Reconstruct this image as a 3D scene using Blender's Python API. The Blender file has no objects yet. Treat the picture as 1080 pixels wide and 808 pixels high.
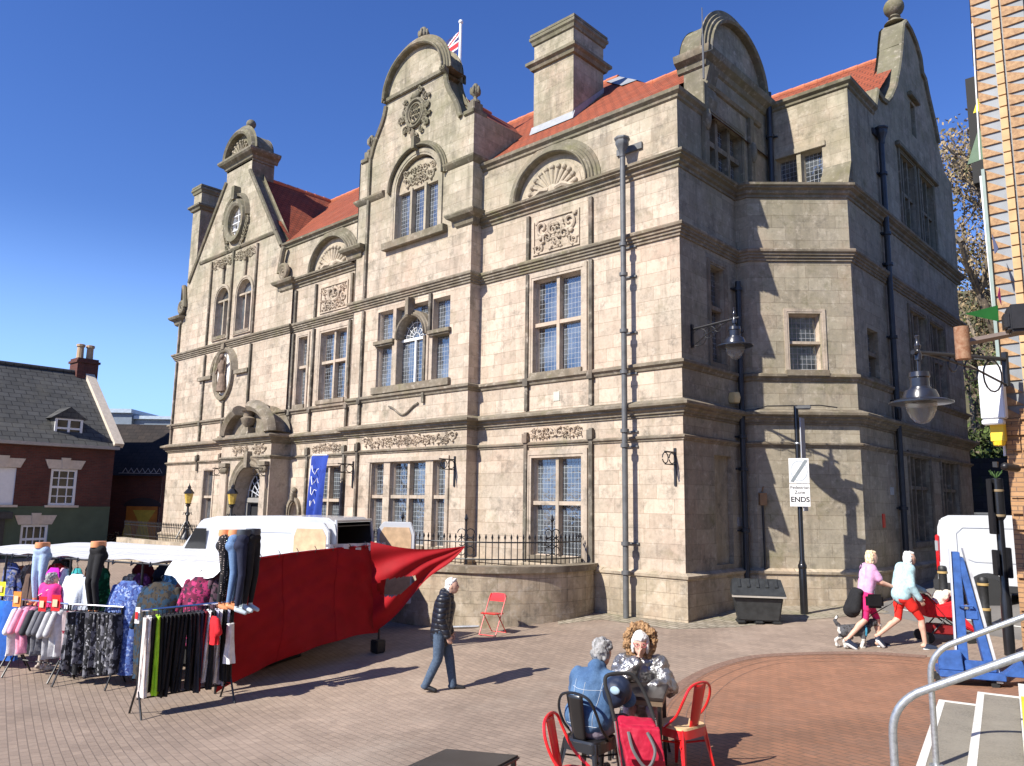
import bpy, bmesh, math, random
import numpy as np
from mathutils import Vector, Matrix
from mathutils.geometry import delaunay_2d_cdt, tessellate_polygon
R_ = math.radians
scene = bpy.context.scene
COL = scene.collection
# ---------------------------------------------------------------- camera
CZ = 3.52; FPX = 823.03; PW, PH = 1080.0, 808.0
def cam_axes(yaw, pit, roll):
    f = np.array([math.sin(yaw)*math.cos(pit), math.cos(yaw)*math.cos(pit), math.sin(pit)])
    r = np.array([math.cos(yaw), -math.sin(yaw), 0.0]); d = np.cross(f, r)
    c, s = math.cos(roll), math.sin(roll)
    return np.array([c*r+s*d, -s*r+c*d, f])
AX = cam_axes(R_(-42.944), R_(8.790), R_(-0.8369))
cam_d = bpy.data.cameras.new('camera'); cam = bpy.data.objects.new('camera', cam_d); COL.objects.link(cam)
cam_d.sensor_width = 36.0; cam_d.lens = FPX/PW*36.0; cam_d.clip_start = 0.05; cam_d.clip_end = 3000
right, down, fwd = Vector(AX[0]), Vector(AX[1]), Vector(AX[2])
M = Matrix((right, -down, -fwd)).transposed().to_4x4(); M.translation = Vector((0, 0, CZ))
cam.matrix_world = M; scene.camera = cam
# ---------------------------------------------------------------- sky + sun
SUN_AZ, SUN_EL = 80.0, 39.0          # shadows run toward this azimuth (from +X to +Y)
sd = Vector((math.cos(R_(SUN_AZ))*math.cos(R_(SUN_EL)), math.sin(R_(SUN_AZ))*math.cos(R_(SUN_EL)), -math.sin(R_(SUN_EL))))
sl = bpy.data.lights.new('sun', 'SUN'); sl.energy = 5.0; sl.angle = R_(0.5); sl.color = (1.0, 0.945, 0.86)
so = bpy.data.objects.new('sun', sl); COL.objects.link(so); so.rotation_euler = sd.to_track_quat('-Z', 'Y').to_euler(); so.location = (-5, -20, 40)
world = bpy.data.worlds.new('World'); scene.world = world; world.use_nodes = True
wn = world.node_tree; wn.nodes.clear()
sky = wn.nodes.new('ShaderNodeTexSky'); sky.sky_type = 'NISHITA'; sky.sun_disc = False
sky.sun_elevation = R_(SUN_EL); sky.sun_rotation = math.atan2(-sd.x, -sd.y)
sky.altitude = 100; sky.air_density = 1.0; sky.dust_density = 0.0; sky.ozone_density = 5.0
bg = wn.nodes.new('ShaderNodeBackground'); bg.inputs['Strength'].default_value = 0.074
hs_ = wn.nodes.new('ShaderNodeHueSaturation'); hs_.inputs['Saturation'].default_value = 1.18; hs_.inputs['Value'].default_value = 1.5; hs_.inputs['Hue'].default_value = .517; wn.links.new(sky.outputs[0], hs_.inputs['Color'])
tc_ = wn.nodes.new('ShaderNodeTexCoord'); sx_ = wn.nodes.new('ShaderNodeSeparateXYZ'); wn.links.new(tc_.outputs['Generated'], sx_.inputs[0])
mr_ = wn.nodes.new('ShaderNodeMapRange'); mr_.interpolation_type = 'SMOOTHSTEP'; mr_.inputs[1].default_value = .02; mr_.inputs[2].default_value = .34; mr_.inputs[3].default_value = .9; mr_.inputs[4].default_value = 0; wn.links.new(sx_.outputs[2], mr_.inputs[0])
mxs = wn.nodes.new('ShaderNodeMix'); mxs.data_type = 'RGBA'; mxs.inputs[7].default_value = (3.9, 7.0, 14.2, 1); wn.links.new(mr_.outputs[0], mxs.inputs[0]); wn.links.new(hs_.outputs[0], mxs.inputs[6])
wo = wn.nodes.new('ShaderNodeOutputWorld'); wn.links.new(mxs.outputs[2], bg.inputs[0]); wn.links.new(bg.outputs[0], wo.inputs[0])
scene.view_settings.view_transform = 'Standard'; scene.view_settings.look = 'None'
scene.view_settings.exposure = 0.72; scene.view_settings.gamma = 1.0; scene.view_settings.use_curve_mapping = False
# ---------------------------------------------------------------- helpers
def at(px, py, depth):
    """world point seen at a photo position, at this distance along the view axis"""
    v = AX.T @ np.array([(px-PW/2)/FPX, (py-PH/2)/FPX, 1.0])*depth
    return Vector((v[0], v[1], v[2]+CZ))
GP = [(-9.64,8.7,.57),(-9.14,15.5,1.02),(-5.05,15,1.07),(-8.8,18.3,1.17),(-7,19.9,1.22),(-4.3,6,1.05),(-2.4,8.0,1.13),(-3.4,13.5,1.03),(-4.1,20,1.45),(-12.2,5.1,.38),(-15.5,5,.48),(-12.6,9.75,.63),(-13,12.5,.84),(-20,14.8,.85),(-36,15.5,.85),(-44,8,.85),(-7,6.3,.8),(-5,0,1.0),(-20,0,.5),(-5.6,11,.86),(-3,30,1.9),(-20,8,.6),(3,14,1.2),(3,3,1.1)]
_P = np.array(GP, float)
def _tps():
    P = _P; n = len(P)
    d = np.hypot(P[:,None,0]-P[None,:,0], P[:,None,1]-P[None,:,1])
    K = np.where(d > 0, d*d*np.log(np.maximum(d, 1e-9)), 0)+.6*np.eye(n)
    Q = np.c_[np.ones(n), P[:,:2]]
    return np.linalg.solve(np.block([[K,Q],[Q.T,np.zeros((3,3))]]), np.r_[P[:,2],0,0,0])
_w = _tps()
def gz(x, y):
    cx, cy = min(max(x, -46), 4), min(max(y, -2), 32)
    d = np.hypot(_P[:,0]-cx, _P[:,1]-cy)
    k = np.where(d > 0, d*d*np.log(np.maximum(d, 1e-9)), 0)
    return float(k@_w[:-3]+_w[-3]+_w[-2]*cx+_w[-1]*cy)
WL = {}
def tag(o, label=None, cat=None, group=None, kind=None):
    if label: o['label'] = label
    if cat: o['category'] = cat
    if group: o['group'] = group
    if kind: o['kind'] = kind
    return o
def thing(name, label, cat, loc=(0,0,0), group=None):
    o = bpy.data.objects.new(name, None); COL.objects.link(o); o.location = loc; o.empty_display_size = .3
    WL[o] = Vector(loc); return tag(o, label, cat, group)
def copy_tree(o, parent=None):
    c = o.copy(); COL.objects.link(c); c.parent = parent
    WL[c] = Vector(WL.get(o, (0,0,0)))
    for ch in list(o.children): copy_tree(ch, c)
    return c
class Fr:
    """vertical frame: u along the wall, z up, n outwards"""
    def __init__(s, o, u):
        s.o = Vector((o[0], o[1], 0)); s.u = Vector((u[0], u[1], 0)).normalized(); s.n = s.u.cross(Vector((0,0,1)))
    def __call__(s, u, z, n=0.0):
        p = s.o+s.u*u+s.n*n; return Vector((p.x, p.y, z))
def arc(cx, cy, r, a0, a1, n=16, ry=None):
    ry = r if ry is None else ry
    return [(cx+r*math.cos(R_(a0+(a1-a0)*i/n)), cy+ry*math.sin(R_(a0+(a1-a0)*i/n))) for i in range(n+1)]
def inside(p, poly):
    x, y = p; c = False; n = len(poly)
    for i in range(n):
        x1, y1 = poly[i]; x2, y2 = poly[i-1]
        if (y1 > y) != (y2 > y) and x < (x2-x1)*(y-y1)/(y2-y1)+x1: c = not c
    return c
class MB:
    def __init__(s): s.v = []; s.f = []; s.m = []; s.cm = 0
    def poly(s, pts):
        b = len(s.v); s.v += [Vector(p) for p in pts]; s.f.append(tuple(range(b, b+len(pts)))); s.m.append(s.cm)
    def mesh(s, vs, fs):
        b = len(s.v); s.v += [Vector(p) for p in vs]
        for f in fs: s.f.append(tuple(b+i for i in f)); s.m.append(s.cm)
    def box(s, c, sz, rz=0.0, rot=None):
        c = Vector(c); h = Vector(sz)/2; Rm = rot if rot is not None else Matrix.Rotation(rz, 3, 'Z')
        vs = [c+Rm@Vector((sx*h.x, sy*h.y, sz_*h.z)) for sx in (-1,1) for sy in (-1,1) for sz_ in (-1,1)]
        s.mesh(vs, [(0,1,3,2),(4,6,7,5),(0,4,5,1),(2,3,7,6),(0,2,6,4),(1,5,7,3)])
    def boxF(s, F, u0, u1, z0, z1, n0, n1):
        vs = [F(u, z, n) for u in (u0,u1) for n in (n1,n0) for z in (z0,z1)]
        s.mesh(vs, [(0,1,3,2),(4,6,7,5),(0,4,5,1),(2,3,7,6),(0,2,6,4),(1,5,7,3)])
    def prism(s, F, pl, n0, n1):
        k = len(pl)
        a = sum(pl[i-1][0]*pl[i][1]-pl[i][0]*pl[i-1][1] for i in range(k))
        if a < 0: pl = pl[::-1]
        tri = tessellate_polygon([[Vector((p[0],p[1],0)) for p in pl]])
        fr = [F(p[0],p[1],n1) for p in pl]; bk = [F(p[0],p[1],n0) for p in pl]
        def ccw(t):
            (x0,y0),(x1,y1),(x2,y2) = [pl[i] for i in t]
            return t if (x1-x0)*(y2-y0)-(x2-x0)*(y1-y0) > 0 else t[::-1]
        tri = [ccw(tuple(t)) for t in tri]
        s.mesh(fr, tri); s.mesh(bk, [t[::-1] for t in tri])
        for i in range(k):
            j = (i+1) % k; s.poly([fr[j], fr[i], bk[i], bk[j]][::-1] if False else [fr[i], bk[i], bk[j], fr[j]])
    def plate(s, F, outer, holes=(), n=0.0, depth=.25, thick=None):
        """wall face with openings; reveals run 'depth' inwards"""
        loops = [outer]+list(holes); vs = []; es = []
        for lp in loops:
            b = len(vs); vs += [Vector(p) for p in lp]; es += [(b+i, b+(i+1) % len(lp)) for i in range(len(lp))]
        ov, oe, of, *_ = delaunay_2d_cdt(vs, es, [], 0, 1e-5)
        tr = []
        for t in of:
            c = sum((ov[i] for i in t), Vector((0,0)))/len(t)
            if inside(c, outer) and not any(inside(c, h) for h in holes):
                t = list(t); (a, b_, c_) = [ov[i] for i in t[:3]]
                if (b_-a).cross(c_-a) < 0: t = t[::-1]
                tr.append(tuple(t))
        s.mesh([F(p.x, p.y, n) for p in ov], tr)
        if thick: s.mesh([F(p.x, p.y, n-thick) for p in ov], [t[::-1] for t in tr])
        def strip(lp, d, flip):
            a = sum(lp[i-1][0]*lp[i][1]-lp[i][0]*lp[i-1][1] for i in range(len(lp)))
            if (a < 0) != flip: lp = lp[::-1]
            for i in range(len(lp)):
                p, q = lp[i], lp[(i+1) % len(lp)]
                s.poly([F(*p, n), F(*p, n-d), F(*q, n-d), F(*q, n)])
        for h in holes: strip(list(h), depth, True)
        if thick: strip(list(outer), thick, False)
    def tube(s, pts, r, seg=8, caps=True):
        pts = [Vector(p) for p in pts]; n = len(pts)
        rs = list(r) if isinstance(r, (list,tuple)) else [r]*n
        b = len(s.v); prev = None
        for i, p in enumerate(pts):
            t = (pts[min(i+1,n-1)]-pts[max(i-1,0)])
            t = t.normalized() if t.length > 1e-9 else Vector((0,0,1))
            if prev is None:
                a = Vector((0,0,1)) if abs(t.z) < .9 else Vector((1,0,0))
                x = t.cross(a).normalized()
            else:
                x = (prev-t*prev.dot(t)); x = x.normalized() if x.length > 1e-6 else t.orthogonal().normalized()
            prev = x; y = t.cross(x)
            for k in range(seg):
                an = 2*math.pi*k/seg; s.v.append(p+(x*math.cos(an)+y*math.sin(an))*rs[i])
        for i in range(n-1):
            for k in range(seg):
                a0 = b+i*seg+k; a1 = b+i*seg+(k+1) % seg
                s.f.append((a0, a1, a1+seg, a0+seg)); s.m.append(s.cm)
        if caps:
            s.f.append(tuple(b+k for k in range(seg))[::-1]); s.m.append(s.cm)
            s.f.append(tuple(b+(n-1)*seg+k for k in range(seg))); s.m.append(s.cm)
    def lathe(s, prof, c, seg=16, axis=None, sx=1.0, sy=1.0):
        c = Vector(c); b = len(s.v); n = len(prof)
        Rm = Vector((0,0,1)).rotation_difference(Vector(axis)).to_matrix() if axis is not None else Matrix.Identity(3)
        for (r, z) in prof:
            for k in range(seg):
                a = 2*math.pi*k/seg; s.v.append(c+Rm@Vector((r*sx*math.cos(a), r*sy*math.sin(a), z)))
        for i in range(n-1):
            for k in range(seg):
                a0 = b+i*seg+k; a1 = b+i*seg+(k+1) % seg
                s.f.append((a0, a1, a1+seg, a0+seg)); s.m.append(s.cm)
        if prof[0][0] > 1e-4: s.f.append(tuple(b+k for k in range(seg))[::-1]); s.m.append(s.cm)
        if prof[-1][0] > 1e-4: s.f.append(tuple(b+(n-1)*seg+k for k in range(seg))); s.m.append(s.cm)
    def ell(s, c, r, rot=None, seg=14, rings=9):
        c = Vector(c); r = Vector(r) if not isinstance(r, (int,float)) else Vector((r,r,r)); Rm = rot or Matrix.Identity(3); b = len(s.v)
        for i in range(rings+1):
            ph = math.pi*i/rings-math.pi/2; ph = max(min(ph, math.pi/2-.02), -math.pi/2+.02)
            for k in range(seg):
                a = 2*math.pi*k/seg
                s.v.append(c+Rm@Vector((r.x*math.cos(ph)*math.cos(a), r.y*math.cos(ph)*math.sin(a), r.z*math.sin(ph))))
        for i in range(rings):
            for k in range(seg):
                a0 = b+i*seg+k; a1 = b+i*seg+(k+1) % seg
                s.f.append((a0, a1, a1+seg, a0+seg)); s.m.append(s.cm)
        s.f.append(tuple(b+k for k in range(seg))[::-1]); s.m.append(s.cm)
        s.f.append(tuple(b+rings*seg+k for k in range(seg))); s.m.append(s.cm)
    def cap(s, a, b, ra, rb, seg=12):
        """tapered capsule"""
        a, b = Vector(a), Vector(b); d = (b-a); L = d.length
        t = d/L if L > 1e-6 else Vector((0,0,1))
        pts = []; rs = []
        for k in (80, 50, 22, 0): pts.append(a-t*ra*math.sin(R_(k))); rs.append(max(ra*math.cos(R_(k)), .001))
        for k in (0, 22, 50, 80): pts.append(b+t*rb*math.sin(R_(k))); rs.append(max(rb*math.cos(R_(k)), .001))
        s.tube(pts, rs, seg)
    def sweep(s, path, prof, closed=False, F=None):
        """profile (out, z) swept along a plan path [(x,y)]; out is to the right of travel"""
        P = [Vector((p[0],p[1])) for p in path]; n = len(P); b = len(s.v); m = len(prof)
        for i in range(n):
            d0 = (P[i]-P[i-1]) if (i > 0 or closed) else None
            d1 = (P[(i+1) % n]-P[i]) if (i < n-1 or closed) else None
            nn = [Vector((d.y,-d.x)).normalized() for d in (d0, d1) if d is not None and d.length > 1e-9]
            if len(nn) == 2:
                mi = (nn[0]+nn[1])
                mi = mi.normalized() if mi.length > 1e-6 else nn[0]
                sc = 1/max(mi.dot(nn[0]), .3); mi = mi*sc
            else: mi = nn[0]
            for (o, z) in prof: s.v.append(Vector((P[i].x+mi.x*o, P[i].y+mi.y*o, z)))
        for i in range(n if closed else n-1):
            for k in range(m-1):
                a0 = b+i*m+k; a1 = b+((i+1) % n)*m+k
                s.f.append((a0, a1, a1+1, a0+1)); s.m.append(s.cm)
        if not closed:
            s.f.append(tuple(b+k for k in range(m))); s.m.append(s.cm)
            s.f.append(tuple(b+(n-1)*m+k for k in range(m))[::-1]); s.m.append(s.cm)
    def sweepF(s, F, line, prof, closed=False):
        """moulding on a wall: profile (side, n) swept along a line [(u,z)] in the wall plane"""
        P = [Vector(p) for p in line]; n = len(P); b = len(s.v); m = len(prof)
        for i in range(n):
            d0 = (P[i]-P[i-1]) if (i > 0 or closed) else None
            d1 = (P[(i+1) % n]-P[i]) if (i < n-1 or closed) else None
            nn = [Vector((-d.y,d.x)).normalized() for d in (d0, d1) if d is not None and d.length > 1e-9]
            mi = sum(nn, Vector((0,0))); mi = mi.normalized() if mi.length > 1e-6 else nn[0]
            mi = mi/max(mi.dot(nn[0]), .4)
            for (o, q) in prof: s.v.append(F(P[i].x+mi.x*o, P[i].y+mi.y*o, q))
        for i in range(n if closed else n-1):
            for k in range(m-1):
                a0 = b+i*m+k; a1 = b+((i+1) % n)*m+k
                s.f.append((a0, a0+1, a1+1, a1)); s.m.append(s.cm)
        if not closed:
            s.f.append(tuple(b+k for k in range(m))[::-1]); s.m.append(s.cm)
            s.f.append(tuple(b+(n-1)*m+k for k in range(m))); s.m.append(s.cm)
    def build(s, name, mat, parent=None, smooth=32, fix=True, bev=0.0):
        me = bpy.data.meshes.new(name)
        xs = [p.x for p in s.v]; ys = [p.y for p in s.v]; zs = [p.z for p in s.v]
        base = Vector(((min(xs)+max(xs))/2, (min(ys)+max(ys))/2, min(zs)))
        me.from_pydata([p-base for p in s.v], [], s.f)
        for m_ in (mat if isinstance(mat, (list,tuple)) else [mat]): me.materials.append(m_)
        if len(me.materials) > 1: me.polygons.foreach_set('material_index', s.m)
        if fix:
            bm = bmesh.new(); bm.from_mesh(me)
            if bev: bmesh.ops.remove_doubles(bm, verts=bm.verts, dist=1e-5)
            bmesh.ops.recalc_face_normals(bm, faces=bm.faces); 
            if bev:
                es = [e for e in bm.edges if len(e.link_faces) == 2 and e.calc_face_angle() > R_(38)]
                bmesh.ops.bevel(bm, geom=es, offset=bev, segments=2, affect='EDGES', clamp_overlap=True)
            bm.to_mesh(me); bm.free()
        if smooth:
            me.polygons.foreach_set('use_smooth', [True]*len(me.polygons)); me.set_sharp_from_angle(angle=R_(smooth))
        me.update()
        return link(name, me, parent, base)
def link(name, me, parent, base):
    o = bpy.data.objects.new(name, me); COL.objects.link(o)
    WL[o] = Vector(base)
    if parent is not None: o.parent = parent; o.location = Vector(base)-WL[parent]
    else: o.location = base
    return o
def remesh(mb, name, mats, colour=None, parent=None, voxel=.012, sm=4, noise=0.0, seed=0):
    """join overlapping pieces into one continuous skin"""
    xs = [p.x for p in mb.v]; ys = [p.y for p in mb.v]; zs = [p.z for p in mb.v]
    base = Vector(((min(xs)+max(xs))/2, (min(ys)+max(ys))/2, min(zs)))
    me = bpy.data.meshes.new('tmp'); me.from_pydata([p-base for p in mb.v], [], mb.f)
    bm = bmesh.new(); bm.from_mesh(me); bmesh.ops.recalc_face_normals(bm, faces=bm.faces); bm.to_mesh(me); bm.free()
    o = bpy.data.objects.new('tmp', me); COL.objects.link(o)
    m1 = o.modifiers.new('r', 'REMESH'); m1.mode = 'VOXEL'; m1.voxel_size = voxel
    if sm: m2 = o.modifiers.new('s', 'SMOOTH'); m2.iterations = sm; m2.factor = .5
    if noise:
        tx = bpy.data.textures.new('n', 'CLOUDS'); tx.noise_scale = .06 if seed == 0 else seed
        m3 = o.modifiers.new('d', 'DISPLACE'); m3.texture = tx; m3.strength = noise; m3.texture_coords = 'LOCAL'
    dg = bpy.context.evaluated_depsgraph_get(); ev = o.evaluated_get(dg)
    new = bpy.data.meshes.new_from_object(ev); bpy.data.objects.remove(o); bpy.data.meshes.remove(me)
    new.name = name; new.materials.clear()
    for m_ in mats: new.materials.append(m_)
    new.polygons.foreach_set('use_smooth', [True]*len(new.polygons))
    if colour: new.polygons.foreach_set('material_index', [colour(p.center+base) for p in new.polygons])
    return link(name, new, parent, base)
# ---------------------------------------------------------------- materials
MC = {}
def lin(c):
    return tuple(((x/255)/12.92 if x/255 <= .04045 else ((x/255+.055)/1.055)**2.4) for x in c)+(1,)
class NT:
    def __init__(s, name):
        s.m = bpy.data.materials.new(name); s.m.use_nodes = True; s.t = s.m.node_tree; s.b = s.t.nodes['Principled BSDF']
    def n(s, ty, **kw):
        nd = s.t.nodes.new('ShaderNode'+ty)
        for k, v in kw.items():
            if k.startswith('i_'): nd.inputs[k[2:].replace('_',' ')].default_value = v
            else: setattr(nd, k, v)
        return nd
    def l(s, a, b): s.t.links.new(a, b)
    def math(s, op, a, b=None, clamp=False):
        nd = s.n('Math', operation=op); nd.use_clamp = clamp
        for i, x in enumerate((a, b)):
            if x is None: continue
            if isinstance(x, (int,float)): nd.inputs[i].default_value = x
            else: s.l(x, nd.inputs[i])
        return nd.outputs[0]
    def mix(s, fac, a, b, mode='MIX'):
        nd = s.n('Mix', data_type='RGBA', blend_type=mode)
        for i, x in ((0, fac), (6, a), (7, b)):
            if isinstance(x, (int,float)): nd.inputs[i].default_value = x
            elif isinstance(x, (tuple,list)): nd.inputs[i].default_value = tuple(x)+((1,) if len(x) == 3 else ())
            else: s.l(x, nd.inputs[i])
        return nd.outputs[2]
    def noise(s, vec, scale, detail=4, rough=.55):
        nd = s.n('TexNoise'); nd.inputs['Scale'].default_value = scale; nd.inputs['Detail'].default_value = detail; nd.inputs['Roughness'].default_value = rough
        if vec is not None: s.l(vec, nd.inputs['Vector'])
        return nd.outputs['Fac']
    def ramp(s, fac, lo, hi):
        nd = s.n('MapRange'); nd.inputs[1].default_value = lo; nd.inputs[2].default_value = hi; s.l(fac, nd.inputs[0]); return nd.outputs[0]
    def bump(s, h, strength=.3, dist=.01):
        nd = s.n('Bump'); nd.inputs['Strength'].default_value = strength; nd.inputs['Distance'].default_value = dist
        s.l(h, nd.inputs['Height']); s.l(nd.outputs[0], s.b.inputs['Normal']); return nd
    def pos(s): return s.n('NewGeometry').outputs['Position']
    def wallvec(s):
        g = s.n('NewGeometry'); cr = s.n('VectorMath', operation='CROSS_PRODUCT'); cr.inputs[0].default_value = (0,0,1); s.l(g.outputs['True Normal'], cr.inputs[1])
        dt = s.n('VectorMath', operation='DOT_PRODUCT'); s.l(g.outputs['Position'], dt.inputs[0]); s.l(cr.outputs[0], dt.inputs[1])
        sp = s.n('SeparateXYZ'); s.l(g.outputs['Position'], sp.inputs[0])
        cb = s.n('CombineXYZ'); s.l(dt.outputs['Value'], cb.inputs[0]); s.l(sp.outputs[2], cb.inputs[1])
        return cb.outputs[0], dt.outputs['Value'], sp.outputs[2]
def plain(name, col, rough=.6, metal=0.0, var=.12, scale=6.0, spec=None, bumpk=0.0, coat=0.0):
    """one procedural surface: base colour with soft unevenness"""
    if name in MC: return MC[name]
    t = NT(name); oc = t.n('TexCoord').outputs['Object']
    c = tuple(col)[:3]
    f = t.ramp(t.noise(oc, scale, 5), .3, .7)
    t.l(t.mix(f, tuple(x*(1-var) for x in c), tuple(min(1, x*(1+var)) for x in c)), t.b.inputs['Base Color'])
    t.b.inputs['Roughness'].default_value = rough; t.b.inputs['Metallic'].default_value = metal
    if spec is not None: t.b.inputs['Specular IOR Level'].default_value = spec
    if coat: t.b.inputs['Coat Weight'].default_value = coat; t.b.inputs['Coat Roughness'].default_value = .08
    if bumpk: t.bump(t.noise(oc, scale*4, 4), bumpk, .02)
    MC[name] = t.m; return t.m
def stone_mat(name, warm, grey, bw=.82, rh=.335, joints=True, dirt=.55, moss=.35, mort=(.2,.165,.13), hi0=10.6, hi1=13.6):
    t = NT(name); uv, u, z = t.wallvec(); p = t.pos()
    n1 = t.noise(p, .55, 5, .6); n2 = t.noise(p, 3.1, 5, .65); n3 = t.noise(p, 14, 4, .7)
    high = t.ramp(z, hi0, hi1)
    k = t.math('ADD', t.math('MULTIPLY', high, .72), t.math('MULTIPLY', t.ramp(n1, .42, .72), .35), True)
    base = t.mix(k, warm, grey)
    br = None
    if joints:
        wob = t.n('TexNoise'); wob.inputs['Scale'].default_value = 1.7; wob.inputs['Detail'].default_value = 2; t.l(p, wob.inputs['Vector']); wv_ = t.n('VectorMath', operation='MULTIPLY_ADD'); t.l(wob.outputs['Color'], wv_.inputs[0]); wv_.inputs[1].default_value = (.05,.022,0); t.l(uv, wv_.inputs[2])
        br = t.n('TexBrick'); t.l(wv_.outputs[0], br.inputs['Vector']); br.offset_frequency = 2; br.offset = .43; br.squash = .72; br.squash_frequency = 3
        br.inputs['Color1'].default_value = (.74,.71,.67,1); br.inputs['Color2'].default_value = (1.20,1.19,1.17,1); br.inputs['Mortar'].default_value = (*[m/.4 for m in mort],1)
        br.inputs['Scale'].default_value = 1; br.inputs['Mortar Size'].default_value = .0055; br.inputs['Mortar Smooth'].default_value = .6; br.inputs['Bias'].default_value = .1
        br.inputs['Brick Width'].default_value = bw; br.inputs['Row Height'].default_value = rh
        base = t.mix(.8, base, br.outputs['Color'], 'MULTIPLY')
    base = t.mix(t.math('MULTIPLY', t.ramp(t.noise(p, .95, 6, .65), .46, .66), .55), base, t.mix(.62, base, (.33,.30,.25)))
    base = t.mix(t.math('MULTIPLY', t.ramp(t.noise(p, .62, 5, .6), .52, .70), .5), base, t.mix(.6, base, (.50,.33,.235)))
    base = t.mix(t.math('MULTIPLY', t.ramp(n2, .38, .72), .45), base, t.mix(.5, base, (.60,.52,.40)))
    base = t.mix(t.math('MULTIPLY', t.math('MULTIPLY', t.ramp(z, 12.2, 15.5), t.ramp(t.noise(p, 1.3, 7, .72), .44, .66)), .62), base, (.125,.118,.07))
    # soot, run-off streaks and lichen
    mp = t.n('Mapping'); t.l(uv, mp.inputs[0]); mp.inputs['Scale'].default_value = (2.6, .30, 1)
    st = t.noise(mp.outputs[0], 1.0, 7, .7)
    base = t.mix(t.math('MULTIPLY', t.math('MULTIPLY', t.ramp(st, .50, .68), dirt), t.math('ADD', .65, t.math('MULTIPLY', high, .5)), True), base, (.115,.10,.073))
    base = t.mix(t.math('MULTIPLY', t.ramp(t.noise(p, .33, 6, .62), .50, .68), .45), base, t.mix(.55, base, (.17,.16,.105)))
    base = t.mix(t.math('MULTIPLY', t.ramp(t.noise(p, 1.9, 7, .75), .54, .70), .62), base, (.085,.074,.056))
    base = t.mix(t.math('MULTIPLY', t.ramp(t.noise(p, 4.6, 6, .75), .50, .68), .42), base, t.mix(.7, base, (.10,.088,.062)))
    base = t.mix(t.math('MULTIPLY', t.ramp(t.noise(p, 6.2, 5, .7), .56, .70), .38), base, (.60,.53,.43))
    base = t.mix(t.math('MULTIPLY', t.math('MULTIPLY', t.ramp(z, 9.5, 13), t.ramp(t.noise(p, .8, 7, .7), .42, .62)), .42), base, (.19,.182,.108))
    base = t.mix(t.math('MULTIPLY', t.ramp(t.noise(p, 1.15, 6, .7), .56, .80), moss), base, (.16,.155,.055))
    base = t.mix(t.math('MULTIPLY', t.ramp(n3, .45, .8), .22), base, (.10,.09,.075))
    low = t.ramp(z, 3.2, 1.2)
    salt = t.math('MULTIPLY', t.math('MULTIPLY', low, t.ramp(t.noise(p, 2.2, 6, .7), .54, .70)), .55)
    base = t.mix(salt, base, (.62,.56,.47))
    damp = t.math('MULTIPLY', t.math('MULTIPLY', low, t.ramp(t.noise(p, 1.4, 5, .6), .40, .72)), .45)
    base = t.mix(damp, base, (.12,.095,.065))
    t.l(base, t.b.inputs['Base Color']); t.b.inputs['Roughness'].default_value = .9; t.b.inputs['Specular IOR Level'].default_value = .25
    h = t.math('ADD', t.math('MULTIPLY', n3, .5), t.math('MULTIPLY', n2, .6))
    if br is not None: h = t.math('SUBTRACT', h, t.math('MULTIPLY', br.outputs['Fac'], 1.2))
    t.bump(h, .5, .012)
    MC[name] = t.m; return t.m
def brick_mat(name, c1, c2, mort, bw=.23, rh=.075, ms=.008, vec='wall', rot=0.0, rough=.88, extra=None, var=.35, bump=.5):
    t = NT(name); p = t.pos()
    if vec == 'wall': uv, u, z = t.wallvec()
    else: uv = p
    mp = t.n('Mapping'); t.l(uv, mp.inputs[0]); mp.inputs['Rotation'].default_value = (0,0,rot)
    br = t.n('TexBrick'); t.l(mp.outputs[0], br.inputs['Vector']); br.offset = .5
    for nm, c in (('Color1',c1),('Color2',c2),('Mortar',mort)): br.inputs[nm].default_value = (*c,1)
    br.inputs['Scale'].default_value = 1; br.inputs['Mortar Size'].default_value = ms; br.inputs['Mortar Smooth'].default_value = .2
    br.inputs['Brick Width'].default_value = bw; br.inputs['Row Height'].default_value = rh
    c = t.mix(t.ramp(t.noise(p, .9, 5, .6), .3, .7), t.mix(1, br.outputs['Color'], (1-var,)*3, 'MULTIPLY'), br.outputs['Color'])
    c = t.mix(t.math('MULTIPLY', t.ramp(t.noise(p, 9, 4, .7), .5, .8), .35), c, tuple(x*.45 for x in c1))
    if extra: c = t.mix(t.math('MULTIPLY', t.ramp(t.noise(p, extra[1], 5, .65), extra[2], extra[3]), extra[4]), c, extra[0])
    if vec == 'plan':
        vo = t.n('TexVoronoi'); vo.inputs['Scale'].default_value = 1.7; t.l(p, vo.inputs['Vector'])
        c = t.mix(t.math('MULTIPLY', t.math('LESS_THAN', t.math('ADD', vo.outputs['Distance'], t.math('MULTIPLY', t.noise(p, 8, 2), .05)), .062), .55), c, tuple(x*.35 for x in c1))
        c = t.mix(t.math('MULTIPLY', t.ramp(t.noise(p, 1.1, 7, .72), .57, .75), .45), c, tuple(x*.42 for x in c1))
        c = t.mix(t.math('MULTIPLY', t.ramp(t.noise(p, .22, 4, .6), .5, .62), .30), c, tuple(min(1,x*1.35) for x in c1))
        vc = t.n('TexVoronoi'); vc.inputs['Scale'].default_value = 5.5; t.l(p, vc.inputs['Vector']); sv = t.n('SeparateColor'); t.l(vc.outputs['Color'], sv.inputs[0]); c = t.mix(t.math('MULTIPLY', sv.outputs[0], .28), c, tuple(x*.55 for x in c2))
    t.l(c, t.b.inputs['Base Color']); t.b.inputs['Roughness'].default_value = rough; t.b.inputs['Specular IOR Level'].default_value = .25
    t.bump(t.math('ADD', t.math('MULTIPLY', br.outputs['Fac'], -1.0), t.math('MULTIPLY', t.noise(p, 40, 3), .5)), bump, .006)
    MC[name] = t.m; return t.m
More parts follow.
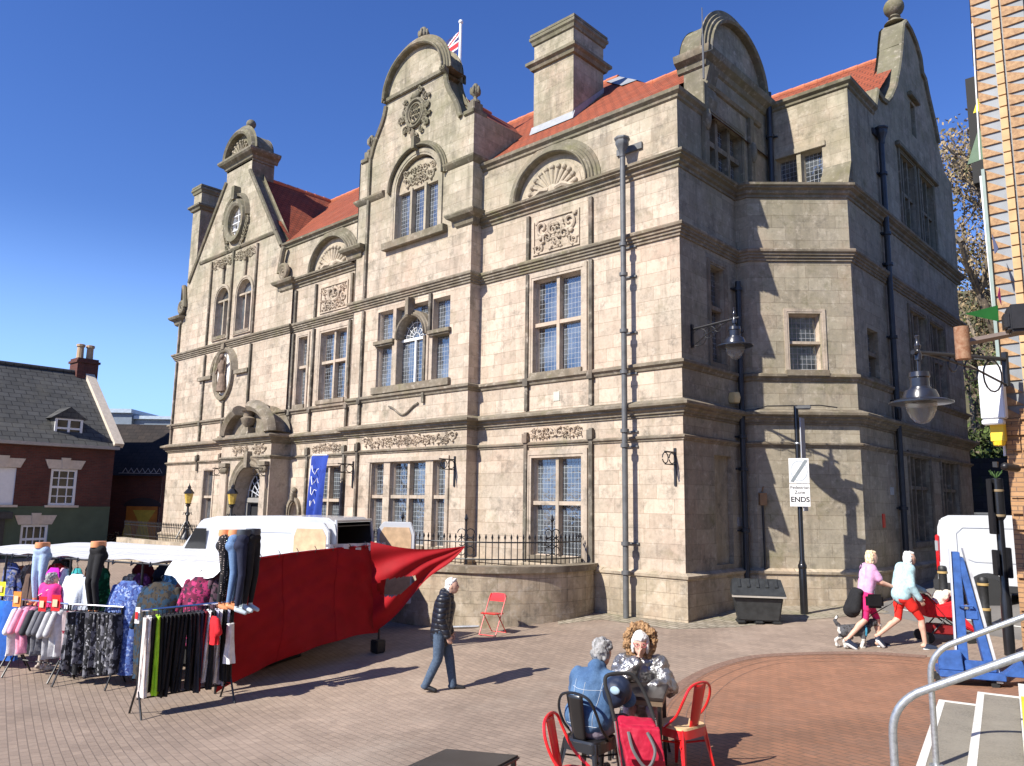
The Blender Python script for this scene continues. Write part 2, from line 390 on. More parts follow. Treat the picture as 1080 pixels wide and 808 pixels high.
def lead_glass(name, tint, lead, gx=.115, gz_=.135, w=.0085, alpha=.55, diamond=False):
    """glass with lead cames; see-through where there is no lead"""
    t = NT(name); uv, u, z = t.wallvec()
    if diamond:
        a = t.math('ADD', u, t.math('MULTIPLY', z, .62)); b = t.math('SUBTRACT', u, t.math('MULTIPLY', z, .62)); gx2 = gz2 = gx
    else: a, b, gx2, gz2 = u, z, gx, gz_
    la = t.math('LESS_THAN', t.math('FRACT', t.math('DIVIDE', a, gx2)), w/gx2); lb = t.math('LESS_THAN', t.math('FRACT', t.math('DIVIDE', b, gz2)), w/gz2)
    le = t.math('MAXIMUM', la, lb)
    # every little quarry sits at its own slight tilt
    ca = t.math('FLOOR', t.math('DIVIDE', a, gx2)); cb = t.math('FLOOR', t.math('DIVIDE', b, gz2))
    cv = t.n('CombineXYZ'); t.l(ca, cv.inputs[0]); t.l(cb, cv.inputs[1])
    wn_ = t.n('TexWhiteNoise'); t.l(cv.outputs[0], wn_.inputs['Vector'])
    hb = t.math('ADD', t.math('MULTIPLY', t.math('MULTIPLY', t.math('SUBTRACT', wn_.outputs['Value'], .5), a), .05), t.math('MULTIPLY', t.noise(t.pos(), 5, 2), .012))
    bp = t.n('Bump'); bp.inputs['Strength'].default_value = .9; bp.inputs['Distance'].default_value = 1.0; t.l(hb, bp.inputs['Height'])
    gl = t.n('BsdfGlossy'); gl.inputs['Roughness'].default_value = .06; gl.inputs['Color'].default_value = (1,.98,.95,1); t.l(bp.outputs[0], gl.inputs['Normal'])
    tr = t.n('BsdfTransparent'); tr.inputs['Color'].default_value = (*tint,1)
    fz = t.n('Fresnel'); fz.inputs['IOR'].default_value = 1.75; t.l(bp.outputs[0], fz.inputs['Normal'])
    df = t.n('BsdfDiffuse'); df.inputs['Color'].default_value = (*lead,1)
    du = t.n('BsdfDiffuse'); du.inputs['Color'].default_value = (.40,.45,.50,1)
    m1 = t.n('MixShader'); t.l(t.math('ADD', fz.outputs[0], .16, True), m1.inputs[0]); t.l(tr.outputs[0], m1.inputs[1]); t.l(gl.outputs[0], m1.inputs[2])
    m0 = t.n('MixShader'); t.l(t.math('MULTIPLY', t.ramp(t.noise(t.pos(), 1.3, 4), .3, .7), .26), m0.inputs[0]); t.l(m1.outputs[0], m0.inputs[1]); t.l(du.outputs[0], m0.inputs[2])
    m2 = t.n('MixShader'); t.l(le, m2.inputs[0]); t.l(m0.outputs[0], m2.inputs[1]); t.l(df.outputs[0], m2.inputs[2])
    t.l(m2.outputs[0], t.t.nodes['Material Output'].inputs['Surface'])
    MC[name] = t.m; return t.m
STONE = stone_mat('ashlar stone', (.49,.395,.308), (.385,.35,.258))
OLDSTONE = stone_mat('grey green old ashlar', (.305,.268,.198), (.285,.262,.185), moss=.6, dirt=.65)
OLDMOULD = stone_mat('dark weathered moulding', (.15,.13,.095), (.14,.13,.09), joints=False, dirt=.8, moss=.7)
STONE2 = stone_mat('smooth dressed stone', (.45,.36,.278), (.37,.335,.245), joints=False, dirt=.5)
MOULD = stone_mat('weathered moulding stone', (.165,.133,.093), (.105,.097,.06), joints=False, dirt=.9, moss=.75)
CARVE = stone_mat('carved stone', (.47,.375,.28), (.40,.35,.25), joints=False, dirt=.25, moss=.1)
RUBBLE = stone_mat('squared rubble stone', (.42,.345,.25), (.42,.345,.25), bw=.72, rh=.27, dirt=.75, moss=.6, mort=(.13,.11,.085), hi0=30, hi1=40)
TILE = brick_mat('red clay roof tile', (.33,.082,.038), (.26,.066,.03), (.11,.035,.02), bw=.19, rh=.16, ms=.012, extra=((.20,.08,.05), 1.6, .5, .75, .6), var=.25)
SLATE = brick_mat('grey slate', (.10,.10,.095), (.075,.075,.07), (.03,.03,.03), bw=.35, rh=.22, ms=.014, extra=((.15,.14,.11), 1.1, .5, .8, .5))
GLASS_UP = lead_glass('leaded window glass', (.66,.73,.78), (.33,.35,.37))
GLASS_LOW = lead_glass('leaded ground floor glass', (.55,.63,.64), (.33,.36,.37))
GLASS_DIA = lead_glass('diamond leaded glass', (.40,.45,.50), (.09,.095,.10), gx=.17, w=.013, diamond=True)
GLASS_SASH = lead_glass('sash window glass', (.28,.31,.34), (.7,.7,.68), gx=9, gz_=9, w=.0)
IRON = plain('black painted iron', (.012,.012,.014), .42, var=.3, scale=20)
LEADGREY = plain('grey lead pipe paint', (.105,.108,.108), .5, var=.25, scale=5)
NAVY = plain('blue black pipe paint', (.022,.026,.032), .45, var=.3, scale=5)
LEADSHEET = plain('lead flashing', (.30,.315,.33), .55, .2)
WOODW = plain('white window paint', (.72,.72,.70), .5, var=.05)
DARKIN = plain('painted room darkness', (.012,.012,.013), .9, var=.3, scale=2)  # near-black colour stands in for the darkness of unlit rooms
CURT = plain('pale net curtain', (.62,.66,.68), .9, var=.1, scale=3)
GREENIN = plain('green painted room wall', (.16,.30,.20), .9, var=.3, scale=3)
OAKDOOR = plain('pale grey door paint', (.26,.25,.23), .6)
BRASSG = plain('amber lantern glass', (.55,.38,.08), .25, var=.25, scale=12)
BRASS = plain('aged brass', (.45,.32,.10), .4, .8)
WHITEPL = plain('white plastic', (.75,.75,.73), .5, var=.05)
YEL = plain('yellow painted steel', (.80,.55,.03), .5, var=.12)
GALV = plain('galvanised steel tube', (.46,.48,.49), .42, .75, var=.22, scale=30)
REDP = plain('red gloss paint', (.62,.015,.018), .28, var=.1, coat=.4)
BLACKP = plain('black gloss paint', (.012,.012,.013), .3, var=.2, coat=.3)
BLUEP = plain('blue painted timber', (.035,.105,.33), .55, var=.25, scale=9, bumpk=.15)
RUBBER = plain('black rubber', (.018,.018,.018), .85)
CARW = plain('white van paint', (.50,.51,.52), .28, var=.03, coat=.6)
CARB = plain('black van trim', (.02,.02,.021), .55)
CARG = plain('dark van glass', (.01,.012,.014), .08, var=.1)
PLY = plain('plywood van lining', (.50,.34,.20), .8, var=.2, scale=7)
RIM = plain('grey steel wheel', (.42,.43,.44), .4, .7)
REDL = plain('red tail lamp lens', (.50,.01,.012), .2, coat=.5)
CHROME = plain('bright chrome', (.75,.75,.76), .18, 1.0, var=.05)
SKIN = plain('skin', (.60,.36,.26), .55, var=.1, scale=18)
DUMMY = plain('orange mannequin plastic', (.72,.30,.13), .45, var=.08)
SHADOWSTONE = None
def fabric(name, col, rough=.9, var=.18, scale=12, bumpk=.25): return plain('fabric '+name, col, rough, var=var, scale=scale, bumpk=bumpk)
def pattern(name, cols, scale=14, rough=.9, thr=(.42,.55,.66)):
    """printed cloth: blotches of several colours"""
    t = NT('printed fabric '+name); oc = t.n('TexCoord').outputs['Object']
    c = cols[0]
    for i, q in enumerate(cols[1:]):
        mp = t.n('Mapping'); t.l(oc, mp.inputs[0]); mp.inputs['Location'].default_value = (3.1*i, 1.7*i, .3)
        f = t.ramp(t.noise(mp.outputs[0], scale*(1+.35*i), 3, .6), thr[i % 3], thr[i % 3]+.03)
        c = t.mix(f, c, q)
    t.l(c, t.b.inputs['Base Color']); t.b.inputs['Roughness'].default_value = rough
    return t.m
def grain(name, c1, c2, scale=30, stretch=(1,1,1), rough=.8, bumpk=.6, lo=.35, hi=.65):
    t = NT(name); oc = t.n('TexCoord').outputs['Object']; mp = t.n('Mapping'); t.l(oc, mp.inputs[0]); mp.inputs['Scale'].default_value = stretch
    f = t.noise(mp.outputs[0], scale, 6, .7); t.l(t.mix(t.ramp(f, lo, hi), c1, c2), t.b.inputs['Base Color']); t.b.inputs['Roughness'].default_value = rough
    t.bump(f, bumpk, .02); return t.m
HAIRW = grain('white hair', (.55,.53,.50), (.86,.85,.82), 26, (1,1,.35))
HAIRG = grain('grey hair', (.13,.13,.125), (.44,.43,.42), 30, (1,1,.45))
HAIRB = grain('blonde hair', (.52,.38,.20), (.85,.72,.48), 26, (1,1,.35))
FUR = grain('brown fur trim', (.10,.045,.018), (.50,.30,.14), 34)
DENIM = grain('blue denim', (.085,.16,.30), (.15,.25,.42), 60, rough=.9, bumpk=.2)
JEANS = grain('faded blue jeans', (.04,.065,.105), (.08,.12,.18), 40, rough=.9, bumpk=.2)
TARP = plain('red tarpaulin', (.30,.006,.010), .7, var=.18, scale=2.5, spec=.2)
t_ = NT('white striped canopy sheet'); oc_ = t_.n('NewGeometry').outputs['Position']; sp_ = t_.n('SeparateXYZ'); t_.l(oc_, sp_.inputs[0])
st_ = t_.math('LESS_THAN', t_.math('FRACT', t_.math('DIVIDE', t_.math('ADD', sp_.outputs[0], t_.math('MULTIPLY', sp_.outputs[1], .35)), .16)), .38)
t_.l(t_.mix(t_.math('MULTIPLY', st_, .5), (.66,.66,.65), (.34,.35,.38)), t_.b.inputs['Base Color']); t_.b.inputs['Roughness'].default_value = .55
CANOPY = t_.m
PAVE = brick_mat('grey brown block paving', (.355,.272,.208), (.295,.226,.175), (.205,.158,.122), bw=.21, rh=.105, ms=.007, vec='plan', rot=R_(14), rough=.85, extra=((.36,.31,.25), .35, .52, .74, .5), var=.2)
REDPAVE = brick_mat('red brick paving', (.33,.165,.098), (.27,.145,.092), (.15,.10,.07), bw=.21, rh=.105, ms=.008, vec='plan', rot=R_(20), rough=.85, extra=((.20,.14,.11), .6, .5, .75, .5), var=.2)
SETT = brick_mat('pale stone setts', (.42,.37,.29), (.32,.27,.20), (.16,.14,.10), bw=.3, rh=.14, ms=.02, vec='plan', rot=R_(12), rough=.9, extra=((.16,.20,.07), 1.4, .5, .72, .4), var=.2)
t_ = NT('worn asphalt'); p_ = t_.pos()
t_.l(t_.mix(t_.ramp(t_.noise(p_, .8, 5), .35, .7), (.15,.14,.13), (.21,.195,.175)), t_.b.inputs['Base Color']); t_.b.inputs['Roughness'].default_value = .9; t_.bump(t_.noise(p_, 90, 3), .5, .005)
ASPHALT = t_.m
t_ = NT('rough concrete tread'); p_ = t_.pos()
t_.l(t_.mix(t_.ramp(t_.noise(p_, 1.8, 6, .7), .35, .7), t_.mix(t_.ramp(t_.noise(p_, 60, 3), .4, .6), (.16,.145,.115), (.24,.215,.175)), (.27,.245,.195)), t_.b.inputs['Base Color']); t_.b.inputs['Roughness'].default_value = .9; t_.bump(t_.noise(p_, 70, 3), .5, .006)
TREAD = t_.m
NOSE = plain('worn white nosing paint', (.66,.65,.60), .7, var=.16, scale=14)
# ---------------------------------------------------------------- ground: one sheet to the horizon
def gsheet(name, inside_fn, mat, off, x0, x1, y0, y1, st, kind='structure'):
    mb = MB(); idx = {}
    nx, ny = int(round((x1-x0)/st)), int(round((y1-y0)/st))
    for i in range(nx):
        for j in range(ny):
            cx, cy = x0+(i+.5)*st, y0+(j+.5)*st
            if inside_fn and not inside_fn(cx, cy): continue
            q = []
            for a, b in ((i,j),(i+1,j),(i+1,j+1),(i,j+1)):
                if (a,b) not in idx: idx[(a,b)] = len(mb.v); mb.v.append(Vector((x0+a*st, y0+b*st, gz(x0+a*st, y0+b*st)+off)))
                q.append(idx[(a,b)])
            mb.f.append(tuple(q)); mb.m.append(0)
    return tag(mb.build(name, mat, fix=False, smooth=180), kind=kind)
mb = MB()
xs = [-1500,-400,-120]+[-70+2*i for i in range(12)]+[-46+.75*i for i in range(67)]+[4.5,8,30,120,1500]
ys = [-1500,-300,-40,-10,-4]+[-2+.75*i for i in range(46)]+[33,36,50,100,300,1500]
for x in xs:
    for y in ys:
        mb.v.append(Vector((x, y, gz(x, y))))
for i in range(len(xs)-1):
    for j in range(len(ys)-1):
        a = i*len(ys)+j; mb.f.append((a, a+len(ys), a+len(ys)+1, a+1)); mb.m.append(0)
tag(mb.build('plaza_paving', PAVE, fix=False, smooth=180), kind='structure')
def poly_sheet(name, pts, mat, off, st=.5, kind='structure'):
    """flush sheet with an exact outline that follows the ground"""
    xs = [p[0] for p in pts]; ys = [p[1] for p in pts]
    vs = [Vector(p) for p in pts]; n = len(vs); es = [(i, (i+1) % n) for i in range(n)]
    x = min(xs)
    while x < max(xs):
        y = min(ys)
        while y < max(ys):
            if inside((x, y), pts): vs.append(Vector((x, y)))
            y += st
        x += st
    ov, oe, of, *_ = delaunay_2d_cdt(vs, es, [], 0, 1e-4)
    mb = MB(); mb.v = [Vector((p.x, p.y, gz(p.x, p.y)+off)) for p in ov]
    for t in of:
        c = sum((ov[i] for i in t), Vector((0,0)))/len(t)
        if inside(c, pts):
            t = list(t); a, b, d = [ov[i] for i in t[:3]]
            mb.f.append(tuple(t if (b-a).cross(d-a) > 0 else t[::-1])); mb.m.append(0)
    return tag(mb.build(name, mat, fix=False, smooth=180), kind=kind)
def bez(pts, n=10):
    out = []
    P = [Vector(p) for p in pts]
    for i in range(len(P)-1):
        p0, p1, p2, p3 = P[max(i-1,0)], P[i], P[i+1], P[min(i+2,len(P)-1)]
        for k in range(n):
            t = k/n
            out.append(.5*((2*p1)+(-p0+p2)*t+(2*p0-5*p1+4*p2-p3)*t*t+(-p0+3*p1-3*p2+p3)*t**3))
    return out+[P[-1]]
rb = [tuple(p) for p in bez([(-4.2,5.9),(-4.75,7.1),(-5.45,8.4),(-6.2,9.9),(-6.7,11.7),(-6.6,13.2),(-5.9,14.0),(-5.0,14.55),(-4.0,14.75),(-2.6,14.9)], 8)]
poly_sheet('red_brick_paving', rb+[(-1.6,14.9),(-1.6,5.9)], REDPAVE, .006)
# curved soldier courses along the edge of the red bricks
mb = MB()
for off_, w_ in ((-.11,.2),(.13,.012),(.37,.012),(.60,.012)):
    pl = [Vector(p) for p in rb[:64]]
    L = []; Rr = []
    for i, p in enumerate(pl):
        d = pl[min(i+1,len(pl)-1)]-pl[max(i-1,0)]; nrm = Vector((d.y,-d.x)).normalized()
        for lst, o in ((L, off_),(Rr, off_+w_)):
            q = p+nrm*o; lst.append(Vector((q.x, q.y, gz(q.x, q.y)+.010)))
    for i in range(len(pl)-1): mb.poly([L[i], L[i+1], Rr[i+1], Rr[i]])
DKJ = plain('dark paving joint brick', (.20,.12,.085), .9, var=.3, scale=20)
tag(mb.build('paving_edge_course', DKJ, fix=False, smooth=0), kind='structure')
poly_sheet('side_road', [(-6.6,19.2),(-5.6,18.2),(-4.9,17.6),(-4.0,17.1),(-2.2,16.4),(2.0,16.0),(2,48),(-6.6,48)], ASPHALT, .005)
mb = MB()
pl = bez([(-5.9,19.35),(-5.1,18.75),(-4.2,18.25),(-2.6,17.7),(-1.0,17.5)], 6)
for i in range(len(pl)-1):
    a, b = pl[i], pl[i+1]; d = (b-a).normalized(); nn = Vector((-d.y,d.x))*.045
    mb.poly([Vector((q.x, q.y, gz(q.x,q.y)+.012)) for q in (a-nn, b-nn, b+nn, a+nn)])
tag(mb.build('road_edge_line', NOSE, fix=False), kind='structure')
# stone setts against the foot of the town hall
poly_sheet('stone_sett_margin', [(-11.3,13.75),(-10.9,14.75),(-9.0,14.7),(-8.35,15.3),(-8.0,15.6),(-7.55,16.6),(-7.0,17.3),(-6.0,18.9),(-6.85,20.0),(-8.8,18.36),(-9.12,18.36),(-9.12,15.5),(-11.2,15.45),(-11.7,14.2)], SETT, .006, .4)
# ---------------------------------------------------------------- the town hall
hall = thing('town_hall', 'large buff sandstone town hall with curved gables, red tiled roofs and leaded windows', 'building', (-22.0, 17.0, .9))
DKSTRIP = stone_mat('dark stone strip', (.055,.047,.037), (.05,.045,.033), joints=False, dirt=.5, moss=.3)  # near-black stone tone for the shafts and the swag
FT = Fr((0,15.45),(1,0)); FR = Fr((0,15.55),(1,0)); FB = Fr((0,15.10),(1,0)); FM = Fr((0,15.52),(1,0))
FP = Fr((0,14.75),(1,0)); FS = Fr((-9.14,0),(0,1)); FJ = Fr((0,18.38),(1,0)); FC = Fr((-8.8,18.38),(1.95,1.72)); FW = Fr((-6.85,0),(0,1)); FU = Fr((0,20.55),(1,0))
CL = math.hypot(1.95,1.72)
FBR = Fr((-15.75,0),(0,1)); FBL = Fr((-21.4,0),(0,-1)); FPR = Fr((-25.55,0),(0,1))
def P(name, mb, mat, parent=None, **kw): return mb.build(name, mat, parent or hall, **kw)
def rect(u0,u1,z0,z1): return [(u0,z0),(u1,z0),(u1,z1),(u0,z1)]
def archh(u0,u1,z0,sp,ry=None,n=14):
    c = (u0+u1)/2; r = (u1-u0)/2
    return [(u0,z0),(u1,z0)]+arc(c, sp, r, 0, 180, n, ry)
def ellp(c, z, rx, rz, n=24): return [(c+rx*math.cos(2*math.pi*i/n), z+rz*math.sin(2*math.pi*i/n)) for i in range(n)]
LIN = [0]
def window(F, pl, mull=(), trans=(), glass=None, depth=.24, inner='dark', mw=.10, sill=None, frame_m=None, name='window', edge=.045, inset=.05, parent=None, curt=None):
    """stone window: pl outline of the opening; mull = u positions; trans = (z,u0,u1)"""
    us = [p[0] for p in pl]; zs = [p[1] for p in pl]; u0,u1,z0,z1 = min(us),max(us),min(zs),max(zs)
    mb = MB()
    def width_at(u):
        hi = [z for z in np.linspace(z0+.01, z1-.005, 60) if inside((u, z), pl)]
        return max(hi) if hi else z1
    def span_at(z):
        w = [u for u in np.linspace(u0+.005, u1-.005, 80) if inside((u, z), pl)]
        return (min(w), max(w)) if w else (u0, u1)
    for m in mull:
        m = m if isinstance(m, tuple) else (m, z0, None)
        mb.boxF(F, m[0]-mw/2, m[0]+mw/2, m[1], (m[2] or width_at(m[0])+.02), -depth+.01, -inset)
    for tz in trans:
        z = tz[0] if isinstance(tz, tuple) else tz
        a, b = (tz[1], tz[2]) if isinstance(tz, tuple) else span_at(z)
        mb.boxF(F, a-.01, b+.01, z-mw/2, z+mw/2, -depth+.012, -inset-.012)
    # thin moulded inner edge following the opening
    cu, cz_ = (u0+u1)/2, (z0+z1)/2
    mb.sweepF(F, [pl[0]]+list(pl[:0:-1]), [(.0,-depth+.02),(-.0,-inset-.06),(-edge*.6,-inset-.10),(-edge,-depth+.02)][::1], closed=True)
    w = P(name, mb, frame_m or STONE2, parent)
    pb = MB(); pb.prism(F, [(p[0], p[1]) for p in pl], -depth+.004, -depth+.006) if False else pb.plate(F, list(pl), (), n=-depth+.02)
    pb.build('pane', glass or GLASS_UP, w, smooth=0, fix=False)
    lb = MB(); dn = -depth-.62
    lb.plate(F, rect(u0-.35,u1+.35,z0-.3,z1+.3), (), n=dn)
    lb.build('room_backing', {'dark':DARKIN,'green':GREENIN}.get(inner, DARKIN), w, smooth=0, fix=False)  # flat sheet behind the glass; the dark one paints the room's gloom
    if curt:
        cb = MB()
        for (a, b, c0, c1) in curt:
            n_ = max(4, int((b-a)/.05)); 
            fr = [F(a+(b-a)*i/n_, 0, -depth-.12-.035*math.sin(i*1.9)-.02*math.sin(i*.7+a)) for i in range(n_+1)]
            for i in range(n_):
                p, q = fr[i], fr[i+1]
                cb.poly([(p.x,p.y,c0),(q.x,q.y,c0),(q.x,q.y,c1),(p.x,p.y,c1)])
        cb.build('curtain', CURT, w, smooth=60, fix=False)
    if sill:
        sb = MB(); sb.boxF(F, u0-sill[0], u1+sill[0], z0-sill[1], z0+.02, -depth+.03, sill[2]); sb.build('sill', MOULD, w, bev=.012)
    return w
def architrave(F, pl, wid=.14, pr=.05, mat=None, name='window_surround', open_bottom=False):
    mb = MB(); line = list(pl)
    # outline is CCW: outside lies to the right of travel -> negative side
    mb.sweepF(F, line, [(0,.0),(0,pr*.6),(-wid*.3,pr*.6),(-wid*.35,pr),(-wid,pr),(-wid,0)], closed=not open_bottom)
    return P(name, mb, mat or STONE2)
# ---- openings
W_tall = rect(-32.05,-31.22,2.2,4.72)
W_a1 = archh(-32.05,-30.92,10.42,12.0); W_a2 = archh(-30.20,-29.0,10.42,12.0)
W_ov = ellp(-30.72,15.38,.54,.66)
T_out = [(-35.7,.5),(-25.9,.5),(-25.9,11.85),(-26.85,11.85),(-26.85,13.5),(-29.75,17.5),(-29.75,18.1),(-31.95,18.1),(-31.95,17.5),(-34.95,13.45),(-34.95,11.85),(-35.7,11.85)]
mb = MB(); mb.plate(FT, T_out, [W_tall, W_a1, W_a2, W_ov, archh(-29.0,-25.95,.9,4.0)], depth=.42)
P('tower_wall', mb, STONE, smooth=0, fix=False)
W_r1 = rect(-25.40,-24.80,6.98,9.55); W_r2 = rect(-23.93,-22.33,7.03,9.52); W_rlow = rect(-23.9,-22.3,2.25,4.72)
W_bull = ellp(-25.05,3.05,.27,.42)
mb = MB(); mb.plate(FR, rect(-27.0,-21.2,.5,13.5), [W_r1,W_r2,W_rlow,W_bull], depth=.26); P('recess_wall', mb, STONE, smooth=0, fix=False)
# bay with its curved gable
BC = -18.55
def half_gable():
    r = [(-15.75,15.1),(-16.25,15.12)]
    r += [(-16.32,15.25),(-16.38,15.45),(-16.5,15.7),(-16.66,15.95),(-16.82,16.2),(-16.93,16.45),(-17.0,16.75)]
    return r
hg = half_gable(); hl = [(2*BC-u, z) for (u, z) in hg]
g_arch = arc(BC, 16.95, 1.55, 0, 180, 20, 1.45)
B_out = [(-21.4,.5),(-15.75,.5)]+hg+g_arch+hl[::-1]
B_out = [p for p in B_out]
W_b3 = archh(-19.32,-17.25,11.78,13.5,.95)
W_bl, W_br = rect(-20.02,-19.32,7.08,9.58), rect(-17.30,-16.58,7.08,9.58)
W_bc = archh(-18.95,-17.62,7.1,8.55)
W_l1, W_l2, W_l3 = rect(-20.05,-19.43,2.25,4.73), rect(-19.12,-17.46,2.25,4.73), rect(-17.14,-16.58,2.25,4.73)
mb = MB(); mb.plate(FB, B_out, [W_b3,rect(-20.02,-16.58,7.08,9.58),W_l1,W_l2,W_l3], depth=.26); 
mb.plate(FBR, [(15.1,.5),(15.52,.5),(17.4,.5),(17.4,15.1),(15.1,15.1)], ()); mb.plate(FBL, [(-17.4,.5),(-15.1,.5),(-15.1,15.1),(-17.4,15.1)], ())
# back face of the gable
Fb = Fr((0,15.75),(-1,0)); mb.plate(Fb, [(-u, z) for (u, z) in B_out if z > 13][::-1], ())
P('bay_wall', mb, STONE, smooth=0, fix=False)
W_m1 = rect(-13.68,-12.04,6.96,9.55); W_m2 = rect(-13.69,-12.03,2.2,4.72)
mb = MB(); mb.plate(FM, rect(-15.75,-9.14,.5,13.45), [W_m1,W_m2], depth=.26)
P('front_wall', mb, STONE, smooth=0, fix=False)
# right hand flank, chamfered bay and wing
W_s1 = rect(16.92,17.62,7.0,9.45); W_sg = rect(16.95,18.85,11.95,13.5); W_sd = rect(16.92,17.78,2.17,4.74)
sg_arch = arc(18.62, 15.15, 1.68, 0, 180, 18, 1.5)
S_out = [(15.52,.5),(18.38,.5),(18.38,11.5),(20.55,11.5),(20.55,15.15)]+sg_arch[1:]+[(16.94,15.0),(17.0,14.6),(16.94,14.3),(16.78,13.5),(15.52,13.5)]
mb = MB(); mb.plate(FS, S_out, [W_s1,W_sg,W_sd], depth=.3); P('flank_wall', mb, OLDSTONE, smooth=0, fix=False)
W_ch = rect(.95,1.76,6.93,8.43)
mb = MB(); mb.plate(FJ, rect(-9.14,-8.8,.5,11.8), ()); mb.plate(FC, rect(0,CL,.5,11.8), [W_ch], depth=.28)
mb.poly([(-9.14,18.38,11.78),(-8.8,18.38,11.78),(-6.85,20.1,11.78),(-6.85,20.6,11.78),(-9.14,20.6,11.78)])
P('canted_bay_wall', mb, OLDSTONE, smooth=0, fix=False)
W_u1 = rect(-8.92,-8.32,11.6,13.36); W_u2 = rect(-8.20,-7.60,11.6,13.36)
mb = MB(); mb.plate(FU, [(-9.14,11.7),(-6.85,11.7),(-6.85,15.0),(-9.14,15.0)], [W_u1,W_u2], depth=.26); P('upper_wing_wall', mb, STONE, smooth=0, fix=False)
W_ws = rect(21.05,21.88,6.9,8.25)
W_wm1, W_wm2 = rect(24.84,26.42,6.9,9.48), rect(26.86,28.5,6.9,9.48)
W_wl1, W_wl2 = rect(23.95,25.85,2.6,5.03), rect(27.15,29.0,2.6,5.03)
W_wt1, W_wt2 = rect(24.86,26.3,12.0,14.5), rect(26.85,28.4,12.0,14.5); W_wo = rect(26.45,26.95,15.7,16.85)
G_W = [(20.1,.5),(30.85,.5),(30.85,11.8),(31.15,11.9),(31.15,15.5),(30.3,15.65),(29.62,16.52),(29.26,17.19),(28.67,18.0),(28.4,18.5),(28.1,18.6),(28.0,19.1),(27.56,19.5),(27.0,19.72),(26.42,19.76),(26.05,19.45),(25.85,19.0),(25.7,18.54),(25.45,17.95),(25.23,17.5),(24.75,16.7),(24.2,16.1),(23.81,15.8),(23.45,15.75),(22.95,15.82),(22.6,15.1),(20.55,15.05),(20.55,11.78),(20.1,11.78)]
mb = MB(); mb.plate(FW, G_W, [W_ws,W_wm1,W_wm2,W_wl1,W_wl2,W_wt1,W_wt2,W_wo], depth=.3)
mb.plate(Fr((0,30.85),(-1,0)), rect(6.85,20,.5,11.8), ())
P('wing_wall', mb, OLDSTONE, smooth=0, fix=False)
# the gable is a thick parapet: its top edge and rear face
mb = MB(); gl = [p for p in G_W[12:]]+[]
gl = G_W[4:26]
for i in range(len(gl)-1):
    a, b = gl[i], gl[i+1]
    mb.poly([FW(a[0],a[1],0), FW(a[0],a[1],-.62), FW(b[0],b[1],-.62), FW(b[0],b[1],0)])
mb.plate(Fr((-7.47,0),(0,-1)), [(-u, z) for (u, z) in gl]+[(-31.15,14.5),(-22.6,14.5)][::-1], ())
P('gable_parapet', mb, MOULD, smooth=0)
mb = MB()  # rear of the building, out of sight from the square
mb.plate(Fr((0,25),(-1,0)), rect(9.14,35.7,.5,13.45), ()); mb.plate(Fr((-35.7,0),(0,-1)), rect(-25,-15.45,.5,13.45), ())
mb.plate(Fr((-20,0),(0,-1)), rect(-30.85,-25,.5,11.8), ())
P('rear_wall', mb, STONE, smooth=0, fix=False)
# ---- roofs
def roofpoly(mb, *pts): mb.poly(pts)
mb = MB(); e = 13.42
roofpoly(mb, (-27,15.4,e),(-9.05,15.4,e),(-14.1,20.2,17.75),(-30.85,20.2,17.75))
roofpoly(mb, (-9.05,15.4,e),(-9.05,25,e),(-14.1,20.2,17.75)); roofpoly(mb, (-9.05,25,e),(-35.7,25,e),(-30.85,20.2,17.75),(-14.1,20.2,17.75))
P('roof', mb, TILE, smooth=0)
mb = MB()
roofpoly(mb, (-26.6,15.8,e),(-26.6,20.2,e+.05),(-30.85,20.25,17.76),(-30.85,15.8,17.76)); roofpoly(mb, (-35.1,15.8,e),(-30.85,15.8,17.76),(-30.85,25,17.76),(-35.1,25,e))
P('roof', mb, TILE, smooth=0)
mb = MB()
roofpoly(mb, (-21.3,15.6,15.1),(BC,15.6,17.35),(BC,20.0,17.35),(-21.3,20.0,15.1)); roofpoly(mb, (-15.8,15.6,15.1),(-15.8,20,15.1),(BC,20,17.35),(BC,15.6,17.35))
P('roof', mb, TILE, smooth=0)
mb = MB()
roofpoly(mb, (-9.8,17.1,14.63),(-9.8,18.6,16.0),(-12.4,18.6,16.0),(-12.4,17.1,14.63)); roofpoly(mb, (-9.8,20.3,14.45),(-12.4,20.3,14.45),(-12.4,18.6,16.0),(-9.8,18.6,16.0))
P('roof', mb, TILE, smooth=0)
mb = MB()
roofpoly(mb, (-7.0,22.5,14.98),(-7.0,26.5,18.68),(-14.5,26.5,18.68),(-14.5,22.5,14.98)); roofpoly(mb, (-6.9,20.5,14.95),(-6.9,22.6,14.95),(-14.5,22.6,14.95),(-14.5,20.5,14.95)); roofpoly(mb, (-7.0,31.2,15.6),(-14.5,31.2,15.6),(-14.5,26.5,18.68),(-7.0,26.5,18.68))
P('roof', mb, TILE, smooth=0)
RIDGE = plain('orange ridge tile', (.48,.15,.07), .85, var=.25, scale=4)
mb = MB()
def ridge(a, b, r=.11, st=.45):
    a, b = Vector(a), Vector(b); n = max(1, int((b-a).length/st))
    mb = MB()
    for i in range(n):
        p = a+(b-a)*(i/n); q = a+(b-a)*((i+1.0)/n); mb.tube([p, q], [r, r*.86], 8)
    P('ridge_tiles', mb, RIDGE)
ridge((-30.85,15.9,17.76),(-30.85,20.2,17.76)); ridge((-30.85,20.2,17.76),(-14.1,20.2,17.76)); ridge((-9.85,18.6,16.0),(-12.2,18.6,16.0),.08)
ridge((-7.5,26.5,18.7),(-14,26.5,18.7),.1); ridge((BC,15.8,17.36),(BC,18.6,17.36),.08)
pass
mb = MB(); a, b = Vector((-14.1,20.2,17.80)), Vector((-12.2,18.42,16.17)); s_ = Vector((-.55,-.0,.03))
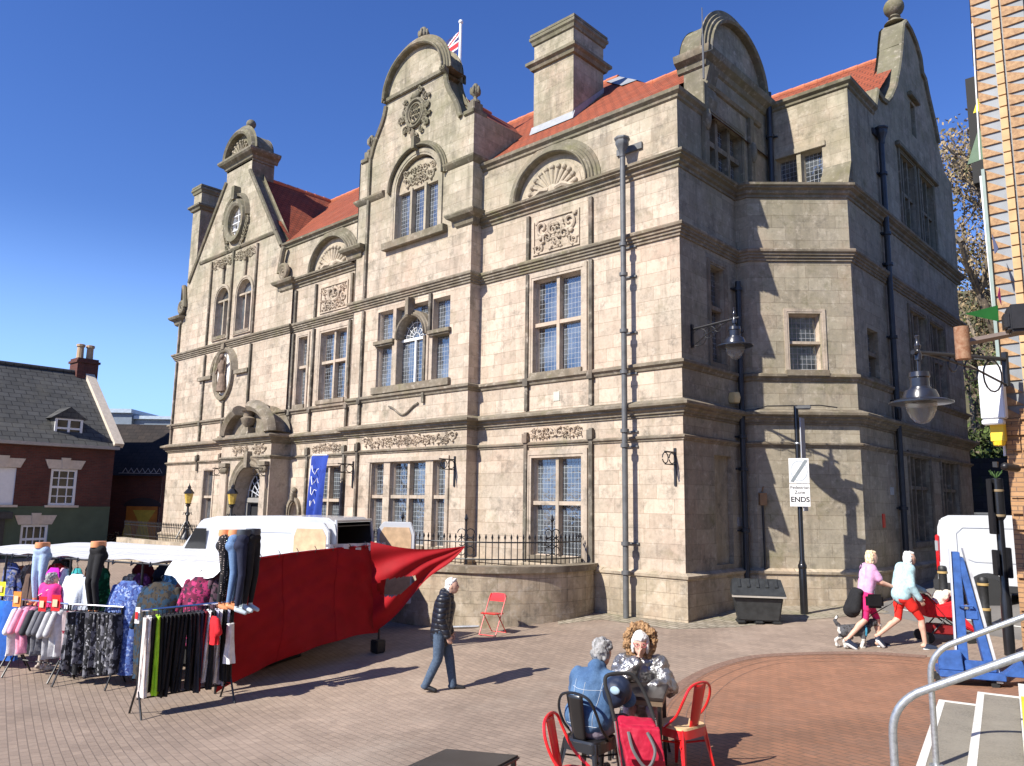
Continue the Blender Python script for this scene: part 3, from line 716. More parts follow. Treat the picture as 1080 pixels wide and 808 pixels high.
mb.poly([a, a+s_, b+s_, b]); mb.poly([a, b, b+Vector((.1,.4,.02)), a+Vector((.1,.4,.02))]); P('hip_flashing', mb, LEADSHEET, smooth=0)
# ---- mouldings
PATH = [(-35.7,19),(-35.7,15.45),(-29.25,15.45),(-29.25,14.75),(-25.55,14.75),(-25.55,15.55),(-21.4,15.55),(-21.4,15.1),(-15.75,15.1),(-15.75,15.52),(-9.14,15.52),(-9.14,18.38),(-8.8,18.38),(-6.85,20.1),(-6.85,30.85),(-9,30.85)]
PATH2 = [(-35.7,19),(-35.7,15.45),(-25.9,15.45),(-25.9,15.55)]+PATH[6:]
def mould(name, path, prof, mat=None):
    mb = MB(); mb.sweep(path, prof); return P(name, mb, mat or MOULD, smooth=20)
mould('main_cornice', PATH, [(0,5.56),(.04,5.57),(.04,5.62),(.09,5.63),(.10,5.68),(.17,5.72),(.17,5.76),(.25,5.79),(.27,5.80),(.28,5.86),(.25,5.88),(.04,5.96),(0,5.96)])
mould('frieze_string', PATH, [(0,5.0),(.03,5.01),(.04,5.05),(.08,5.07),(.09,5.11),(.02,5.14),(0,5.14)])
mould('sill_string', PATH2, [(0,6.66),(.04,6.68),(.06,6.74),(.12,6.78),(.12,6.84),(.02,6.88),(0,6.88)])
PR10 = [(0,9.80),(.045,9.81),(.045,9.87),(.085,9.885),(.085,9.94),(.125,9.955),(.125,10.0),(.17,10.03),(.18,10.08),(.17,10.11),(.03,10.15),(0,10.15)]
mould('upper_string', PATH2, PR10)
PR12 = [(0,11.52),(.04,11.53),(.04,11.60),(.10,11.63),(.11,11.70),(.20,11.74),(.20,11.77),(.25,11.80),(.26,11.86),(.04,11.93),(0,11.93)]
mould('attic_cornice', [(-26.85,15.55),(-21.4,15.55)], PR12); mould('attic_cornice', [(-15.75,15.52),(-9.14,15.52),(-9.14,18.38),(-8.8,18.38),(-6.85,20.1),(-6.85,30.85),(-9,30.85)], PR12)
PRE = [(0,13.26),(.05,13.30),(.06,13.36),(.14,13.42),(.16,13.50),(0,13.56)]
mould('eaves_cornice', [(-26.9,15.55),(-21.4,15.55)], PRE); mould('eaves_cornice', [(-15.75,15.52),(-9.14,15.52),(-9.14,16.8)], PRE)
mould('eaves_cornice', [(-9.1,20.55),(-6.85,20.55),(-6.85,22.6)], [(0,14.82),(.05,14.86),(.06,14.92),(.14,14.98),(.16,15.06),(0,15.12)])
mould('bay_string', [(-21.4,16.6),(-21.4,15.1),(-19.95,15.1)], [(0,13.5),(.06,13.55),(.12,13.64),(.13,13.70),(0,13.76)]); mould('bay_string', [(-16.98,15.1),(-15.75,15.1),(-15.75,16.3)], [(0,13.5),(.06,13.55),(.12,13.64),(.13,13.70),(0,13.76)])
mould('tower_string', [(-33.9,15.45),(-27.35,15.45)], [(0,14.05),(.05,14.08),(.09,14.15),(.09,14.2),(0,14.24)])
PLN = [(0,.4),(.09,.4),(.09,1.92),(.13,1.94),(.14,2.0),(.02,2.06),(0,2.06)]
PLP = [(-35.7,19),(-35.7,15.45),(-29.25,15.45),(-29.25,14.75),(-28.7,14.75)]
for pth in ([(-35.7,19),(-35.7,15.45),(-29.25,15.45)], [(-25.55,15.55),(-21.4,15.55),(-21.4,15.1),(-15.75,15.1),(-15.75,15.52),(-9.14,15.52),(-9.14,18.38),(-8.8,18.38),(-6.85,20.1),(-6.85,30.85),(-9,30.85)]):
    mould('plinth', pth, PLN, RUBBLE)
# ---- thin dark shafts that divide the front
def shaft(F, u, segs, w=.105, pr=.085):
    for (z0, z1) in segs:
        mb = MB(); mb.boxF(F, u-w/2, u+w/2, z0, z1, -.02, pr)
        for z in (13.5, 11.8, 10.05, 6.8, 5.85, 5.08):
            if z-.16 <= z1+.02 <= z+.4:
                q = {5.85:.30, 11.8:.275, 10.05:.20}.get(z, .13); mb.boxF(F, u-w*.8, u+w*.8, z1-.04, z+.04, -.02, q); break
        P('shaft', mb, DKSTRIP, smooth=0)
for u in (-13.86,-11.70): shaft(FM, u, [(2.05,5.4),(5.97,6.68),(6.86,9.74),(10.15,11.42)] if u < -13 else [(.9,5.4),(5.97,6.68),(6.86,9.74),(10.15,11.42)])
for u in (-24.36,-22.12): shaft(FR, u, [(1.0,5.4),(5.97,6.68),(6.86,9.74),(10.15,11.42)])
shaft(FR, -25.72, [(6.0,6.68),(6.86,9.74),(10.15,11.42)])
shaft(FB, -20.76, [(1.0,5.4),(5.97,6.68),(6.86,9.74),(10.15,15.1)])
shaft(FB, -17.42, [(8.6,9.76)]); shaft(FB, -17.62, [(6.45,8.5)], .1)
for u in (-35.42,): shaft(FT, u, [(5.97,6.68),(6.86,9.74),(10.15,11.85)])
for u in (-32.66,-28.72): shaft(FT, u, [(4.7,5.4),(5.97,6.68),(6.86,9.74),(10.15,13.95)])
shaft(FT, -30.72, [(10.15,14.05),(6.0,7.6)]); shaft(FT, -30.60, [(4.8,5.4)]); shaft(FT, -31.49, [(12.75,13.45)],.12); shaft(FT, -29.6, [(12.75,13.45)],.12)
# ---- shelves, scrolls and brackets at the ends of the attic
def shelf(F, u0, u1, z, pr=.42):
    mb = MB(); path = [F(u0,0,-.2), F(u0,0,0), F(u1,0,0), F(u1,0,-.2)]
    mb.sweep([(p.x,p.y) for p in path], [(0,z-.4),(.06,z-.34),(.10,z-.2),(.25,z-.12),(.3,z-.04),(.3,z),(0,z+.04)])
    mb.boxF(F, u0, u1, z-.3, z+.03, -.1, .02); return P('corbel_shelf', mb, MOULD, smooth=20)
shelf(FT, -35.95, -35.35, 11.9); shelf(FT, -26.75, -25.9, 11.9); shelf(FB, -21.75, -21.1, 12.05); shelf(FB, -16.35, -15.7, 11.95)
def scroll(F, u, z, flip, h=1.35):
    mb = MB(); s_ = -1 if flip else 1; pts = []
    for i in range(44):
        t = i/43; a = t*2.4*2*math.pi; r = .31*(1-.86*t)
        pts.append(F(u+s_*(r*math.cos(a)), z+.32+r*math.sin(a), .08))
    lead = [F(u+s_*(.31+.02*math.sin(k)), z+.32+(h-.32)*(1-k/6), .08) for k in range(6)]
    lead = [F(u+s_*(.05+.26*(k/6)**.6), z+h-(h-.35)*(k/6), .08) for k in range(6)]
    mb.tube(lead+pts, [.11]*6+[.11-.06*i/43 for i in range(44)], 8); return P('scroll_bracket', mb, MOULD)
scroll(FT, -35.3, 11.95, False); scroll(FT, -26.5, 11.95, True)
# ---- gable copings
def coping(F, line, w=.34, mat=None, back=-.55, t=.14, name='coping'):
    mb = MB(); mb.sweepF(F, line, [(0,back),(t,back),(t,.07),(t*.4,.11),(0,.07),(-.02,0)]); return P(name, mb, mat or MOULD, smooth=25)
coping(FT, [(-29.78,17.5),(-26.85,13.5)][::-1]); coping(FT, [(-34.95,13.45),(-31.95,17.5)][::-1])
coping(FB, hg[1:]); coping(FB, hl[::-1][:-1])
mb = MB(); mb.sweepF(FB, arc(BC,16.95,1.55,0,180,30,1.45), [(0,-.7),(.12,-.7),(.13,.18),(.09,.22),(.05,.22),(.04,.14),(-.03,.14),(-.045,.10),(-.10,.10),(-.115,.05),(-.19,.05),(-.19,.0)]); P('pediment_arch', mb, MOULD, smooth=25)
mb = MB(); mb.boxF(FB, BC-1.58, BC+1.58, 16.85, 17.0, 0, .1); mb.sweep([(-17.0,15.9),(-17.0,15.1),(-16.95,15.1)],[(0,16.72),(.05,16.76),(.2,16.9),(.2,17.0),(0,17.05)]); P('pediment_string', mb, MOULD, bev=.02)
# kneeler blocks and finials
def finial(F, u, z, h=.75, kind='flame', n=-.2, r=.16):
    mb = MB(); c = F(u, z, n)
    if kind == 'ball': mb.lathe([(r*1.3,0),(r*1.1,.06),(r*.6,.12),(r*.5,.2),(r*.75,.24),(r*.6,.28)]+[(max(.004,r*1.25*math.sin(R_(a))), .28+r*1.25+r*1.25*-math.cos(R_(a))) for a in range(25,181,15)], c, 18)
    else:
        mb.lathe([(r*1.25,0),(r*1.2,.08),(r*.5,.14),(r*.45,.22),(r*1.0,.3),(r*1.15,.4),(r*.9,.5),(r*.45,.64),(.01,h)], c, 10)
        for k in range(5):
            a = k*1.2566; mb.ell(c+Vector((r*1.0*math.cos(a), r*1.0*math.sin(a), .42)), (.05,.05,.13))
    return P('finial', mb, MOULD)
finial(FB, BC+.1, 18.42, .55); 
for u in (-15.98,-21.12):
    mb = MB(); mb.boxF(FB, u-.2, u+.24 if u > -18 else u+.2, 15.05, 15.2, -.55, .06); mb.boxF(FB, u-.15, u+.15, 15.2, 15.5, -.45, -.05); P('kneeler', mb, MOULD, bev=.02)
    finial(FB, u, 15.5, .62, n=-.25, r=.13)
finial(FT, -30.75, 19.5, kind='ball', n=-.35, r=.17); finial(FW, 26.45, 19.75, kind='ball', n=-.3, r=.26)
# tower head: cornice, shell and half dome
mb = MB(); path = [(-32.0,16.0),(-32.0,15.45),(-29.7,15.45),(-29.7,16.6)]
mb.sweep(path, [(0,17.98),(.06,18.02),(.1,18.12),(.26,18.22),(.32,18.3),(.32,18.38),(0,18.42)]); mb.plate(Fr((-29.75,0),(0,1)), rect(15.45,16.5,17.2,18.1), ()); mb.boxF(FT,-32.0,-29.7,17.9,18.38,-1.0,0)
P('tower_head_cornice', mb, MOULD, smooth=20)
mb = MB(); c0 = -30.85
mb.sweepF(FT, arc(c0,18.4,1.16,0,180,20,1.06), [(0,-.95),(.12,-.95),(.12,.2),(.02,.26),(-.06,.18),(-.12,.18),(-.18,.04),(-.3,0.02)])
mb.prism(FT, arc(c0,18.38,1.18,0,180,20,1.06), -.9, -.02); P('half_dome_pediment', mb, MOULD, smooth=25)
def shell(F, u, z, r, n=9, ry=None, rad=.045, base=True):
    mb = MB(); ry = ry or r
    for i in range(n):
        a = R_(12+156*i/(n-1)); pts = [F(u+r*t*math.cos(a), z+ry*t*math.sin(a), .0+.03*t) for t in (.22,.5,.78)]
        mb.tube(pts, [rad*.5, rad*.9, rad*1.25], 7); mb.ell(F(u+r*.84*math.cos(a), z+ry*.84*math.sin(a), .04), rad*1.7, seg=9, rings=6)
    mb.ell(F(u, z+.1*ry, .03), (.17*r+.05, .06, .13*r+.04))
    if base:
        for s_ in (-1,1):
            mb.tube([F(u+s_*.12*r, z+.12*r, .04), F(u+s_*.4*r, z+.16*r, .05), F(u+s_*.7*r, z+.04*r, .04), F(u+s_*.9*r, z+.05*r, .02)], [.07*r,.09*r,.06*r,.02*r], 7)
    return P('carved_shell', mb, CARVE)
shell(FT, c0, 18.42, .82, 9, .78, .035)
# lunettes over the big first floor windows
def lunette(F, c, z, r, ry):
    mb = MB(); mb.sweepF(F, arc(c,z,r*.96,0,180,32,ry*.96), [(.09,0),(.09,.20),(.06,.24),(.03,.24),(.02,.17),(-.04,.17),(-.055,.13),(-.11,.13),(-.125,.07),(-.20,.07),(-.22,.03),(-.30,.03),(-.30,0)]); P('lunette_hood', mb, MOULD, smooth=25)
    mb = MB(); mb.prism(F, arc(c,z,r*.72,0,180,24,ry*.74), .002, .02); P('lunette_panel', mb, CARVE)
    shell(F, c, z, r*.70, 11, ry*.72, .048)
lunette(FM, -13.02, 11.9, 1.38, 1.22); lunette(FR, -23.45, 11.9, 1.36, 1.22)
def relief(F, u0, u1, z0, z1, seed, border=True, dens=1.0, rmax=None, back=0.0):
    rnd = random.Random(seed); mb = MB(); H = z1-z0; Wd = u1-u0; uc = (u0+u1)/2
    rm = rmax or min(H*.30, Wd*.2); placed = []
    for k in range(int(170*dens)):
        r = rnd.uniform(.35, 1)*rm; u = rnd.uniform(u0+r*.8, uc); z = rnd.uniform(z0+r*.8, z1-r*.8)
        if any(math.hypot(u-p[0], z-p[1]) < (r+p[2])*.82 for p in placed): continue
        placed.append((u, z, r)); ph = rnd.uniform(0,6.28); tw = rnd.choice((-1,1))
        for s_ in (1,-1):
            pts = []
            for i in range(20):
                t = i/19; a = ph+tw*t*8.5; q = r*(1-.85*t)
                uu = u+q*math.cos(a); uu = uu if s_ > 0 else 2*uc-uu
                pts.append(F(uu, z+q*math.sin(a), back+.03+.02*math.sin(a)))
            mb.tube(pts, [r*.23*(1-.45*i/19) for i in range(20)], 6)
            for i in range(3):
                a = ph+i*2.1; uu = u+r*1.05*math.cos(a); uu = uu if s_ > 0 else 2*uc-uu
                mb.ell(F(min(max(uu,u0),u1), min(max(z+r*1.05*math.sin(a),z0),z1), back+.035), (r*.30, .05, r*.27), seg=8, rings=5)
    if border:
        w = .05
        for (a,b,c,d) in ((u0-w,u1+w,z0-w,z0),(u0-w,u1+w,z1,z1+w)): mb.boxF(F,a,b,c,d,back,back+.04)
        for (a,b,c,d) in ((u0-w,u0,z0,z1),(u1,u1+w,z0,z1)): mb.boxF(F,a,b,c,d,back,back+.04)
    return P('carved_panel', mb, CARVE)
relief(FM, -13.66, -12.14, 10.3, 11.2, 3, rmax=.30); relief(FR, -24.05, -22.45, 10.3, 11.2, 4, rmax=.27)
relief(FB, -20.55, -16.1, 5.2, 5.52, 5, False, 2.2, .15); relief(FM, -13.7, -12.0, 5.2, 5.5, 6, False, 1.4, .15); relief(FR, -24.1, -22.3, 5.2, 5.5, 7, False, 1.4, .15)
relief(FT, -32.55, -30.85, 13.52, 13.95, 8, False, 1.2, .19); relief(FT, -30.6, -28.85, 13.52, 13.95, 9, False, 1.2, .19)
# coat of arms on the bay gable
mb = MB(); cu, cz_ = -18.45, 15.95
for rr, ra in ((.42,.06),(.3,.035)):
    mb.tube([FB(cu+rr*math.cos(a*math.pi/12), cz_+rr*1.1*math.sin(a*math.pi/12), .06) for a in range(25)], ra, 7)
for (du, tilt) in ((-.13,0),(.02,0),(.14,0)):
    mb.tube([FB(cu+du+.06*math.sin(t*2.2), cz_-.18+.36*t/6, .08) for t in range(7)], .035, 6)
rnd = random.Random(2)
for k in range(34):
    a = rnd.uniform(0,6.28); q = rnd.uniform(.5,.85); u = cu+q*.88*math.cos(a); z = cz_+q*1.02*math.sin(a)
    r = rnd.uniform(.06,.14); ph = rnd.uniform(0,6)
    mb.tube([FB(u+r*(1-.8*i/11)*math.cos(ph+i*.6), z+r*(1-.8*i/11)*math.sin(ph+i*.6), .06) for i in range(12)], [.04*(1-.4*i/11) for i in range(12)], 6)
mb.ell(FB(cu,cz_+.62,.06),(.2,.08,.14)); mb.ell(FB(cu-.1,cz_-.7,.05),(.1,.06,.18))
P('coat_of_arms', mb, MOULD)
# ---- bay: third floor window with carved lunette
mb = MB(); a_ = arc(BC+.25-.0,13.5,1.1,0,180,22,1.02); cB = -18.285
mb.sweepF(FB, arc(cB,13.5,1.34,0,180,30,1.28), [(.07,0),(.08,.14),(.05,.18),(.02,.18),(.01,.11),(-.04,.10),(-.05,.05),(-.10,.05),(-.10,0)]); mb.boxF(FB, cB-.07, cB+.07, 14.62, 15.02, 0, .26)
P('arched_hood', mb, MOULD, smooth=25)
architrave(FB, W_b3, .2, .05)
mb = MB(); mb.prism(FB, arc(cB,13.42,1.03,0,180,20,.96), -.2, -.10); P('lunette_panel', mb, CARVE)
relief(FB, cB-.78, cB+.78, 13.48, 14.15, 11, False, 1.3, .2, back=-.1)
window(FB, rect(-19.32,-17.25,11.78,13.46), (-18.63,-17.94), (), GLASS_UP, .24, sill=(.45,.22,.2), curt=[(-17.9,-17.3,11.78,12.1)])
# Venetian window on the first floor
mb = MB()
w = window(FB, rect(-20.02,-16.58,7.08,9.58), ((-19.17,7.08,9.58),(-17.41,7.08,9.58)), ((8.53,-20.02,-19.17),(8.53,-17.41,-16.58)), GLASS_UP, mw=.15, inset=.0, sill=(.1,.2,.12), curt=[(-19.75,-19.3,7.1,9.3),(-17.2,-16.65,7.1,9.4),(-18.9,-18.7,7.1,8.4)])
mb = MB(); mb.boxF(FB,-18.32,-18.25,7.1,8.5,-.215,-.15); mb.boxF(FB,-19.1,-17.48,8.47,8.55,-.215,-.148); mb.build('glazing_bars', WOODW, w)
fb = MB()
for a in range(15, 180, 25): fb.boxF(FB, 0,0,0,0,0,0) if False else fb.tube([FB(-18.285+.15*math.cos(R_(a)),8.56+.15*math.sin(R_(a)),-.19), FB(-18.285+.63*math.cos(R_(a)),8.56+.63*math.sin(R_(a)),-.19)], .009, 5)
for q in (.15,.32,.48): fb.tube([FB(-18.285+q*math.cos(R_(a)),8.56+q*math.sin(R_(a)),-.19) for a in range(0,181,15)], .009, 5)
fb.build('fanlight_bars', WOODW, w)
for (a, b) in ((-20.1,-19.1),(-17.48,-16.5)):
    mb = MB(); mb.boxF(FB, a, b, 8.48, 8.60, -.24, .12); mb.boxF(FB, a+.04, b-.04, 8.43, 8.48, -.24, .07); P('impost', mb, MOULD, bev=.012)
mb = MB(); mb.sweepF(FB, arc(-18.285,8.56,.74,0,180,26), [(.13,-.235),(.13,.06),(.10,.13),(.06,.15),(.05,.08),(.0,.08),(-.02,.02),(-.07,.02),(-.07,-.235)]); mb.boxF(FB,-18.36,-18.21,9.2,9.75,0,.26); P('arched_hood', mb, MOULD, smooth=25)
for u in (-19.03,-17.54):
    mb = MB(); mb.boxF(FB,u-.065,u+.065,7.1,8.56,-.235,.04); P('arch_jamb', mb, STONE2, bev=.01)
mb = MB(); mb.tube([FB(-19.25+1.4*t/14, 6.3+.16*math.cos(t/14*2*math.pi)*(1 if t in (0,14) else .9), .04) for t in range(15)], .03, 6); P('carved_swag', mb, DKSTRIP)
# ground floor of the bay
window(FB, W_l1, (), (3.68,), GLASS_LOW, sill=(.04,.12,.08)); window(FB, W_l2, (-18.28,), (3.68,), GLASS_LOW, sill=(.04,.12,.08), inner='green', curt=[(-18.7,-18.4,2.3,3.6),(-18.0,-17.7,3.75,4.5),(-18.05,-17.55,2.3,3.3)]); window(FB, W_l3, (), (3.68,), GLASS_LOW, sill=(.04,.12,.08), inner='green')
for a, b in ((-20.22,-16.42),):
    mb = MB(); mb.boxF(FB, a, b, 4.73, 4.86, 0, .05); mb.boxF(FB,a,a+.14,2.1,4.728,0,.05); mb.boxF(FB,b-.14,b,2.1,4.728,0,.05); P('window_surround', mb, STONE2, bev=.01)
# right hand front section
window(FM, W_m1, (-12.86,), (8.3,), GLASS_UP, sill=(.06,.14,.1), curt=[(-13.3,-12.95,7.0,9.3),(-12.72,-12.1,7.0,9.3)]); architrave(FM, W_m1, .2, .045)
window(FM, W_m2, (-12.86,), (3.55,), GLASS_LOW, sill=(.06,.14,.1), frame_m=STONE2, curt=[(-13.35,-13.15,3.6,4.5)]); architrave(FM, W_m2, .2, .045)
mb = MB(); mb.boxF(FM,-12.95,-12.75,6.18,6.42,0,.015); P('air_vent', mb, plain('pale vent', (.45,.46,.38), .8))
# recess
window(FR, W_r1, (), (8.42,), GLASS_UP, sill=(.06,.14,.1)); window(FR, W_r2, (-23.13,), (8.42,), GLASS_UP, sill=(.06,.14,.1), curt=[(-22.7,-22.4,7.1,9.2)]); architrave(FR, W_r2, .2, .045); architrave(FR, W_r1, .14, .045)
window(FR, W_rlow, (-23.1,), (3.55,), GLASS_LOW, sill=(.06,.14,.1)); architrave(FR, W_rlow, .2, .045)
window(FR, W_bull, (), (), GLASS_DIA, name='bull_eye_window'); architrave(FR, W_bull, .17, .12, MOULD); 
mb = MB(); mb.boxF(FR,-25.14,-24.96,3.5,3.8,0,.2); mb.ell(FR(-25.05,3.9,.08),(.12,.08,.1)); P('keystone', mb, MOULD, bev=.02)
# tower windows
window(FT, W_tall, (), (3.62,), GLASS_DIA, sill=(.05,.12,.08), depth=.26); architrave(FT, W_tall, .12, .03)
for q in (W_a1, W_a2):
    us = [p[0] for p in q]; window(FT, q, (((min(us)+max(us))/2,10.42,12.0),), (12.02,), GLASS_DIA, mw=.08, sill=(.03,.12,.09)); architrave(FT, q, .15, .07)
window(FT, W_ov, ((-30.72,14.75,None),), (15.38,15.7,15.05), GLASS_UP, mw=.04, frame_m=WOODW, name='oval_window')
mb = MB(); mb.sweepF(FT, ellp(-30.72,15.38,.56,.68,32), [(0,0),(0,.14),(-.1,.2),(-.26,.2),(-.3,.08),(-.34,0)], closed=True)
mb.sweepF(FT, arc(-30.72,15.45,1.02,0,180,20,1.12), [(0,0),(.1,0),(.1,.14),(0,.18),(-.08,0)]); mb.boxF(FT,-30.84,-30.6,16.3,16.9,0,.3); P('oval_surround', mb, MOULD, smooth=25)
mb = MB(); rnd = random.Random(5)
for s_ in (-1,1):
    mb = MB()
    for k in range(9):
        t = k/8; u = -30.72+s_*(1.0-.45*t**1.5); z = 15.3-1.1*t; ph = rnd.uniform(0,6)
        mb.tube([FT(u+.13*(1-.7*i/9)*math.cos(ph+i*.7), z+.13*(1-.7*i/9)*math.sin(ph+i*.7), .07) for i in range(10)], .04, 6)
    P('carved_garland', mb, MOULD)
# niche with a standing figure
mb = MB(); mb.sweepF(FT, ellp(-30.85,8.72,.62,.92,32), [(0,0),(0,.06),(-.08,.14),(-.2,.14),(-.24,0)], closed=True); mb.sweepF(FT, arc(-30.85,8.78,1.02,0,180,20,1.0), [(0,0),(.1,0),(.12,.14),(.02,.18),(-.1,0)])
mb.boxF(FT,-33.1,-31.85,8.6,8.76,0,.14); mb.boxF(FT,-29.85,-28.75,8.6,8.76,0,.14); mb.boxF(FT,-30.97,-30.73,9.75,10.0,0,.2); P('niche_surround', mb, MOULD, smooth=25)
mb = MB(); mb.plate(FT, ellp(-30.85,8.72,.62,.92,32), (), n=.012); P('niche_panel', mb, plain('pale niche ground', (.62,.58,.52), .9), smooth=0, fix=False)
mb = MB()
mb.ell(FT(-30.85,8.95,.14),(.2,.14,.36)); mb.lathe([(.3,0),(.24,.4),(.17,.75),(.19,.85)], FT(-30.85,7.95,.12), 12, sy=.6); mb.ell(FT(-30.86,9.42,.16),(.11,.12,.14)); mb.cap(FT(-31.05,9.15,.14), FT(-31.25,8.75,.2), .07,.05); mb.cap(FT(-30.65,9.15,.14), FT(-30.48,9.3,.22), .07,.05); mb.tube([FT(-30.46,8.0,.2),FT(-30.42,9.6,.2)],.025,6)
remesh(mb, 'niche_figure', [plain('dark carved figure', (.17,.12,.085), .9, var=.4, scale=8)], None, hall, .025, 3)
# ---- portal
mb = MB(); dr = archh(-28.05,-25.95,.9,3.72); pc = -27.0
mb.plate(FP, rect(-29.25,-25.55,.5,5.9), [dr], depth=.7); mb.plate(FPR, rect(14.75,15.6,.5,5.9), ()); mb.plate(Fr((-29.25,0),(0,-1)), rect(-15.5,-14.75,.5,5.9), ()); P('portal_wall', mb, STONE2, smooth=0, fix=False)
mb = MB(); line = [(-25.95,.9)]+arc(pc,3.72,1.05,0,180,22)+[(-28.05,.9)]
mb.sweepF(FP, line, [(.0,0),(.0,.05),(-.1,.09),(-.2,.05),(-.3,.1),(-.34,0)]); mb.boxF(FP,-27.12,-26.88,4.7,5.3,0,.2); P('door_arch_moulding', mb, MOULD, smooth=25)
for u in (-28.75,-25.85):
    mb = MB(); mb.boxF(FP,u-.2,u+.2,1.0,4.75,0,.1); P('pilaster', mb, STONE2, bev=.02)
    mb = MB(); mb.boxF(FP,u-.26,u+.26,4.75,4.9,0,.2); 
    for k in range(4): mb.ell(FP(u-.18+.12*k,4.62,.12),(.08,.08,.12))
    P('capital', mb, MOULD, bev=.01)
relief(FP, -28.35, -27.15, 5.2, 5.55, 14, False, 1.2, .16); relief(FP, -26.85, -25.9, 5.2, 5.55, 15, False, 1.2, .16)
mb = MB()
mb.sweepF(FP, arc(pc+.0-.2,5.9,1.75,118,176,16,1.2), [(0,-.68),(.24,-.68),(.26,.24),(.1,.34),(-.05,.26),(-.14,.1),(-.16,0)]); P('broken_pediment', mb, MOULD, smooth=25); mb = MB(); mb.sweepF(FP, arc(pc-.2,5.9,1.75,4,84,18,1.2), [(0,-.68),(.24,-.68),(.26,.24),(.1,.34),(-.05,.26),(-.14,.1),(-.16,0)]); P('broken_pediment', mb, MOULD, smooth=25)
mb = MB(); mb.prism(FP, arc(pc-.2,5.92,1.5,0,180,20,.95), -.66, -.1); mb.boxF(FP,-27.45,-26.95,5.95,6.2,-.1,.2); mb.lathe([(.1,0),(.24,.15),(.3,.35),(.16,.42),(.22,.6),(.3,.62)], FP(-27.2,6.2,.05), 12); P('pediment_urn', mb, MOULD)
mb = MB(); mb.boxF(FP,-29.3,-25.5,5.88,5.96,-.8,.2); P('portal_ledge', mb, MOULD)
# door, its fanlight and side frames
mb = MB(); Fd = Fr((0,15.42),(1,0)); mb.plate(Fd, rect(-28.3,-25.8,.9,4.9), (), n=0); P('lobby_backing', mb, DARKIN, smooth=0, fix=False)  # flat dark sheet painted for the unlit space behind the door
mb = MB(); mb.boxF(FP,-28.05,-25.95,3.42,3.6,-.66,-.5); mb.boxF(FP,-28.05,-27.9,.9,3.42,-.66,-.5); mb.boxF(FP,-26.1,-25.95,.9,3.42,-.66,-.5); 
d = P('door_frame', mb, OAKDOOR, bev=.01)
mb = MB(); mb.boxF(FP,-27.05,-26.12,.92,3.4,-.63,-.57); d2 = mb.build('door', OAKDOOR, hall)
mb = MB(); mb.plate(FP, rect(-26.95,-26.2,2.1,3.25), (), n=-.555); pn = mb.build('pane', GLASS_SASH, d2, smooth=0, fix=False)
mb = MB()
for u in (-26.95,-26.58,-26.2): mb.boxF(FP,u-.03,u+.03,2.1,3.25,-.57,-.54)
for z in (2.1,2.68,3.25): mb.boxF(FP,-26.95,-26.2,z-.03,z+.03,-.57,-.538)
mb.build('glazing_bars', WOODW, d2)
mb = MB()
for a in range(15,180,21): mb.tube([FP(pc,3.62,-.56), FP(pc+1.0*math.cos(R_(a)),3.62+1.0*math.sin(R_(a)),-.56)], .02, 5)
for q in (.4,.7,.98): mb.tube([FP(pc+q*math.cos(R_(a)),3.62+q*math.sin(R_(a)),-.56) for a in range(0,181,12)], .02, 5)
mb.build('fanlight', plain('fanlight paint', (.5,.52,.55), .5), hall)
# ---- flank, canted bay and wing windows
window(FS, W_s1, (), (8.4,), GLASS_UP, frame_m=MOULD); window(FS, W_sg, (17.55,18.22), (12.75,), GLASS_UP, frame_m=MOULD, mw=.14); architrave(FS, W_sg, .14, .05, MOULD); architrave(FS, W_s1, .14, .05, MOULD)
mb = MB(); mb.plate(FS, W_sd, (), n=-.12); P('blocked_doorway', mb, stone_mat('blocked stone', (.34,.29,.2),(.34,.29,.2), joints=False), smooth=0, fix=False)
mb = MB(); mb.sweepF(FS, arc(18.62,15.15,1.68,0,180,30,1.5), [(0,-.75),(.12,-.75),(.13,.18),(.08,.22),(.04,.22),(.03,.14),(-.05,.14),(-.065,.09),(-.14,.09),(-.155,.04),(-.25,.04),(-.25,0)]); P('pediment_arch', mb, MOULD, smooth=25)
mb = MB(); mb.sweep([(-9.9,16.93),(-9.14,16.93),(-9.14,20.4),(-9.6,20.4)], [(0,14.72),(.06,14.76),(.1,14.88),(.24,14.98),(.28,15.1),(.28,15.16),(0,15.2)]); P('gable_cornice', mb, MOULD, smooth=20)
mb = MB(); mb.sweep([(-9.14,16.9),(-9.14,20.0)], [(0,14.18),(.06,14.2),(.1,14.28),(0,14.34)]); P('gable_string', mb, MOULD, smooth=20)
mb = MB(); mb.prism(Fr((0,16.93),(1,0)), [(-9.75,13.5),(-9.14,13.5),(-9.06,13.9),(-9.12,14.3),(-9.0,14.72),(-9.75,14.72)], -.5, 0.0); mb.prism(FS, arc(18.62,15.15,1.66,0,180,20,1.48), -.75, -.06); P('gable_block', mb, MOULD, smooth=0)
for u in (16.8,19.35):
    mb = MB(); mb.boxF(FS,u-.12,u+.12,11.95,14.2,0,.1); mb.ell(FS(u,13.2,.12),(.1,.1,.3)); P('pilaster', mb, MOULD, bev=.015)
window(FC, W_ch, (), (7.68,), GLASS_UP, frame_m=STONE2, mw=.07, sill=(.13,.14,.14), inner='green', depth=.28); architrave(FC, [(.95,6.93),(1.76,6.93),(1.76,8.43),(.95,8.43)], .12, .03)
GUPD = GLASS_UP
window(FU, W_u1, (), (), GLASS_UP); window(FU, W_u2, (), (), GLASS_UP); mb = MB(); mb.boxF(FU,-9.0,-7.5,13.36,13.52,0,.05); P('window_surround', mb, STONE2, bev=.01)
mb = MB(); mb.prism(FW, [(20.45,11.8),(20.15,11.8),(20.55,12.7),(20.6,12.7)], -.75, 0.0)
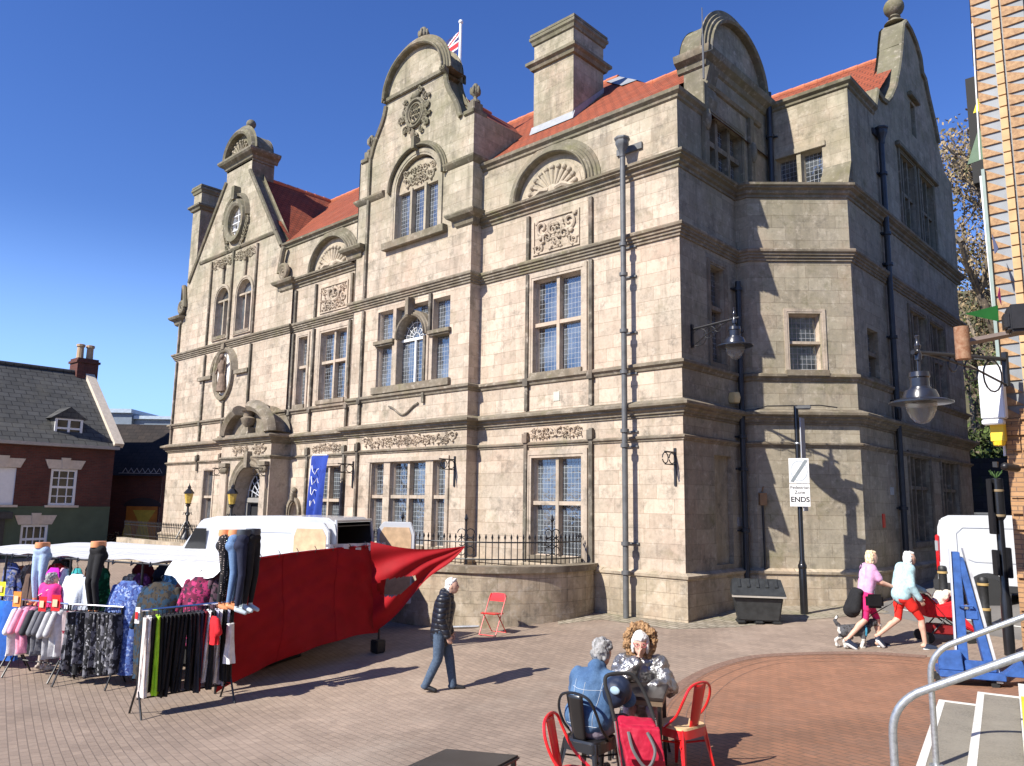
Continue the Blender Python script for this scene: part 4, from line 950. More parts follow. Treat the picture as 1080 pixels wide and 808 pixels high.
for k in range(3): mb.prism(FW, [(20.6,11.9+.28*k),(20.14+.12*k,11.85+.28*k),(20.26+.12*k,12.14+.28*k),(20.6,12.14+.28*k)], -.8+.05*k, .02)
P('corner_corbel', mb, MOULD, smooth=0)
window(FW, W_ws, (), (7.6,), GLASS_UP, frame_m=MOULD, sill=(.1,.12,.1))
for q, t in ((W_wm1,8.3),(W_wm2,8.3),(W_wl1,4.14),(W_wl2,4.14),(W_wt1,13.3),(W_wt2,13.3)):
    us = [p[0] for p in q]; a, b = min(us), max(us); zs = [p[1] for p in q]
    window(FW, q, (a+(b-a)/3, a+2*(b-a)/3), (t,), GLASS_LOW, frame_m=MOULD, sill=(.08,.12,.08), curt=[(a+.05,a+.4,zs[0]+.1,zs[2]-.2)] if t == 4.14 else None); architrave(FW, q, .16, .05, MOULD)
window(FW, W_wo, (), (), GLASS_LOW, frame_m=MOULD); mb = MB(); mb.boxF(FW,26.2,27.2,16.95,17.1,0,.14); P('hood_mould', mb, MOULD, bev=.02); mb = MB(); mb.boxF(FW,24.5,28.8,14.6,14.75,0,.14); P('hood_mould', mb, MOULD, bev=.02)
coping(FW, G_W[6:18], back=-.7); coping(FW, G_W[17:26], back=-.7)
# ---- chimneys
def chimney(x0,x1,y0,y1,z0,z1,zc):
    mb = MB(); c = ((x0+x1)/2,(y0+y1)/2); 
    for (F, a, b) in ((Fr((0,y0),(1,0)),x0,x1),(Fr((x1,0),(0,1)),y0,y1),(Fr((0,y1),(-1,0)),-x1,-x0),(Fr((x0,0),(0,-1)),-y1,-y0)): mb.plate(F, rect(a,b,z0,z1), ())
    mb.poly([(x0,y0,z1),(x1,y0,z1),(x1,y1,z1),(x0,y1,z1)])
    ch = P('chimney', mb, STONE, smooth=0, fix=False)
    mb = MB(); sq = [(x0,y0),(x1,y0),(x1,y1),(x0,y1)]
    for (z, q) in ((zc,.2),(z1-.1,.12)): mb.sweep(sq, [(0,z-.22),(q*.4,z-.2),(q*.6,z-.1),(q,z-.05),(q,z+.04),(0,z+.1)], closed=True)
    mb.boxF(Fr((0,y0),(1,0)), x0-.1,x1+.1,z1-.02,z1+.06,-(y1-y0)-.1,.1); mb.build('chimney_cap', MOULD, ch, smooth=20); return ch
ch = chimney(-14.98,-13.42,16.9,18.4,13.6,18.0,17.05)
mb = MB(); mb.poly([(-15.06,16.8,14.72),(-13.36,16.8,14.72),(-13.36,16.9,15.0),(-15.06,16.9,15.0)]); mb.poly([(-13.40,16.85,14.72),(-13.40,18.4,16.2),(-13.40,18.4,16.35),(-13.40,16.85,15.0)]); mb.build('flashing', LEADSHEET, ch, smooth=0)
chimney(-35.45,-34.68,15.6,18.9,11.9,18.15,17.2)
# ---- drain pipes
def pipe(F, u, z0, z1, r=.06, mat=None, collars=(), hopper=None, n=.13):
    mb = MB(); mb.tube([F(u,z0,n),F(u,z1,n)], r, 12)
    for z in collars: mb.lathe([(r,0),(r*1.5,.01),(r*1.5,.09),(r,.1)], F(u,z,n), 12); mb.boxF(F,u-.17,u+.17,z+.03,z+.07,0,.05)
    p = P('drainpipe', mb, mat or LEADGREY)
    if hopper:
        hb = MB(); hb.lathe([(r,0),(r*1.15,.12),(.15,.28),(.17,.32),(.17,.42),(.2,.45),(.2,.5)], F(u,z1-.05,n+.02), 8); hb.boxF(F,u-.38,u+.38,z1+.18,z1+.36,0,.06); hb.build('hopper', mat or LEADGREY, p, bev=.008)
    return p
pp = pipe(FM, -10.5, 1.0, 12.1, .068, LEADGREY, (1.95,2.6,4.85,5.2,6.6,7.6,9.0,9.75), True, n=.33)
pipe(Fr((-9.14,0),(0,1)), 18.15, 1.1, 9.25, .07, NAVY, (2.9,4.4,5.2,7.9,9.0)); pipe(FW, 22.75, 1.3, 14.0, .08, NAVY, (3.5,6.4,8.2,10.3,11.2,13.0), True)
pipe(FU, -9.0, 11.8, 15.4, .08, NAVY, (14.0,), n=.14)
mb = MB(); mb.lathe([(.05,0),(.06,.05),(.06,.3),(.0,.31)], FW(22.3,5.9,.3), 8); mb.tube([FC(2.0,5.99,.2),FC(1.6,6.05,.15),FC(.3,6.02,.12),FC(-.1,5.9,.1)],.015,6); P('cable', mb, IRON)
# ---------------------------------------------------------------- fittings on and around the hall
def street_lamp(name, label, base, direction, arm, drop, r=.36, group=None, scrolls=True, s=1.0, upstay=False):
    """bracket arm with hanging bell lantern; base on the wall, direction = unit vector of the arm"""
    t = thing(name, label, 'street lamp', base, group)
    b = Vector(base); d = Vector(direction).normalized(); tip = b+d*arm
    mb = MB(); mb.tube([b, tip+d*.12], .028*s, 8); mb.box(b-d*.0+Vector((0,0,-.16)), (.07,.07,.55), math.atan2(d.y, d.x)); mb.tube([b+Vector((0,0,-.42)), b+d*arm*.35+Vector((0,0,-.2)), b+d*arm*.75+Vector((0,0,-.06)), tip-d*.1], .014*s, 6)
    if scrolls:
        for k, q in enumerate((.17,.42,.63)):
            rr = (.16,.11,.07)[k]*s*1.25; c = b+d*arm*q+Vector((0,0,-rr-.03))
            mb.tube([c+d*(rr*math.cos(a*.42))+Vector((0,0,rr*math.sin(a*.42))) for a in range(16)], .011*s, 6)
    mb.build('bracket', IRON, t)
    mb = MB(); c = tip+Vector((0,0,-drop))
    mb.lathe([(.02,.42),(.035,.40),(.02,.36),(.03,.30),(.05,.26),(.03,.2),(.055,.12),(.05,.05)] , tip+Vector((0,0,-.16)), 12); mb.tube([tip, c+Vector((0,0,.40))], .025, 8)
    mb.lathe([(.03,.44),(.13,.43),(.14,.36),(.125,.34),(.125,.22),(.14,.21),(.15,.18),(.20,.17),(.23,.10),(.24,.05),(.34,.03),(r,.0),(r,-.02),(.2,.0)], c, 24)
    mb.build('lamp_hood', NAVYL, t)
    mb = MB(); mb.lathe([(.205,0),(.205,-.04),(.19,-.13),(.15,-.22),(.09,-.29),(.02,-.315)], c, 20); mb.build('lamp_globe', GLOBE, t); return t
NAVYL = plain('glossy blue black paint', (.018,.02,.028), .28, var=.2, coat=.4)
t_ = NT('clear lamp globe'); t_.b.inputs['Base Color'].default_value = (.8,.78,.7,1); t_.b.inputs['Roughness'].default_value = .12; t_.b.inputs['Transmission Weight'].default_value = .75; t_.b.inputs['IOR'].default_value = 1.15; t_.b.inputs['Alpha'].default_value = .55
GLOBE = t_.m
street_lamp('street_lamp', 'black bell shaped street lamp on scrolled bracket in the shaded flank of the hall', (-9.12,15.97,7.62), (1,.0,.09), 1.08, .62, .40)
def lamp_post(x, y, z, label):
    t = thing('lamp_post', label, 'lamp post', (x,y,z), 'gilded lamp posts before the hall door')
    mb = MB(); mb.lathe([(.22,0),(.2,.1),(.1,.25),(.07,.4),(.09,.45),(.05,.55),(.045,.9),(.08,.95),(.05,1.02),(.04,1.25),(.1,1.33),(.06,1.38)], (x,y,z), 10)
    for k in range(4):
        a = k*math.pi/2; d = Vector((math.cos(a),math.sin(a),0))
        mb.tube([Vector((x,y,z+.05))+d*.38, Vector((x,y,z+.3))+d*.26, Vector((x,y,z+.5))+d*.16, Vector((x,y,z+.7))+d*.05], .025, 6)
        mb.tube([Vector((x,y,z+.95))+d*.04, Vector((x,y,z+1.05))+d*.15, Vector((x,y,z+.95))+d*.18], .016, 5)
    mb.build('post', IRON, t)
    mb = MB(); mb.lathe([(.10,0),(.17,.38)], (x,y,z+1.4), 6); mb.build('lantern', BRASSG, t)
    mb = MB(); mb.lathe([(.2,0),(.19,.05),(.09,.17),(.06,.2),(.07,.25),(.02,.34),(.005,.42)], (x,y,z+1.78), 6); mb.build('lantern_cap', IRON, t); mb = MB(); mb.lathe([(.11,-.03),(.12,0),(.05,.01)], (x,y,z+1.4), 6); mb.build('lantern_ring', IRON, t)
    return t
lamp_post(-30.6, 14.2, 1.95, 'ornate black lamp post with amber lantern, nearer the left corner of the hall'); lamp_post(-27.3, 14.3, 1.95, 'ornate black lamp post with amber lantern right beside the arched door')
def railing(name, label, path, z, h=.72, step=.145, tall=(), parent=None):
    t = thing(name, label, 'railing', (path[0][0], path[0][1], z))
    P_ = [Vector((p[0],p[1],z)) for p in path]; L = [0]
    for a, b in zip(P_[:-1], P_[1:]): L.append(L[-1]+(b-a).length)
    def pt(s_):
        for i in range(len(P_)-1):
            if s_ <= L[i+1] or i == len(P_)-2:
                return P_[i]+(P_[i+1]-P_[i])*((s_-L[i])/(L[i+1]-L[i]))
    n = int(L[-1]/step); bars = MB(); rl = MB()
    for i in range(n+1):
        p = pt(i*L[-1]/n); bars.tube([p, p+Vector((0,0,h))], .011, 6); bars.lathe([(.012,0),(.028,.05),(.004,.13)], p+Vector((0,0,h)), 6)
    for hz in (.12, h-.06): rl.tube([p+Vector((0,0,hz)) for p in P_], .018, 6)
    b_ = bars.build('bars', IRON, t); rl.build('rail', IRON, t)
    for s_ in tall:
        mb = MB(); p = pt(s_); d = (pt(min(s_+.05,L[-1]))-pt(max(s_-.05,0))).normalized()
        mb.tube([p, p+Vector((0,0,h+.42))], .02, 6); mb.lathe([(.02,0),(.05,.06),(.005,.18)], p+Vector((0,0,h+.4)), 6)
        for sg in (-1,1):
            for (hz, rr) in ((h+.14,.10),(.3,.1),(.5,.09)):
                c = p+d*sg*(rr+.01)+Vector((0,0,hz)); mb.tube([c+d*(sg*rr*math.cos(a*.55))+Vector((0,0,rr*math.sin(a*.55))) for a in range(11)], .012, 5)
        mb.build('scroll_post', IRON, t)
    return t
AW = [(-11.92,15.42),(-11.78,14.9),(-11.82,14.2),(-12.05,13.55),(-12.35,13.05),(-12.75,12.65),(-13.4,12.35),(-14.2,12.15),(-16.5,12.3),(-20.5,12.9)]
AW = [tuple(p) for p in bez(AW, 5)]
mb = MB(); mb.sweep(AW, [(0,.3),(0,2.0),(-.34,2.0),(-.34,.3)]); 
t = thing('area_wall', 'curved rubble stone dwarf wall with flat coping before the ground floor windows', 'wall', (-12.5,13,.8)); mb.build('masonry', RUBBLE, t, smooth=20)
mb = MB(); mb.sweep(AW, [(.06,2.0),(.09,2.03),(.09,2.1),(.05,2.14),(-.4,2.14),(-.4,2.0),(.06,2.0)]); mb.build('coping', MOULD, t, smooth=20)
railing('iron_railing', 'black spearhead railing on top of the curved dwarf wall', [(p[0]-.1, p[1]+.16) for p in AW[2:]], 2.14, .56, tall=(1.15,3.25,5.2))
LW = [(-25.9,14.3),(-29.0,14.2),(-32,14.1),(-36.4,14.1)]
mb = MB(); mb.sweep([p for p in LW], [(0,.3),(.0,1.82),(-.3,1.82),(-.3,.3)]); tag(mb.build('stone_kerb_wall', RUBBLE, smooth=20), 'low stone wall carrying the railing below the tower', 'wall')
railing('iron_railing', 'black spearhead railing under the tower windows beside the lamp posts', LW, 1.83, .6)
# hanging scroll brackets of the hall
def iron_bracket(F, u, z, L=.6):
    mb = MB(); mb.tube([F(u,z,0),F(u,z,L)],.02,6); mb.tube([F(u,z-.28,0),F(u,z-.28,L)],.014,6); mb.boxF(F,u-.03,u+.03,z-.75,z+.1,0,.03)
    for k in range(2):
        c = .15+.28*k; mb.tube([F(u, z-.14+.12*math.sin(a*.5), c+.12*math.cos(a*.5)) for a in range(13)],.013,5)
    mb.build('iron_bracket', IRON, hall)
iron_bracket(FB,-16.2,4.72); iron_bracket(FB,-21.0,4.7); iron_bracket(FT,-30.1,4.75); iron_bracket(FP,-25.7,4.65); iron_bracket(FM,-9.35,4.72,.45)
# small things on the shaded flank
mb = MB(); mb.lathe([(.0,.3),(.14,.28),(.17,.15),(.14,.02),(.0,0)], (-9.05,17.85,6.05), 6); tag(mb.build('alarm_box', plain('faded yellow alarm case', (.62,.48,.22), .5), bev=.01), 'small yellow alarm box in the shaded corner of the hall', 'alarm')
mb = MB(); mb.box(FC(.12,3.72,.09), (.17,.15,.3), .72); mb.tube([FC(.12,3.9,.05),FC(.13,4.0,.1),FC(.16,4.02,.05)],.02,6); tag(mb.build('wall_lantern', plain('brown wall light', (.30,.17,.08), .5), bev=.015), 'small brown light fitting beside the drainpipe on the canted bay', 'light')
mb = MB(); mb.tube([FC(.12,3.57,.06),FC(.14,2.2,.06),FC(.12,1.3,.06)],.03,7); tag(mb.build('conduit', IRON), 'thin black conduit running down below the brown wall light', 'pipe')
mb = MB(); mb.boxF(FS,18.0,18.32,3.05,3.27,.0,.02); tag(mb.build('street_plate', plain('grey worn plate', (.26,.26,.26), .6, var=.4, scale=40)), 'small grey plate low on the shaded flank by the pipe', 'plate')
mb = MB(); mb.boxF(FW,21.4,21.58,3.05,3.4,.0,.02); tag(mb.build('red_notice', REDP), 'small red notice on the shaded wall of the wing', 'sign')
mb = MB(); mb.boxF(FW,22.15,22.4,3.9,4.1,.0,.02); tag(mb.build('wall_plate', plain('pale plate', (.4,.42,.42), .6)), 'small pale plate beside the wing drainpipe', 'plate')
# flag on the roof
fl = thing('flagpole', 'white flagpole with fluttering union flag behind the middle gable', 'flagpole', (-18.5,17.5,17.3))
fp0 = at(485.5,75,26.6); mb = MB(); ft_ = at(486,25,26.6); b0 = Vector((ft_.x, ft_.y, 16.6))
mb.tube([b0, Vector((ft_.x,ft_.y,ft_.z))], [.06,.045], 8); mb.ell((ft_.x,ft_.y,ft_.z+.06),.08); mb.build('pole', WHITEPL, fl)
NV = plain('navy flag cloth', (.012,.02,.12), .8); RD = plain('red flag cloth', (.55,.02,.03), .8); WH = plain('white flag cloth', (.75,.75,.76), .8)
def flag(px, top, w, h):
    mb = MB(); NU, NW = 48, 30; dirv = Vector((-.80,-.32,-.52)).normalized(); dn = Vector((-.12,-.05,-.99))
    for i in range(NU+1):
        for j in range(NW+1):
            s_, t_ = i/NU, j/NW
            mb.v.append(px+Vector((0,0,-top))+dirv*(s_*w)+dn*(t_*h*(1-.15*s_))+Vector((.32,-.8,0))*(.10*math.sin(s_*6+t_*1.5)*s_))
    for i in range(NU):
        for j in range(NW):
            x, y = (i+.5)/NU*2-1, (j+.5)/NW*2-1; y2 = y*.5; x2 = x; m = 0
            d1 = min(abs(y2-x2*.5), abs(y2+x2*.5))*.9
            if d1 < .12: m = 2
            if d1 < .045: m = 1
            if abs(x2) < .17 or abs(y2) < .17: m = 2
            if abs(x2) < .10 or abs(y2) < .10: m = 1
            a = i*(NW+1)+j; mb.f.append((a, a+NW+1, a+NW+2, a+1)); mb.m.append(m)
    mb.build('flag', [NV, RD, WH], fl, fix=False, smooth=180)
flag(ft_, .25, 1.5, 1.0)
mb = MB(); a = at(741,36,19.5); mb.tube([a+Vector((0,0,-1.2)), a], .025, 6); mb.tube([a, a+Vector((0,0,.72))], .012, 6); mb.tube([a+Vector((-.0,0,-.5)), a+Vector((.2,.1,-.45)), a+Vector((.2,.1,-.15))], .012, 6)
tag(mb.build('aerial', LEADGREY), 'thin grey aerial rod rising behind the curved flank gable', 'aerial')
# blue banner with white script-like strokes is only patterned cloth
bn = thing('banner_flag', 'tall blue feather banner hanging in front of a ground floor window', 'banner', (-22.6,14.5,.9))
mb = MB(); b_ = Vector((-22.72,14.55,gz(-22.7,14.5))); mb.tube([b_, Vector((-22.62,14.55,4.95)), Vector((-22.5,14.55,5.02)), Vector((-21.6,14.5,5.0))], .02, 6); mb.build('pole', WHITEPL, bn)
mb = MB(); NU, NW = 14, 22
for j in range(NW+1):
    t_ = j/NW
    wd = (1.0-.50*t_**.8)
    for i in range(NU+1):
        s_ = i/NU; mb.v.append(Vector((-22.55+wd*s_-.02*t_, 14.52-.09*math.sin(s_*9+t_*2.5)*(.3+t_), 4.98-2.6*t_-.12*s_*t_)))
for j in range(NW):
    for i in range(NU):
        a = j*(NU+1)+i; mb.f.append((a,a+1,a+NU+2,a+NU+1)); mb.m.append(0)
mb.build('cloth', pattern('royal blue banner', [(.012,.035,.24),(.018,.05,.30)], 3), bn, fix=False, smooth=180)
mb = MB(); rnd = random.Random(4)
for k, zz in enumerate((4.55,4.2,3.85,3.5)):
    mb.tube([Vector((-22.38+.07*i, 14.44-.05*math.sin(i), zz+.13*math.sin(i*1.7+k)-.02*i)) for i in range(6-k//2)], .016, 5)
mb.build('script', WH, bn)
# ---------------------------------------------------------------- the corner of the square on the left
HU = Vector((.731,.683)); H0 = Vector((-40.05,14.74)); HV = Vector((-.05,.99875)); FH = Fr(H0, HV)
BRK = brick_mat('dark red brick', (.155,.048,.035), (.105,.038,.03), (.10,.075,.06), extra=((.06,.03,.025), .8, .5, .75, .5))
CREAM = plain('cream lintel stone', (.55,.47,.37), .8)
GRN = plain('sage green painted wall', (.075,.10,.06), .8, var=.15, scale=2)
hs = thing('brick_house', 'red brick house with grey slate roof, dormer and green painted ground floor', 'house', (-42,13,.9))
wn1 = rect(-2.74,-1.6,3.15,4.8); wn0 = rect(-5.25,-4.14,3.15,4.78); wg = rect(-3.74,-2.62,1.0,2.28); wn3 = rect(-8.6,-7.5,3.15,4.85)
mb = MB(); mb.plate(FH, rect(-16,0,3.08,6.0), [wn1,wn0,wn3], depth=.12); mb.plate(Fr(H0,(-HU.y,HU.x)) if False else Fr(H0, (-.99875,-.05)), [(0,.5),(8,.5),(8,6.0),(4.2,9.95),(0,6.0)], ())
hw = mb.build('upper_wall', BRK, hs, smooth=0, fix=False)
mb = MB(); mb.plate(FH, rect(-16,0,.4,3.08), [wg], n=.02, depth=.12); mb.boxF(FH,-16,0,3.03,3.1,0,.05); mb.build('ground_wall', GRN, hs, smooth=0, fix=False)
def FHb(u, z, n): return FH(u, z, n)
mb = MB(); 
e0, e1, r0, r1 = FH(-16,5.95,.3), FH(.12,5.95,.3), FH(-16,9.95,-4.2), FH(.12,9.95,-4.2); b0_, b1_ = FH(-16,5.95,-8.3), FH(.12,5.95,-8.3)
mb.poly([e0,e1,r1,r0]); mb.poly([r0,r1,b1_,b0_]); mb.build('roof', SLATE, hs, smooth=0)
mb = MB(); mb.tube([r0+Vector((0,0,.05)), r1+Vector((0,0,.05))], .1, 8); mb.build('ridge_tiles', SLATE, hs)
mb = MB(); 
for a, b in ((FH(.05,6.0,.25), FH(.05,10.0,-4.2)),(FH(.05,10.0,-4.2), FH(.05,6.0,-8.3))):
    d = (b-a).normalized(); sd_ = Vector((HV.x,HV.y,0)); up = sd_.cross(d); up = up if up.z > 0 else -up
    q = [a-sd_*.22-up*.1, a+sd_*.22-up*.1, a+sd_*.22+up*.16, a-sd_*.22+up*.16]; w_ = [p+(b-a) for p in q]
    mb.mesh(q+w_, [(0,1,2,3),(7,6,5,4),(0,4,5,1),(1,5,6,2),(2,6,7,3),(3,7,4,0)])
mb.build('gable_coping', CREAM, hs, smooth=0)
mb = MB(); mb.boxF(FH,-16,.1,5.82,5.96,0,.32); mb.build('gutter', plain('pale gutter', (.35,.32,.28), .7), hs)
hc = MB(); hc.boxF(FH,-.62,.42,8.6,10.75,-4.9,-3.9); hc.boxF(FH,-.69,.49,10.5,10.62,-4.97,-3.83); hch = hc.build('chimney', BRK, hs, smooth=0)
for k in range(2):
    mb = MB(); mb.lathe([(.19,0),(.17,.1),(.16,.62),(.21,.66),(.21,.78),(.15,.8)], FH(-.36+.48*k,10.75,-4.4), 10); mb.build('chimney_pot', plain('buff chimney pot', (.42,.29,.17), .85), hch)
def sash(F, pl, nx, nz, par):
    us = [p[0] for p in pl]; zs = [p[1] for p in pl]; u0,u1,z0,z1 = min(us),max(us),min(zs),max(zs); mb = MB()
    for u in (u0+.05,u1-.05): mb.boxF(F,u-.06,u+.06,z0,z1,-.12,-.03)
    for z in (z0+.05,z1-.05,(z0+z1)/2): mb.boxF(F,u0+.112,u1-.112,z-.05,z+.05,-.119,-.035)
    for i in range(1,nx): mb.boxF(F,u0+(u1-u0)*i/nx-.022,u0+(u1-u0)*i/nx+.022,z0+.1,z1-.1,-.11,-.06)
    for j in range(1,nz): mb.boxF(F,u0+.1,u1-.1,z0+(z1-z0)*j/nz-.022,z0+(z1-z0)*j/nz+.022,-.108,-.062)
    w = mb.build('window', WOODW, par, smooth=0)
    pb = MB(); pb.plate(F, rect(u0,u1,z0,z1), (), n=-.1); pb.build('pane', CARG, w, smooth=0, fix=False)
    pb = MB(); pb.plate(F, rect(u0-.2,u1+.2,z0-.2,z1+.2), (), n=-.6); pb.build('room_backing', DARKIN, w, smooth=0, fix=False)  # dark sheet in place of an unlit room
    return w
def lintel(F, pl, par, h=.42):
    us = [p[0] for p in pl]; z1 = max(p[1] for p in pl); a, b = min(us), max(us); c = (a+b)/2
    mb = MB(); mb.prism(F, [(a-.12,z1+.01),(b+.12,z1+.01),(b+.3,z1+h),(a-.3,z1+h)], 0, .05); mb.prism(F, [(c-.14,z1-.0),(c+.14,z1-.0),(c+.2,z1+h+.1),(c-.2,z1+h+.1)], 0, .09); mb.build('lintel', CREAM, par, smooth=0)
    mb = MB(); mb.boxF(F,a-.15,b+.15,min(p[1] for p in pl)-.1,min(p[1] for p in pl),-.02,.1); mb.build('sill', CREAM, par)
for w_, q in ((wn1,(3,4)),(wn3,(3,4)),(wg,(4,2))): sash(FH, w_, *q, hs); lintel(FH, w_, hs)
mb = MB(); mb.plate(FH, wn0, (), n=-.06); mb.build('blind_window', WOODW, hs, smooth=0, fix=False); lintel(FH, wn0, hs)
dm = MB(); dn_ = -.45
dm.boxF(FH,-2.66,-1.42,6.2,7.2,-2.2,dn_); d_o = dm.build('dormer', SLATE, hs, smooth=0)
mb = MB(); mb.prism(FH, [(-2.85,7.18),(-2.04,7.75),(-1.25,7.18)], -2.9, dn_+.12); mb.build('dormer_roof', SLATE, d_o, smooth=0)
mb = MB()
for u in (-2.6,-2.04,-1.48): mb.boxF(FH,u-.05,u+.05,6.25,7.17,dn_+.01,dn_+.08)
for z in (6.27,6.72,7.15): mb.boxF(FH,-2.6,-1.48,z-.045,z+.045,dn_+.012,dn_+.075)
mb.build('dormer_window', WOODW, d_o, smooth=0); mb = MB(); mb.plate(FH, rect(-2.6,-1.48,6.25,7.17), (), n=dn_+.02); mb.build('pane', CARG, d_o, smooth=0, fix=False)
mb = MB(); mb.boxF(FH,-6.5,-4.2,2.55,2.85,.02,.35); mb.boxF(FH,-6.3,-4.4,.5,2.55,.02,.08); mb.build('shop_doorcase', NAVY, hs, bev=.02)
# low building in between, its end wall painted
bd = thing('brick_outbuilding', 'dark brick outbuilding with slate roof between the house and the hall', 'building', (-43,18,.9))
FO = Fr((-44.6,15.9), HU)
mb = MB(); mb.plate(FO, rect(-3,3.2,.4,4.75), (), n=0); mb.plate(Fr((-44.6+3.2*.731,15.9+3.2*.683),(-.683,.731)), rect(0,8,.4,4.75), ()); mb.build('wall', BRK, bd, smooth=0, fix=False)
DSL = brick_mat('old dark brick roof', (.05,.04,.035), (.035,.03,.028), (.015,.014,.013), bw=.3, rh=.2)
mb = MB(); mb.poly([FO(-3,4.7,.25), FO(3.4,4.7,.25), FO(3.4,7.7,-2.6), FO(-3,7.7,-2.6)]); mb.poly([FO(-3,7.7,-2.6), FO(3.4,7.7,-2.6), FO(3.4,4.7,-6), FO(-3,4.7,-6)]); mb.build('roof', DSL, bd, smooth=0)
mu = MB(); mu.boxF(FO,1.45,3.1,1.0,3.35,.0,.03); mub = mu.build('shop_panel', plain('orange painted panel', (.50,.17,.02), .7, var=.3, scale=2), bd)
mb = MB(); mb.prism(FO, [(1.9,1.0),(2.9,1.0),(2.6,2.2),(3.0,2.9),(1.8,2.9),(2.2,2.2)], .03, .04); mb.prism(FO, arc(1.6,1.0,.28,0,180,8,1.3), .03,.042); mb.build('painted_figures', plain('yellow mural paint', (.60,.42,.05), .7), mub, smooth=0)
mb = MB(); mb.prism(FO, arc(2.3,3.1,1.0,0,180,12,.45), .03,.05); mb.build('awning_board', plain('dark awning board', (.03,.02,.02), .7), mub, smooth=0)
mb = MB()
for k in range(7): mb.tube([FO(1.2+.3*k,4.85,.3),FO(1.35+.3*k,5.1,.3),FO(1.5+.3*k,4.85,.3)],.02,5)
mb.tube([FO(1.0,4.83,.3),FO(3.2,4.83,.3)],.02,5); mb.build('iron_cresting', plain('pale iron', (.3,.3,.3), .6), bd)
wh = thing('metal_warehouse', 'grey metal clad building with white roof edge far behind the slate roofs', 'building', (-51,21,.9))
FZ = Fr((-52.9,18.7), HU)
mb = MB(); mb.boxF(FZ,-4,1.7,.5,8.9,-8,0); mb.boxF(FZ,1.7,8,.5,8.55,-8,-.3); mb.build('cladding', plain('blue grey cladding', (.17,.21,.25), .5, var=.1), wh, smooth=0)
mb = MB(); mb.boxF(FZ,-4.2,1.72,8.9,9.15,-8.2,.2); mb.boxF(FZ,1.74,8.2,8.55,8.75,-8.2,-.1); mb.build('roof_edge', plain('pale roof trim', (.42,.50,.56), .4), wh, smooth=0)
mb = MB(); mb.boxF(FZ,-6.4,9,6.9,7.35,-.8,.6); mb.build('parapet', CREAM, wh, smooth=0)
pl_ = MB(); rnd = random.Random(3)
for k in range(240):
    c = FO(rnd.uniform(.1,1.6),0,rnd.uniform(.3,.9)); c.z = 1.0+rnd.uniform(0,.75); a = rnd.uniform(0,6.28); d = Vector((math.cos(a),math.sin(a),rnd.uniform(-.5,.5)))*.12; e_ = d.cross(Vector((.3,.4,1))).normalized()*.05
    pl_.poly([c-d, c+e_, c+d, c-e_])
tag(pl_.build('flowering_shrub', pattern('shrub leaves', [(.06,.09,.03),(.25,.15,.08),(.4,.3,.2)], 9), smooth=0, fix=False), 'small flowering shrub at the foot of the brick outbuilding', 'plant')
# ---------------------------------------------------------------- right edge: brick building hung with slates
def tapered(mb, a, b, ra, rb): mb.tube([a, a.lerp(b,.5)+Vector((0,0,0)), b], [ra,(ra+rb)/2,rb], 7)
FE = Fr((-2.72,14.8),(1,0)); FEs = Fr((-2.72,14.8),(0,-1))
OBR = brick_mat('orange facing brick', (.46,.27,.135), (.36,.205,.10), (.20,.13,.085), bw=.22, rh=.075, ms=.008, extra=((.28,.16,.085), 5, .5, .7, .6), var=.2)
GSL = plain('grey lead cladding sheet', (.21,.225,.235), .6, .0, var=.25, scale=1.6)
eb = thing('brick_building', 'orange brick building with saw-toothed brick edges and grey cladding at the right edge', 'building', (0,18,1.1))
mb = MB(); mb.plate(FE, rect(0,7,.5,16), ()); mb.plate(Fr((-2.72,0),(0,-1)), rect(-18.6,-14.8,.5,16), ()); mb.poly([FE(0,16,0),FE(7,16,0),FE(7,16,-3.8),FE(0,16,-3.8)]); mb.build('cladding', GSL, eb, smooth=0, fix=False)
mb = MB(); mb.boxF(FE,-.02,7,.5,5.0,0,.06); mb.build('brick_base', OBR, eb, smooth=0)
mb = MB(); hz = .205
z = 5.0
while z < 15.8:
    mb.prism(FE, [(-.02,z+.014),(.27,z+.014),(-.02,z+hz)], 0, .03); mb.prism(FE, [(.43,z+.014),(.88 if z > 7 else .72,z+.014),(.43,z+hz)], 0, .03); z += hz
mb.build('sawtooth_brick', grain('speckled orange brick', (.27,.155,.08), (.44,.28,.145), 14, rough=.85), eb, smooth=0)
mb = MB(); z = 5.0
while z < 15.8: mb.boxF(FE,.29,.40,z+.014,z+hz-.012,0,.07); z += hz
mb.build('brick_strip', plain('pale orange brick strip', (.50,.33,.165), .85, var=.2, scale=3), eb, smooth=0)
mb = MB(); z = 1.2; rnd = random.Random(8)
while z < 5.0:
    u = 0
    while u < 2.4:
        w_ = rnd.uniform(.2,.34)
        if rnd.random() < .75: mb.boxF(FE,u,u+w_-.02,z+.03,z+.2,.06,.06+rnd.uniform(.02,.06))
        u += w_
    z += .25
mb.build('rough_brick', OBR, eb, smooth=0)
mb = MB(); mb.tube([FE(.8,16,.12),FE(.8,6.0,.12),FE(.72,3,.12)],.035,7); mb.build('cable', IRON, eb)
mb = MB(); mb.tube([FE(-.07,9.2,.05),FE(-.03,6,.06),FE(-.05,4.4,.05)],.022,7); mb.tube([FE(-.0,12,.1),FE(-.06,9.5,.05)],.012,6); mb.build('downpipe', WHITEPL, eb)
mb = MB(); mb.boxF(FE,-.05,.0,5.4,9.3,.0,.1); mb.build('corner_trim', plain('grey green corner trim', (.22,.28,.25), .6), eb)
mb = MB(); mb.boxF(FE,.15,.27,2.2,3.6,.07,.14); mb.boxF(FE,.55,.64,2.5,3.7,.07,.12); mb.build('wall_bracket', plain('rusty bracket', (.13,.07,.045), .8), eb)
